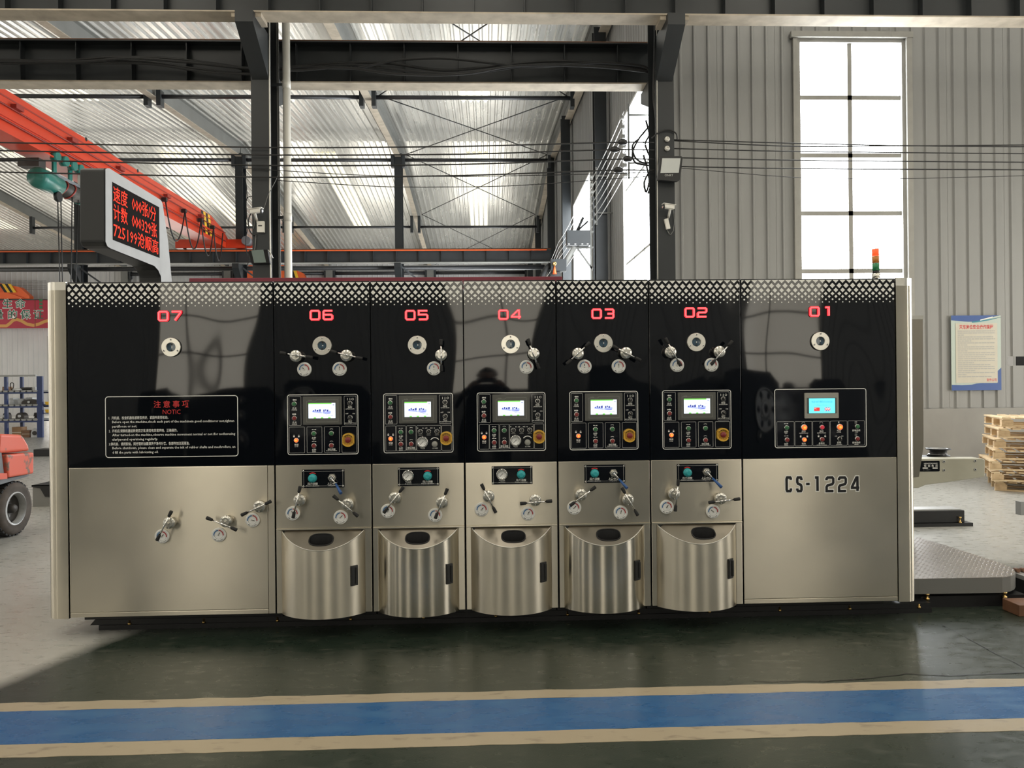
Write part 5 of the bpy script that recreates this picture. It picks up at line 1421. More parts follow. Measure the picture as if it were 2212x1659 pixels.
RW = [([(1455, 302), (1720, 310), (2000, 316), (2790, 320)], 'topmost'), ([(1455, 304), (1600, 312), (1720, 317), (2000, 315), (2790, 309)], 'second'), ([(1455, 321), (1720, 328), (2790, 337)], 'third'), ([(1470, 341), (1720, 347), (2790, 355)], 'fourth'), ([(1470, 360), (1720, 365), (2790, 369)], 'fifth'), ([(1470, 363), (1720, 385), (1960, 387), (2790, 363)], 'lowest')]
for pix, s in RW: wire('overhead_wire', pix, YF + .02, .009 if s != 'lowest' else .005, 'dark overhead wire running right from the corner column, %s' % s)
for i, py in enumerate((301.5, 321.5)):
    c = aty(1440.5, py, YF); mb = MB(); mb.lathe([(0, 0), (.035, 0), (.040, .02), (.028, .05), (.016, .052), (.015, .04), (0, .04)], (c.x, YF, c.z), NY, 'white_plastic', 14)
    o = build(mb, 'porcelain_insulator', org=(c.x, YF, c.z)); tag(o, 'round porcelain insulator on the corner column, %s of the two' % ('upper', 'lower')[i], 'insulator', 'insulators on the corner column')
# floodlight on the corner column
fl_ = empty('floodlight', aty(1450, 392, YF - .12), 'black floodlight with pale lens on the corner column', 'floodlight')
def Q(px, py, y=YF - .14): return aty(px, py, y)
fo = [Q(1426, 338), Q(1471, 337), Q(1475, 340), Q(1469, 388), Q(1464, 391), Q(1452, 391), Q(1420, 388)]
mb = MB(); mb.prism(fo[::-1], (0, .07, 0), 'black'); build(mb, 'housing', fl_, recalc=True)
gl = [Q(1430.5, 342, YF - .142), Q(1470, 342, YF - .142), Q(1466, 373.5, YF - .142), Q(1426.5, 374, YF - .142)]
mb = MB(); mb.prism([p for p in gl][::-1], (0, -.004, 0), 'lamp_glass'); build(mb, 'lens', fl_, recalc=True)
mb = MB(); mb.text('ONRT', Q(1445, 378.5, YF - .1425), UX, UZ, .045, 'print_grey', .01); build(mb, 'lettering', fl_)['kind'] = 'stuff'
mb = MB(); mb.box((Q(1440, 365).x - .05, YF - .07, Q(1440, 365).z - .05), (Q(1440, 365).x + .05, YF, Q(1440, 365).z + .05), 'steel_dark'); build(mb, 'mount', fl_)
# security cameras
def seccam(px, py, label, d):
    c = aty(px, py, YF - .16); r_ = empty('security_camera', V((c.x, YF, c.z)), label, 'camera')
    mb = MB(); mb.obox(c, V((1, -.15 * d, .1 * d)).normalized(), V((.15 * d, 1, 0)).normalized(), UZ, .15, .07, .055, 'white_plastic'); build(mb, 'body', r_, bevel=.006)
    mb = MB(); mb.obox(c + V((0, 0, .034)), V((1, -.15 * d, .1 * d)).normalized(), V((.15 * d, 1, 0)).normalized(), UZ, .19, .085, .008, 'white_plastic'); build(mb, 'sun_shield', r_)
    mb = MB(); mb.cyl(c + V((d * .07, -.01, 0)), c + V((d * .095, -.015, -.004)), .030, 'black', 14); mb.cyl(c + V((d * .095, -.015, -.004)), c + V((d * .098, -.016, -.004)), .016, 'chrome', 12); build(mb, 'lens', r_)
    mb = MB(); mb.cyl(c + V((-d * .02, 0, -.02)), V((c.x - d * .03, YF, c.z - .12)), .018, 'white_plastic', 8); build(mb, 'arm', r_)
    return c
c = seccam(553, 456, 'white security camera on the left column above the small box', 1)
c2 = seccam(1445, 447, 'white security camera on the corner column below the floodlight', -1)
a, b = aty(555.5, 478, YF - .03), aty(571.5, 502, YF - .03)
mb = MB(); mb.box((a.x, YF - .05, b.z), (b.x, YF, a.z), 'white_plastic'); jb = build(mb, 'junction_box', bevel=.004); tag(jb, 'small pale junction box on the left column', 'box')
mb = MB(); mb.box((a.x + .02, YF - .053, (a.z + b.z) / 2 + .005), (b.x - .03, YF - .05, (a.z + b.z) / 2 + .02), 'black'); build(mb, 'switch', jb)
p = aty(1441, 484, YF - .03); mb = MB(); mb.obox(p, V((1, 0, .22)).normalized(), (0, 1, 0), V((-.22, 0, 1)).normalized(), .06, .05, .155, 'white_plastic')
pa = build(mb, 'power_adapter', bevel=.006); tag(pa, 'tilted white power adapter hanging on the corner column', 'adapter')
mb = MB(); mb.tube([p + V((0, 0, -.08)), p + V((.02, 0, -.13)), p + V((.05, 0, -.16)), p + V((.09, 0, -.1)), p + V((.11, 0, .05)), p + V((.1, 0, .2))], .006, 'wire_grey', 5); build(mb, 'cord', pa)
# left floodlight
A4 = [aty(543, 541, YF - .16), aty(569, 539.5, YF - .16), aty(575, 567, YF - .10), aty(549, 568, YF - .10)]
fl2 = empty('floodlight', A4[3], 'grey-lensed floodlight low on the left column', 'floodlight')
B4 = [aty(537, 541, YF - .158), aty(578, 539, YF - .158), aty(583, 568, YF - .098), aty(543, 569, YF - .098)]
mb = MB(); mb.prism(B4[::-1], (0, .06, -.01), 'black'); build(mb, 'housing', fl2, recalc=True)
mb = MB(); mb.prism([q + V((0, -.001, 0)) for q in A4][::-1], (0, -.004, 0), 'lamp_glass2'); build(mb, 'lens', fl2, recalc=True)
mb = MB(); mb.tube([B4[1] + V((0, .03, 0)), B4[1] + V((.04, .04, -.06)), B4[2] + V((.03, .03, .08)), V((B4[2].x + .02, YF, B4[2].z + .09))], .007, 'chrome_soft', 5); build(mb, 'bracket', fl2)
# conduit along the left column, loose cables, white downpipe
def cable(pix, Y, r, mt, label, name='cable', cat='cable', group='loose cables on the columns'):
    P_ = [aty(px, py, Y) for px, py in pix]; path = []
    n = len(P_)
    for i in range(n - 1):
        p0, p1, p2, p3 = P_[max(i - 1, 0)], P_[i], P_[i + 1], P_[min(i + 2, n - 1)]
        for k in range(6):
            t = k / 6; path.append(.5 * ((2 * p1) + (p2 - p0) * t + (2 * p0 - 5 * p1 + 4 * p2 - p3) * t * t + (3 * p1 - p0 - 3 * p2 + p3) * t ** 3))
    path.append(P_[-1]); mb = MB(); mb.tube(path, r, mt, 6); o = build(mb, name); tag(o, label, cat, group); return o
cable([(582, 40), (582, 150), (583, 300), (583, 450), (585, 606)], YF - .015, .011, 'pvc', 'pale conduit running down the edge of the left column')
cable([(546, 455), (538, 470), (537, 490), (542, 503), (549, 508), (554, 505)], YF - .02, .009, 'wire', 'black cable loop beside the left security camera')
cable([(547, 460), (550, 480), (547, 495)], YF - .02, .005, 'wire_grey', 'thin grey lead beside the left security camera')
cable([(553, 505), (552, 525), (550, 540)], YF - .02, .006, 'wire_grey', 'grey lead from the small box to the left floodlight')
cable([(546, 424), (533, 430), (533, 465), (536, 490), (531, 515), (532, 540), (538, 560), (533, 575)], YF + .3, .006, 'wire', 'thin tangled wire hanging left of the left column')
cable([(520, 367), (528, 380), (532, 400), (534, 430)], YF + .3, .007, 'wire', 'thin wire dropping from the overhead line by the left column')
cable([(600, 380), (593, 395), (580, 420), (572, 445), (568, 455)], YF - .03, .004, 'wire_grey', 'thin lead slanting across the left column')
xp = X_(620, 300, 6.45); rp = (X_(628, 300, 6.45) - X_(611.5, 300, 6.45)) / 2
dp = empty('downpipe', (xp, 6.45, 0), 'white plastic downpipe beside the left column', 'pipe')
mb = MB(); mb.cyl((xp, 6.45, 0), (xp, 6.45, Z_(620, 33, 6.45)), rp, 'pvc', 18); build(mb, 'pipe', dp)
for py in (183, 470): z = Z_(620, py, 6.45); mb = MB(); mb.cyl((xp, 6.45, z - .06), (xp, 6.45, z + .06), rp * 1.1, 'pvc', 18); mb.box((xp - .25, 6.44, z - .02), (xp, 6.46, z + .02), 'steel_dark'); build(mb, 'clamp', dp)
for px, r in ((600, .012), (603, .008)):
    mb = MB(); x = X_(px, 300, 6.55); mb.cyl((x, 6.55, 0), (x, 6.55, 7.0), r, 'wire_grey', 6); o = build(mb, 'conduit'); tag(o, 'thin grey conduit between column and downpipe, %s one' % ('left' if px == 600 else 'right'), 'pipe', 'thin conduits')
# black cable bundle draped on the near runway beam
YC2 = Y_COL + .60 - .17
CB = [([(-60, 128), (130, 131), (240, 124), (360, 126), (480, 140), (560, 152), (700, 138), (830, 136), (960, 152), (1090, 140), (1200, 132), (1320, 138), (1405, 150)], 'upper'),
      ([(-60, 134), (130, 134), (300, 132), (420, 148), (540, 160), (640, 150), (760, 140), (900, 155), (1020, 158), (1160, 140), (1290, 140), (1405, 153)], 'middle'),
      ([(-60, 137), (200, 136), (330, 138), (450, 156), (560, 158), (640, 144), (760, 148), (860, 130), (960, 126), (1060, 136), (1150, 145), (1290, 136), (1380, 142), (1406, 152)], 'crossing'),
      ([(-60, 131), (160, 134), (280, 126), (400, 134), (520, 146), (640, 152), (740, 146), (860, 160), (1000, 160), (1120, 142), (1280, 144), (1405, 156)], 'lower')]
for i_, (pix, s) in enumerate(CB): cable(pix, YC2 - .015 - .045 * i_, .020, 'wire', '%s black cable of the bundle draped along the cable-carrying beam' % s, 'power_cable', group='cable bundle on the beam')
# cables on the corner column
cable([(1416, 40), (1414, 120), (1412, 200), (1418, 260), (1421, 300)], YF + .1, .02, 'wire', 'thick black cable down the left edge of the corner column')
cable([(1418, 45), (1419, 140), (1419.5, 300), (1420, 450), (1421, 606)], YF - .01, .007, 'pvc', 'thin pale conduit down the corner column')
for i, pix in enumerate(([(1395, 260), (1402, 290), (1394, 310), (1400, 330), (1408, 345)], [(1380, 300), (1366, 315), (1372, 340), (1390, 352), (1409, 350)], [(1390, 335), (1397, 360), (1402, 390), (1396, 415), (1392, 395), (1400, 375), (1408, 365)], [(1404, 270), (1392, 285), (1380, 300), (1366, 330), (1374, 352), (1408, 358)], [(1408, 372), (1407, 395), (1400, 418)])):
    cable(pix, Y_COL + .9, .016, 'wire', '%s coil of black cable hanging left of the corner column' % ['first', 'second', 'third', 'fourth', 'fifth'][i])
cable([(1408, 298), (1425, 285), (1445, 281), (1460, 288), (1463, 302)], YF - .03, .010, 'wire', 'black cable arching over the upper insulator')
# lines running into the depth along the side wall
for i in range(7):
    za = 5.05 + .16 * i; mb = MB(); path = []
    for k in range(25):
        t = k / 24; path.append((2.35 - .008 * i, 7.4 + 22 * t, za - .10 * sin(pi * ((t * 4) % 1)) - t * .1))
    mb.tube(path, .008, 'alu', 5); o = build(mb, 'supply_line'); tag(o, 'bright supply line along the side wall, row %s from below' % ['one', 'two', 'three', 'four', 'five', 'six', 'seven'][i], 'wire', 'supply lines along the side wall')
for y, s in ((7.6, 'beside the corner column'), (11.2, 'on the second column')):
    r_ = empty('insulator_rack', (2.45, y, 4.95), 'dark rack of line insulators %s' % s, 'rack')
    mb = MB(); mb.box((2.40, y - .015, 4.95), (2.43, y + .015, 6.2), 'steel_grey'); mb.box((2.43, y - .015, 5.2), (2.77, y + .015, 5.23), 'steel_grey'); mb.box((2.43, y - .015, 6.0), (2.77, y + .015, 6.03), 'steel_grey'); build(mb, 'bracket', r_)
    for i in range(7): mb = MB(); mb.lathe([(0, 0), (.05, .01), (.035, .04), (.05, .07), (0, .09)], (2.31 - .008 * i, y, 5.02 + .16 * i), UX, 'print_grey', 8); build(mb, 'insulator', r_)

# ---- equipment bracketed to the side wall
YE = 11.1
def E_(px, py, y=YE): return aty(px, py, y)
eq = empty('wall_bracket', E_(1281, 595), 'steel wall bracket with diagonal stay on the side wall', 'bracket')
for py in (501, 535): p, q = E_(1225, py), E_(1282, py); mb = MB(); mb.bar(p, q, .04, .04, 'steel_grey'); build(mb, 'arm', eq)
mb = MB(); mb.bar(E_(1247, 536), E_(1282, 585), .035, .035, 'steel_grey'); build(mb, 'stay', eq)
for px in (1276, 1282): p, q = E_(px, 605), E_(px, 425); mb = MB(); mb.bar(V((p.x, YE, 1.6)), q, .035, .035, 'steel_grey' if px == 1276 else 'steel_dark2', up=(0, 1, 0)); build(mb, 'post', eq)
a, b = E_(1222, 502, YE - .05), E_(1272, 533, YE - .05)
sp = empty('equipment_box', (a.x, YE, b.z), 'black box held on the wall bracket', 'box')
mb = MB(); mb.box((a.x, YE - .28, b.z), (b.x, YE - .03, a.z), 'steel_dark2'); build(mb, 'case', sp, bevel=.008)
for t in (.08, .35, .65, .88):
    mb = MB(); x = a.x + (b.x - a.x) * t; mb.box((x - .015, YE - .29, b.z + .005), (x + .02, YE - .28, b.z + .025), 'white'); build(mb, 'clip', sp)
mb = MB(); mb.cyl(E_(1246, 500, YE - .1), E_(1260, 470, YE - .1), .025, 'wire', 8); mb.cyl(E_(1246, 500, YE - .1), E_(1270, 478, YE - .1), .018, 'wire', 8); build(mb, 'cable_tail', sp)
mb = MB(); mb.cyl(E_(1241, 534, YE - .3), E_(1216, 576, YE - .3), .055, 'steel_grey', 16); dct = build(mb, 'duct_pipe'); tag(dct, 'grey pipe slanting down from the black box', 'pipe')
low = empty('drive_unit', E_(1205, 590, YE - .3), 'dark drive unit with a brass ring and orange cone at the pipe end', 'machine')
a, b = E_(1188, 563, YE - .35), E_(1222, 588, YE - .35); mb = MB(); mb.box((a.x, YE - .55, b.z), (b.x, YE - .35, a.z), 'steel_dark2'); build(mb, 'case', low, bevel=.01)
c = E_(1198, 570, YE - .56); mb = MB(); mb.lathe([(.016, 0), (.042, 0), (.042, .03), (.02, .035), (.0, .02)], c, NY, 'brass', 16); build(mb, 'brass_ring', low)
c = E_(1198, 592, YE - .56); mb = MB(); mb.cyl(c, c + V((0, 0, .16)), .045, 'crane_orange', 12, r2=.012); build(mb, 'orange_cone', low)
mb = MB(); p = E_(1200, 588, YE - .45); mb.box((p.x - .1, YE - .5, 0), (p.x + .1, YE - .35, p.z), 'steel_dark2'); build(mb, 'stand', low)
mb = MB(); mb.tube([E_(1190, 572, YE - .4), E_(1180, 580, YE - .4), E_(1172, 596, YE - .4), E_(1168, 612, YE - .4)], .06, 'rubber', 8); build(mb, 'hose', low)

# ================================================================== RIGHT SIDE
# ---- rules poster on the cross wall
YPO = YW - .035
A, B, C_, D = aty(2052, 682, YPO), aty(2160.5, 681, YPO), aty(2163, 842, YPO), aty(2056, 844, YPO)
px0, px1 = A.x + .01, B.x; pz1, pz0 = (A.z + B.z) / 2, (C_.z + D.z) / 2
po = empty('rules_poster', ((px0 + px1) / 2, YPO, pz0), 'blue and white safety rules poster on the corrugated wall above the pallets', 'poster')
def PP(u, v, k=0): return V((px0 + (px1 - px0) * u, YPO - .012 - .0012 * k, pz1 - (pz1 - pz0) * v))
mb = MB(); mb.box((px0, YPO - .012, pz0), (px1, YPO, pz1), 'print_mint'); build(mb, 'board', po)
mb = MB()
def curve_poly(top, bot, mt, k): mb.flat([PP(u, v, k) for u, v in bot] + [PP(u, v, k) for u, v in reversed(top)], mt)
us = [i / 12 for i in range(13)]
curve_poly([(u, 0.0) for u in us], [(u, .062 + .022 * sin(pi * min(1, u * 1.25)) - max(0, u - .55) * .14) for u in us], 'print_blue', 1)
curve_poly([(u, .080 - (u - .45) * .09) for u in us[5:]], [(u, .092 - (u - .45) * .12 + .012 * sin(pi * (u - .4) / .6)) for u in us[5:]], 'print_teal', 2)
curve_poly([(u, .055 - (u - .6) * .17) for u in us[7:11]], [(u, .068 - (u - .6) * .17) for u in us[7:11]], 'print_white', 3)
build(mb, 'blue_band', po); mb = MB()
curve_poly([(0, .925), (.2, .93), (.4, .925), (.5, .91), (.6, .905), (.92, .905), (.92, .75), (1, .70)], [(0, 1), (.2, 1), (.4, 1), (.5, 1), (.6, 1), (.92, 1), (.95, 1), (1, 1)], 'print_blue', 1)
build(mb, 'blue_band', po)
mb = MB(); mb.flat([PP(.085, .90, 4), PP(.925, .90, 4), PP(.925, .105, 4), PP(.085, .105, 4)], 'print_sheet'); build(mb, 'text_field', po)
lt = MB(); Wp = px1 - px0
lt.text('天车岗位安全操作规程', PP(.50, .155, 5), UX, UZ, .075, 'print_red', .02, width=Wp * .68, res=1)
lt.text('宣传公司', PP(.80, .862, 5), UX, UZ, .05, 'print_red', .01, width=Wp * .20, res=1)
lens = [.76, .76, .14, .72, .76, .28, .75, .20, .74, .75, .20, .75, .75, .57, .75, .75, .33, .66, .75, .75, .36, .75, .18, .68]
v = .208
for ln in lens:
    u = .125
    while u < .125 + ln - .01:
        w_ = random.uniform(.035, .12); w_ = min(w_, .125 + ln - u)
        lt.flat([PP(u, v + .006, 5), PP(u + w_ - .008, v + .006, 5), PP(u + w_ - .008, v - .005, 5), PP(u, v - .005, 5)], 'print_grey'); u += w_
    v += .0265
o = build(lt, 'poster_text', po); o['kind'] = 'stuff'

# ---- pallet stack
def box_mesh(sx, sy, sz, mt, nm):
    mb = MB(); mb.box((-sx / 2, -sy / 2, 0), (sx / 2, sy / 2, sz), mt); return mesh_from(mb, nm, O0)
PL, PWd = 1.2, 1.0
M_TOP = box_mesh(.098, PWd, .018, 'timber', 'plank'); M_TOPW = box_mesh(.138, PWd, .018, 'timber', 'plank')
M_STR = box_mesh(PL, .098, .018, 'timber', 'plank'); M_BLK = box_mesh(.098, .098, .072, 'timber_end', 'block'); M_BLKW = box_mesh(.138, .098, .072, 'timber_end', 'block')
def pallet(loc, rz, label):
    r_ = empty('pallet', loc, label, 'pallet', 'stacked timber pallets'); r_.rotation_euler = (0, 0, rz)
    def ch(me, nm, x, y, z):
        o = bpy.data.objects.new(nm, me); COL.objects.link(o); o.parent = r_; o.location = (x, y, z)
        o.rotation_euler = (random.uniform(-.006, .006), random.uniform(-.004, .004), random.uniform(-.012, .012))
    for y in (-.45, 0, .45): ch(M_STR, 'plank', 0, y, .001)
    for x in (-.53, 0, .53):
        for y in (-.45, 0, .45): ch(M_BLKW if abs(x) > .1 else M_BLK, 'block', x, y, .0195)
    for x in (-.53, 0, .53):
        ch(M_TOP, 'plank', x, 0, .092)
    for x in (-.55, -.39, -.24, -.09, .09, .24, .39, .55): ch(M_TOP, 'plank', x, 0, .1105)
base = atz(2143, 1062, 0)
rz0 = radians(-28)
ctr = base + V((cos(rz0) * .60 - sin(rz0) * .50, sin(rz0) * .60 + cos(rz0) * .50, 0))
ordn = ['bottom', 'second from the floor', 'third from the floor', 'fourth from the floor', 'third from the top', 'second from the top', 'topmost']
zz = 0.0
offs = [(.10, .05, -.03), (0, 0, .0), (-.03, .02, .02), (.02, -.02, -.015), (.05, .05, .03), (.06, .0, .05), (.10, .03, .09)]
for i, s in enumerate(ordn):
    ox, oy, dr_ = offs[i]
    pallet(ctr + V((ox, oy, zz)), rz0 + dr_, 'weathered timber pallet by the wall, %s of the stack' % s); zz += .1290 + .0205

# ---- cream feed arm with black rollers
YA = 1.75
def AA(px, py, y=YA): return aty(px, py, y)
arm = empty('feed_arm', AA(2000, 1055), 'cream steel arm with black rollers and a nameplate, right of the machine', 'machine arm')
arm.location.z = 0; WORLD[arm.name] = V((arm.location.x, arm.location.y, 0))
ap = [AA(1960, 991.5), AA(2122, 990.5), AA(2128, 993), AA(2127.5, 1030), AA(2060, 1040), AA(2000, 1047.5), AA(1985, 1054), AA(1960, 1055)]
mb = MB(); mb.prism(ap[::-1], (0, .16, 0), 'cream'); build(mb, 'arm', arm, recalc=True, bevel=.006)
for px, py in ((2038.5, 997), (2038.7, 1015.5), (2106, 995.5), (2106.3, 1014)):
    c = AA(px, py); mb = MB(); mb.lathe([(0, 0), (.013, 0), (.013, .004), (.006, .005), (.006, .002), (0, .002)], c, NY, ['part_dark', 'print_grey', 'print_grey', 'black', 'black'], 12); build(mb, 'bolt', arm)
a, b = AA(1986, 996), AA(2029.5, 1018); mb = MB(); mb.prism(rrect(a.x, b.z, b.x, a.z, .008, YA - .0005)[::-1], (0, -.003, 0), 'black_gloss')
pl = build(mb, 'nameplate', arm); lt = MB(); yq = YA - .0042
lt.text('HENGCHUANG', AA(2010.5, 1001.3, yq), UX, UZ, .018, 'print_white', .01, width=AA(2025, 1000).x - AA(1996, 1000).x)
for ch, px in zip('恒创免压', (1998.5, 2006.7, 2014.8, 2023.3)): lt.text(ch, AA(px, 1006.2, yq), UX, UZ, .022, 'print_white', .015, res=1)
for x0_, x1_ in ((1993, 2004.5), (2014.5, 2025.5)): lt.flat([AA(x0_, 1012.3, yq), AA(x1_, 1012.3, yq), AA(x1_, 1009.8, yq), AA(x0_, 1009.8, yq)], 'print_white')
lt.text('No. 19AB2010', AA(2002, 1015, yq), UX, UZ, .011, 'print_grey', 0, res=1)
build(lt, 'lettering', pl)['kind'] = 'stuff'
rollc = AA(2024, 992, YA + .32)
mb = MB(); zc = rollc.z; mb.lathe([(0, 0), (.078, 0), (.078, .03), (.095, .036), (.095, .046), (.072, .052), (.072, .092), (.105, .100), (.105, .108), (.070, .1085), (.068, .09), (0, .09)], (rollc.x, YA + .3, zc - .005), UZ, ['black'] * 9 + ['alu', 'black'], 26); build(mb, 'roller', arm)
mb = MB(); mb.lathe([(0, 0), (.070, 0), (.070, .012), (.045, .013), (.043, .004), (0, .004)], (AA(2055, 992).x + .04, YA + .28, AA(2055, 990).z), UZ, ['black', 'black', 'alu', 'black', 'black'], 22); build(mb, 'roller', arm)
mb = MB(); mb.box((AA(1950, 1000).x - .25, YA + .0, 0), (AA(1968, 1000).x, YA + .55, AA(2000, 992).z), 'machine_grey'); build(mb, 'pedestal', arm)
mb = MB(); mb.box((AA(1966, 1000).x, YA + .162, AA(2000, 1030).z), (AA(2090, 1000).x, YA + .42, AA(2000, 992, YA).z - .006), 'machine_grey'); build(mb, 'roller_table', arm)
# ---- black track beam lying on the floor behind
f0 = atz(2095, 1137, 0); yb0 = f0.y
tk = empty('track_beam', (f0.x - .5, yb0, 0), 'low black steel track lying on the floor behind the machine end', 'rail')
x0_, x1_ = aty(1955, 1120, yb0).x, aty(2092, 1120, yb0).x
mb = MB(); mb.box((x0_, yb0, 0), (x1_ + .05, yb0 + .30, .035), 'black'); build(mb, 'base_plate', tk)
mb = MB(); mb.box((x0_, yb0 + .03, .035), (x1_ - .02, yb0 + .24, .165), 'black'); build(mb, 'beam', tk, bevel=.006)
mb = MB(); mb.box((x0_, yb0 + .05, .165), (x1_ - .05, yb0 + .22, .178), 'alu'); build(mb, 'cover_strip', tk)
c = aty(2072.5, 1120, yb0 + .02); mb = MB(); mb.lathe([(0, 0), (.016, 0), (.016, .014), (.007, .016), (.007, .05), (.014, .052), (.014, .066), (0, .066)], (c.x, yb0 + .01, .035), UZ, 'brass', 10); build(mb, 'levelling_bolt', tk)
# ---- tread plate platform with rounded corner
zpl = .205
fe = atz(2100, 1248, zpl); yfp = fe.y
pp = [atz(1985, 1250, zpl), atz(2165, 1247, zpl), atz(2183, 1244, zpl), atz(2191, 1240, zpl), atz(2193.5, 1235, zpl), atz(2188, 1228, zpl), atz(2160, 1215, zpl), atz(2080, 1190, zpl), atz(2020, 1171, zpl), atz(1985, 1161, zpl), atz(1940, 1160, zpl), atz(1940, 1250, zpl)]
pf = empty('step_platform', (pp[1].x - .4, pp[1].y + .4, 0), 'low chequer plate platform with rounded corner at the machine end', 'platform')
mb = MB(); mb.prism([p + V((0, 0, -.105)) for p in pp], (0, 0, .101), 'platform_side'); build(mb, 'edge_skirt', pf, recalc=True)
mb = MB(); mb.prism([p + V((0, 0, -.004)) for p in pp], (0, 0, .004), 'plate_tread'); build(mb, 'tread_plate', pf, recalc=True)
def inside(x, y):
    c = False; n = len(pp)
    for i in range(n):
        a, b = pp[i], pp[(i + 1) % n]
        if (a.y > y) != (b.y > y) and x < (b.x - a.x) * (y - a.y) / (b.y - a.y) + a.x: c = not c
    return c
mb = MB(); xs0, xs1 = min(p.x for p in pp), max(p.x for p in pp); ys0, ys1 = min(p.y for p in pp), max(p.y for p in pp)
st = .034; j = 0; y = ys0 + .015
while y < ys1:
    x = xs0 + (st / 2 if j % 2 else 0); i = 0
    while x < xs1:
        if inside(x, y):
            a = radians(45 if (i + j) % 2 else -45); d = V((cos(a), sin(a), 0)) * .012; n_ = V((-d.y, d.x, 0)) * .28; c = V((x, y, zpl))
            mb.add([c - d, c + n_, c + d, c - n_, c + V((0, 0, .0025))], [(0, 3, 4), (3, 2, 4), (2, 1, 4), (1, 0, 4)], 'plate_tread')
        x += st; i += 1
    y += st * .62; j += 1
o = build(mb, 'tread_studs', pf); o['kind'] = 'stuff'
xr = max(p.x for p in pp); xl = atz(1985, 1250, zpl).x
mb = MB(); mb.box((xl + .03, yfp + .03, 0), (xr - .08, yfp + .14, .075), 'black'); build(mb, 'base_rail', pf)
mb = MB(); mb.box((xl + .2, yfp + .8, 0), (xl + .36, yfp + .9, .10), 'black'); build(mb, 'rear_foot', pf)
for px in (2002, 2169):
    c = aty(px, 1290, yfp + .02); mb = MB(); mb.lathe([(0, 0), (.007, 0), (.007, .02), (.015, .022), (.015, .034), (.008, .036), (.008, .052), (.015, .054), (.015, .064), (0, .064)], (c.x, yfp + .015, .036), UZ, 'brass', 10); build(mb, 'levelling_bolt', pf)
# chain conveyor rail at the right edge, rusty block, black bar on a post
cx0 = xr + .02; mb = MB(); yc_ = yfp + .12
cv = empty('chain_rail', (cx0 + .5, yc_ + .1, 0), 'bright steel chain rail on a black base at the right edge', 'rail')
mb = MB(); mb.box((cx0, yc_, 0), (cx0 + 1.2, yc_ + .25, .13), 'black'); build(mb, 'base', cv)
mb = MB(); mb.box((cx0, yc_ + .01, .13), (cx0 + 1.2, yc_ + .24, .16), 'alu'); build(mb, 'top_rail', cv)
for i in range(14): mb = MB(); mb.cyl((cx0 + .03 + i * .045, yc_ + .15, .175), (cx0 + .03 + i * .045, yc_ + .19, .175), .015, 'rust', 8); build(mb, 'chain_link', cv)
p = atz(2185, 1322, 0); mb = MB(); mb.box((p.x - .02, p.y - .10, 0), (p.x + .5, p.y + .06, .075), 'rust'); o = build(mb, 'steel_block', bevel=.004); tag(o, 'rusty brown steel block on the floor at the right edge', 'block')
yb_ = 1.2; a, b = aty(2187.5, 770, yb_), aty(2187.5, 789.5, yb_)
hb_ = empty('guard_bar', (aty(2300, 780, yb_).x, yb_, 0), 'black bar with a silver tip reaching in from the right edge', 'bar')
xe = aty(2300, 780, yb_).x
mb = MB(); mb.box((aty(2194, 780, yb_).x, yb_, b.z), (xe, yb_ + .06, a.z), 'black'); build(mb, 'bar', hb_, bevel=.004)
mb = MB(); mb.box((a.x, yb_ - .002, b.z - .002), (aty(2194, 780, yb_).x, yb_ + .062, a.z + .002), 'alu'); build(mb, 'tip', hb_)
mb = MB(); mb.box((xe, yb_ - .02, 0), (xe + .08, yb_ + .08, a.z + .3), 'black'); build(mb, 'post', hb_)
c = aty(2205, 1100, yb_); mb = MB(); mb.box((c.x, yb_, c.z - .05), (xe, yb_ + .06, c.z + .06), 'alu'); build(mb, 'lower_bar', hb_)

# ================================================================== LEFT SIDE
# ---- forklift, its rear wheel and counterweight in view
FX = atz(35, 1157, 0).x; wy = atz(35, 1157, 0).y + .0
fk = empty('forklift', (FX - .6, wy - .6, 0), 'worn red forklift standing at the left edge', 'forklift')
R_ = .287; cw = V((FX, wy, R_))
def wheel(x, y, r, side):
    prof = [(.045, -.10), (.13, -.11), (.150, -.06), (.162, .012), (.175, .004), (.225, .018), (.262, .006), (r * .985, -.03), (r * .985, -.20), (.2, -.215), (.0, -.21)]
    k = r / .287; mb = MB(); mb.lathe([(a * k, b) for a, b in prof], (x, y, r), V((side, 0, 0)), ['part_dark', 'part_dark', 'rim_grey', 'alu', 'tyre', 'tyre', 'tyre', 'rubber', 'tyre', 'tyre'], 36)
    wo = build(mb, 'wheel', fk)
    mb = MB()
    for i in range(30):
        t = 2 * pi * i / 30; rad = V((0, cos(t), sin(t))); tn = V((0, -sin(t), cos(t)))
        mb.obox(V((x - side * .055, y, r)) + rad * (r - .008), V((side, 0, 0)) + tn * .2, tn, rad, .085, .034, .02, 'rubber')
    o = build(mb, 'tread_blocks', wo); o['kind'] = 'stuff'
    mb = MB(); mb.lathe([(0, .0), (.035, -.004), (.045, -.02), (.05, -.11)], (x, y, r), V((side, 0, 0)), 'part_dark', 14)
    build(mb, 'wheel_hub', wo)
    for i in range(5):
        t = 2 * pi * i / 5; mb = MB(); mb.cyl((x - side * .11, y + .085 * cos(t), r + .085 * sin(t)), (x - side * .085, y + .085 * cos(t), r + .085 * sin(t)), .014, 'rim_grey', 8); build(mb, 'wheel_nut', wo)
wheel(FX, wy, R_, 1); wheel(FX - .95, wy, R_, -1); wheel(FX + .02, wy - 1.45, .33, 1); wheel(FX - .97, wy - 1.45, .33, -1)
def FS(px, py): return atx(px, py, FX + .02)      # pixel on the side plane
zc1, zc0 = FS(30, 937).z, FS(30, 1031).z; zc_m = FS(40, 978).z
yend = FS(69, 1000).y
def yz(px, py): p = FS(px, py); return (p.y, p.z)
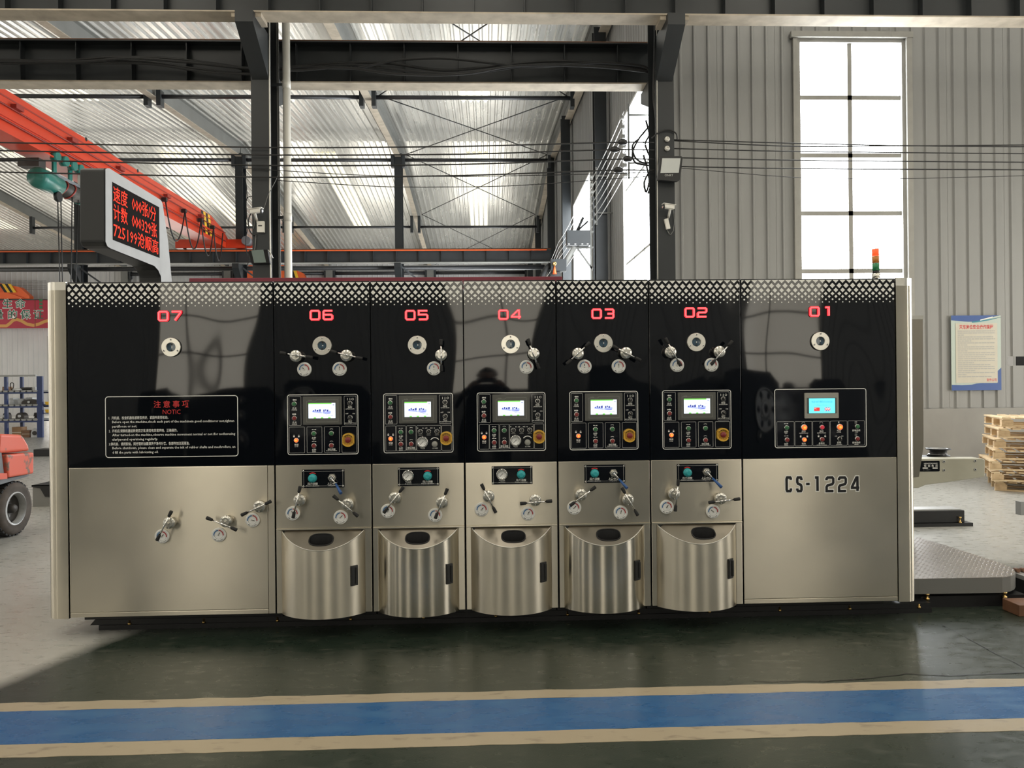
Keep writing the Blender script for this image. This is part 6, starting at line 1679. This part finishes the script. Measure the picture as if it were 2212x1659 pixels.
up_ = [yz(-2, 980), yz(66, 974), yz(62, 960), yz(50, 939), yz(2, 937)]
lo_ = [yz(15, 1032), yz(69.5, 1023), yz(70, 977), yz(10, 982)]
mb = MB(); mb.prism([(FX + .02, y, z) for y, z in up_], (-.99, 0, 0), 'fork_red'); build(mb, 'rear_hood', fk, recalc=True, bevel=.03, seg=3)
mb = MB(); mb.prism([(FX + .04, y, z) for y, z in lo_], (-1.03, 0, 0), 'fork_red'); build(mb, 'counterweight', fk, recalc=True, bevel=.02, seg=3)
mb = MB(); y1_ = yz(12, 1000)[0]; mb.prism([(FX - .02, wy + .26, R_ + .33), (FX - .02, wy - .4, R_ + .33), (FX - .02, wy - 1.9, R_ + .30), (FX - .02, wy - 1.9, R_ + .05), (FX - .02, wy - .35, R_ + .05), (FX - .02, wy - .25, R_ + .28), (FX - .02, wy + .25, R_ + .31)], (-.9, 0, 0), 'fork_grey'); build(mb, 'chassis', fk, recalc=True)
mb = MB(); mb.box((FX - .1, wy - .2, R_ - .06), (FX - .85, wy + .1, R_ + .3), 'part_dark'); build(mb, 'axle', fk)
mb = MB(); mb.prism([(FX + .03, *yz(-8, 1037)), (FX + .03, *yz(14, 1034)), (FX + .03, *yz(13, 1022)), (FX + .03, *yz(-8, 1022))], (-.2, 0, 0), 'fork_red'); build(mb, 'fender', fk, recalc=True)
for xx in (FX + .01, FX - .97):
    mb = MB(); mb.prism([(xx, *yz(-14, 1024)), (xx, *yz(11, 1024)), (xx, *yz(5, 975)), (xx, *yz(0, 925)), (xx, yz(-14, 925)[0] - .25, 1.9), (xx, yz(-14, 925)[0] - .38, 1.9)], (-.04, 0, 0), 'fork_grey'); build(mb, 'guard_pillar', fk, recalc=True)
yg = yz(-14, 925)[0]
mb = MB(); mb.box((FX - 1.01, yg - 1.5, 1.9), (FX + .01, yg - .2, 1.96), 'fork_grey'); build(mb, 'overhead_guard', fk)
mb = MB(); mb.box((FX - .85, wy - 1.0, R_ + .31), (FX - .1, wy - .35, R_ + .62), 'black'); build(mb, 'seat_box', fk, bevel=.03)
for xx in (FX - .2, FX - .75): mb = MB(); mb.box((xx - .05, wy - 2.05, .05), (xx + .05, wy - 1.95, 2.0), 'fork_grey'); build(mb, 'mast_rail', fk)
for xx in (FX - .25, FX - .7): mb = MB(); mb.box((xx - .05, wy - 3.0, .04), (xx + .05, wy - 2.05, .08), 'part_dark'); build(mb, 'fork', fk)
# ---- blue storage rack far left
gr = atz(85, 945, 0); YR = gr.y; s0 = (YR - CAM.y) / F_PX
def RX_(px): return aty(px, 880, YR).x
def RZ(py): return aty(50, py, YR).z
xr0, xr1 = RX_(-150), RX_(91)
rk = empty('storage_rack', ((xr0 + xr1) / 2, YR + .4, 0), 'blue steel storage rack filled with parts, behind the forklift', 'rack')
ztop_ = RZ(813)
for x in (RX_(79.5), RX_(11) - .03, RX_(-75), xr0):
    for y in (YR, YR + .8):
        mb = MB(); w_ = .17 if y == YR and x == RX_(79.5) else .09; mb.box((x, y, 0), (x + w_, y + .08, ztop_), 'rack_blue'); build(mb, 'upright', rk)
lev = [RZ(909), RZ(877.5), RZ(847)]
for z in lev:
    for y in (YR - .005, YR + .83): mb = MB(); mb.box((xr0, y, z - .05), (xr1 - .02, y + .04, z), 'rack_blue'); build(mb, 'beam', rk)
    x = xr0
    while x < RX_(78):
        mb = MB(); mb.prism([(x + .02, YR - .01, z + .055), (x + .17, YR - .01, z + .055), (x + .15, YR - .01, z + .002), (x + .04, YR - .01, z + .002)], (0, .82, 0), 'shelf_grey'); build(mb, 'deck_plank', rk, recalc=True); x += .185
mb = MB(); mb.box((xr0, YR - .02, ztop_ - .005), (RX_(78), YR + .1, ztop_ + .05), 'shelf_grey'); build(mb, 'top_rail', rk)
itm = [('carton', 'cardboard_box', 20, 40, 0, .33, 'brown cardboard box at the bottom of the blue rack, left one', 'box'), ('carton2', 'cardboard_box', 41, 58, 0, .22, 'dark cardboard box at the bottom of the blue rack, middle one', 'box'),
       ('part_light', 'gearbox_casting', 61, 78, 0, .30, 'grey metal casting at the bottom right of the blue rack', 'machine part'),
       ('part_dark', 'belt_guard', 28, 46, 1, .20, 'dark curved guard on the lowest shelf of the blue rack', 'machine part'), ('part_dark', 'drive_chain', 66, 78, 1, .2, 'dark chain pile at the right of the lowest rack shelf', 'machine part'), ('part_dark', 'pulley_half', 0, 9, 1, .2, 'dark half pulley at the left of the lowest rack shelf', 'machine part'),
       ('part_dark', 'machine_casting', 41, 74, 2, .16, 'brown cast part on the middle shelf of the blue rack', 'machine part'), ('part_light', 'paper_stack', 19, 32, 2, .18, 'white paper stack on the middle shelf, left of the brown casting', 'paper'), ('part_light', 'paper_stack', 36, 52, 2, .22, 'white paper stack on the middle shelf behind the brown casting', 'paper'), ('part_light', 'paper_stack', 0, 10, 2, .2, 'white paper stack at the left end of the middle shelf', 'paper'),
       ('part_dark', 'roller_bar', 38, 60, 3, .08, 'dark roller bar on the top shelf of the blue rack', 'machine part'), ('white', 'plastic_bag', 24, 36, 3, .06, 'white plastic bag on the top shelf of the blue rack', 'bag'), ('part_dark', 'cable_coil', 15, 23, 3, .26, 'black cable coil hanging at the top of the blue rack', 'coil'), ('part_light', 'bearing_housing', 66, 72, 3, .1, 'grey bearing housing at the end of the roller bar', 'machine part'), ('carton', 'small_box', 0, 9, 3, .12, 'small reddish box at the left of the top shelf', 'box')]
for mt, nm, pa_, pb_, lv, h, lab, cat in itm:
    z = 0 if lv == 0 else lev[lv - 1] + .056
    xa, xb = RX_(pa_), RX_(pb_); yv = YR + (.12 if 'paper' not in nm else .45); mb = MB()
    if nm in ('belt_guard', 'pulley_half', 'machine_casting', 'gearbox_casting'):
        k = 10; pts_ = [(xa, yv, z)] + [(xb, yv, z)] + [(xa + (xb - xa) * (.5 + .5 * cos(pi * i / k)), yv, z + h * (.25 + .75 * sin(pi * i / k))) for i in range(k + 1)]
        mb.prism(pts_, (0, .25, 0), mt)
        mb.cyl((xa * .5 + xb * .5, yv - .03, z + h * .45), (xa * .5 + xb * .5, yv + .28, z + h * .45), h * .22, 'part_light' if mt == 'part_dark' else 'part_dark', 12)
    elif nm == 'roller_bar': mb.cyl((xa, yv + .1, z + .05), (xb, yv + .1, z + .05), .045, mt, 12); mb.cyl((xa - .05, yv + .1, z + .05), (xb + .05, yv + .1, z + .05), .02, 'alu', 10)
    elif nm == 'cable_coil': mb.tube([((xa + xb) / 2 + .05 * cos(t * .5), yv + .05 + .02 * sin(t), z + .13 + .12 * sin(t * .5)) for t in range(0, 38)], .014, mt, 6)
    elif nm == 'drive_chain': mb.tube([(xa + (xb - xa) * (.5 + .45 * sin(t * 1.7)), yv + .1 + .06 * cos(t * 1.1), z + .03 + .0045 * t) for t in range(0, 34)], .02, mt, 6)
    elif nm == 'plastic_bag': mb.lathe([(0, 0), (.13, .005), (.16, .03), (.10, .055), (.02, .07), (0, .07)], ((xa + xb) / 2, yv + .1, z), UZ, mt, 14)
    elif nm == 'paper_stack':
        for i in range(5): mb.box((xa + random.uniform(0, .02), yv, z + h * i / 5), (xb - random.uniform(0, .02), yv + .3, z + h * (i + .9) / 5), mt)
    else:
        mb.box((xa, yv, z), (xb, yv + .3, z + h), mt); mb.box((xa - .002, yv - .002, z + h * .45), (xb + .002, yv + .1, z + h * .52), 'print_sheet')
    o = build(mb, nm, recalc=True); tag(o, lab, cat, 'goods on the blue rack')
# neighbouring rack bay with yellow trays
xn = xr1 + .015
rk2 = empty('storage_rack', (xn + .5, YR + .3, 0), 'blue rack bay with yellow trays, mostly hidden behind the machine end', 'rack')
for x in (xn, xn + 1.1):
    mb = MB(); mb.box((x, YR + .42, 0), (x + .06, YR + .5, ztop_), 'rack_blue'); build(mb, 'upright', rk2)
for py, s in ((871, 'upper'), (888, 'lower')):
    z = aty(93, py, YR + .2).z - .05
    mb = MB(); mb.box((xn, YR + .05, z - .03), (xn + 1.16, YR + .42, z - .002), 'rack_blue'); build(mb, 'shelf_board', rk2)
    mb = MB(); mb.prism([(xn + .01, YR + .1, z + .1), (xn + .04, YR + .1, z), (xn + .4, YR + .1, z), (xn + .43, YR + .1, z + .1)], (0, .3, 0), 'yellow'); o = build(mb, 'parts_tray', recalc=True); tag(o, '%s yellow parts tray right of the blue rack' % s, 'tray', 'yellow trays')
# ---- grey steel bin and dark bars on the floor between forklift and machine
g0 = atz(71, 1095, 0); yb_ = g0.y; xa = g0.x
bn_ = empty('steel_bin', (xa + .5, yb_ + .3, 0), 'grey steel bin with a black liner beside the machine end', 'bin')
hh_ = aty(71, 1050, yb_).z
mb = MB(); mb.box((xa, yb_, 0), (xa + 1.0, yb_ + .015, hh_), 'steel_grey'); mb.box((xa, yb_ + .585, 0), (xa + 1.0, yb_ + .6, hh_), 'steel_grey'); mb.box((xa, yb_ + .015, 0), (xa + .015, yb_ + .585, hh_), 'steel_grey'); mb.box((xa + .985, yb_ + .015, 0), (xa + 1.0, yb_ + .585, hh_), 'steel_grey'); mb.box((xa + .015, yb_ + .015, .0), (xa + .985, yb_ + .585, .015), 'steel_grey'); build(mb, 'shell', bn_)
mb = MB(); mb.prism([(xa - .01, yb_ - .008, hh_ + .012), (xa + 1.01, yb_ - .008, hh_ + .012), (xa + 1.01, yb_ - .008, hh_ - .16), (xa + .35, yb_ - .008, hh_ - .16), (xa + .16, yb_ - .008, hh_ - .14), (xa + .10, yb_ - .008, hh_ - .03), (xa - .01, yb_ - .008, hh_ - .012)], (0, .006, 0), 'rubber'); mb.box((xa - .01, yb_ - .008, hh_ + .002), (xa + 1.01, yb_ + .61, hh_ + .012), 'rubber'); build(mb, 'liner', bn_, recalc=True)
g1 = atz(72, 986, 0); mb = MB(); mb.box((g1.x, g1.y, 0), (g1.x + 2.0, g1.y + .4, .16), 'black'); o = build(mb, 'dark_bar', bevel=.01); tag(o, 'black bar on the floor behind the forklift', 'beam')  # plain black box laid along the floor

# ================================================================== BEHIND THE CAMERA (seen mirrored in the fronts)
# ---- dark press line standing along the opposite side of the aisle
def press(x0, x1, y0, h, label, wheel_x):
    r_ = empty('press_frame', ((x0 + x1) / 2, y0 - .6, 0), label, 'machine')
    mb = MB(); mb.box((x0, y0 - 1.2, 0), (x1, y0 - .1, .35), 'steel_dark'); build(mb, 'bed', r_)
    n = max(2, int((x1 - x0) / 1.1))
    for i in range(n):
        xa = x0 + (x1 - x0) * i / n + .05; xb = x0 + (x1 - x0) * (i + 1) / n - .05; hh = h - .12 * (i % 2)
        mb = MB(); mb.prism([(xa, y0, .35), (xb, y0, .35), (xb, y0, hh - .2), (xb - .2, y0, hh), (xa + .1, y0, hh), (xa, y0, hh - .1)], (0, -.08, 0), 'steel_dark'); build(mb, 'side_plate', r_, recalc=True)
        for zc, rr in ((.62, .12), (.95, .09), (1.2, .07)):
            mb = MB(); mb.lathe([(0, 0), (rr, 0), (rr, .05), (rr * .6, .06), (rr * .3, .1), (0, .1)], ((xa + xb) / 2 + .1 * (zc - .9), y0, zc), V((0, 1, 0)), ['part_dark', 'part_dark', 'fork_grey', 'part_dark', 'chrome_soft'], 18); build(mb, 'bearing_cap', r_)
        mb = MB(); mb.cyl((xa, y0 - .5, hh - .3), (xb, y0 - .5, hh - .3), .14, 'fork_grey', 14); build(mb, 'roller', r_)
    mb = MB(); c = V((wheel_x, y0 + .04, 1.05)); mb.lathe([(.06, 0), (.06, .08), (.14, .06), (.20, .03), (.33, .03), (.36, .08), (.38, .08), (.38, 0), (.06, 0)], c, V((0, 1, 0)), 'alu', 28); w_ = build(mb, 'flywheel', r_)
    for i in range(6):
        t = 2 * pi * i / 6; mb = MB(); mb.cyl(c + V((.27 * cos(t), .031, .27 * sin(t))), c + V((.27 * cos(t), .036, .27 * sin(t))), .06, 'black', 12); build(mb, 'spoke_hole', w_)
press(1.6, 6.8, -8.3, 1.72, 'dark press frame across the aisle, seen mirrored in the right-hand fronts', 5.0)
press(-6.5, -2.2, -8.6, 1.55, 'dark press frame across the aisle, seen mirrored in the left-hand front', -3.2)

# ---- the photographer, mirrored in the middle unit
def skin_obj(name, pts, edges, radii, mt, parent, root=0, sub=2):
    me = bpy.data.meshes.new(name); org = wpos(parent) if parent else V((0, 0, 0))
    me.from_pydata([tuple(V(p) - org) for p in pts], edges, []); me.materials.append(MATS[mt])
    o = place(me, name, parent, org)
    o.modifiers.new('skin', 'SKIN'); o.modifiers.new('subdivision', 'SUBSURF').levels = sub; o.modifiers['subdivision'].render_levels = sub
    if not me.skin_vertices: me.attributes
    for i, r in enumerate(radii):
        d = me.skin_vertices[0].data[i]; d.radius = (r, r) if not isinstance(r, tuple) else r
        d.use_root = (i == root)
    for p in me.polygons: p.use_smooth = True
    o.modifiers['skin'].use_smooth_shade = True
    return o
YPn = CAM.y - .42
per = empty('person', (0, YPn, 0), 'person in dark clothes holding up a phone, mirrored in the middle unit', 'person')
def B_(x, y, z): return V((x, YPn + y, z))
P_ = [B_(0, 0, .95), B_(0, 0, 1.12), B_(0, -.01, 1.30), B_(0, -.01, 1.43), B_(0, 0, 1.50),
      B_(.10, 0, .90), B_(.11, .02, .50), B_(.12, -.01, .10), B_(.13, .13, .05), B_(-.10, 0, .90), B_(-.11, -.02, .50), B_(-.12, -.03, .10), B_(-.13, .11, .05),
      B_(.18, 0, 1.40), B_(.30, .12, 1.22), B_(.13, .32, 1.46), B_(-.18, 0, 1.40), B_(-.30, .12, 1.22), B_(-.13, .32, 1.46)]
E_s = [(0, 1), (1, 2), (2, 3), (3, 4), (0, 5), (5, 6), (6, 7), (7, 8), (0, 9), (9, 10), (10, 11), (11, 12), (3, 13), (13, 14), (14, 15), (3, 16), (16, 17), (17, 18)]
Rr = [(.16, .11), (.15, .11), (.17, .12), (.10, .09), .055, .085, .062, .045, .042, .085, .062, .045, .042, .062, .047, .033, .062, .047, .033]
skin_obj('body', P_, E_s, Rr, 'cloth_dark', per)
# head with nose, ears, eyes, mouth and short hair
mb = MB(); hc = B_(0, .02, 1.635); nr, ns = 14, 18; vs_ = []; fs = []
for i in range(nr + 1):
    a = pi * i / nr; zz_ = cos(a)
    for j in range(ns):
        t = 2 * pi * j / ns; x = sin(a) * cos(t) * .074; y = sin(a) * sin(t) * .092; z = zz_ * .115
        if z < 0: x *= 1 + z * 1.6; y *= 1 + z * 1.1
        if y > .05 and abs(x) < .018 and -.03 < z < .02: y += .018
        vs_.append(hc + V((x, y, z)))
for i in range(nr):
    for j in range(ns): fs.append((i * ns + j, (i + 1) * ns + j, (i + 1) * ns + (j + 1) % ns, i * ns + (j + 1) % ns))
mb.add(vs_, fs, 'skin', True); hd_ = build(mb, 'head', per, recalc=True)
mb = MB()
for i in range(nr // 2 + 1): pass
hv = []; hf = []
for i in range(8):
    a = pi * .62 * i / 7
    for j in range(ns):
        t = 2 * pi * j / ns; k = 1.06; cut = 1.0 if sin(t) < .35 else .62
        a2 = a * cut; hv.append(hc + V((sin(a2) * cos(t) * .074 * k, sin(a2) * sin(t) * .092 * k, cos(a2) * .115 * k)))
for i in range(7):
    for j in range(ns): hf.append((i * ns + j, (i + 1) * ns + j, (i + 1) * ns + (j + 1) % ns, i * ns + (j + 1) % ns))
mb.add(hv, hf, 'hair', True); build(mb, 'hair', hd_, recalc=True)
for s_ in (-1, 1):
    mb = MB(); mb.lathe([(0, 0), (.012, .002), (.016, .008), (.006, .012), (0, .012)], hc + V((s_ * .07, -.005, -.005)), V((s_, .2, 0)), 'skin', 12); build(mb, 'ear', hd_)
    mb = MB(); mb.lathe([(0, 0), (.011, 0), (.008, .005), (0, .007)], hc + V((s_ * .03, .083, .012)), V((0, 1, 0)), ['white', 'white', 'black'], 10); build(mb, 'eye', hd_)
mb = MB(); mb.box(hc + V((-.022, .078, -.052)), hc + V((.022, .084, -.046)), 'fork_red'); build(mb, 'mouth', hd_)
# hands: palm, four fingers and a thumb around the phone's short edges
for s_ in (-1, 1):
    w_ = B_(s_ * .13, .32, 1.46); pts = [w_, w_ + V((-s_ * .02, .03, .05))]; ed = [(0, 1)]; rad = [.026, (.032, .018)]
    for q, (dz, ln) in enumerate(((.085, .030), (.072, .034), (.056, .032), (.042, .026))):
        k = len(pts); b_ = w_ + V((-s_ * .035, .035, dz)); pts += [b_, b_ + V((-s_ * .02, .028, .0)), b_ + V((-s_ * (.02 + ln), .030, -.004))]; ed += [(1, k), (k, k + 1), (k + 1, k + 2)]; rad += [.0095, .0088, .0078]
    k = len(pts); b_ = w_ + V((-s_ * .03, .0, .035)); pts += [b_, b_ + V((-s_ * .025, -.012, .02)), b_ + V((-s_ * .05, -.006, .03))]; ed += [(1, k), (k, k + 1), (k + 1, k + 2)]; rad += [.011, .010, .009]
    skin_obj('hand', pts, ed, rad, 'skin', per, 0, 1)
mb = MB(); mb.box((CAM.x - .078, CAM.y - .034, CAM.z - .037), (CAM.x + .078, CAM.y - .026, CAM.z + .037), 'black')
ph_ = build(mb, 'phone', bevel=.004, org=(CAM.x, CAM.y - .03, CAM.z - .037)); tag(ph_, 'black phone held up level in both hands, mirrored in the middle unit', 'phone')
mb = MB(); mb.lathe([(0, 0), (.010, 0), (.010, .002), (.006, .0025), (0, .002)], (CAM.x, CAM.y - .0262, CAM.z), V((0, 1, 0)), ['alu', 'alu', 'black', 'black'], 14); build(mb, 'lens', ph_)
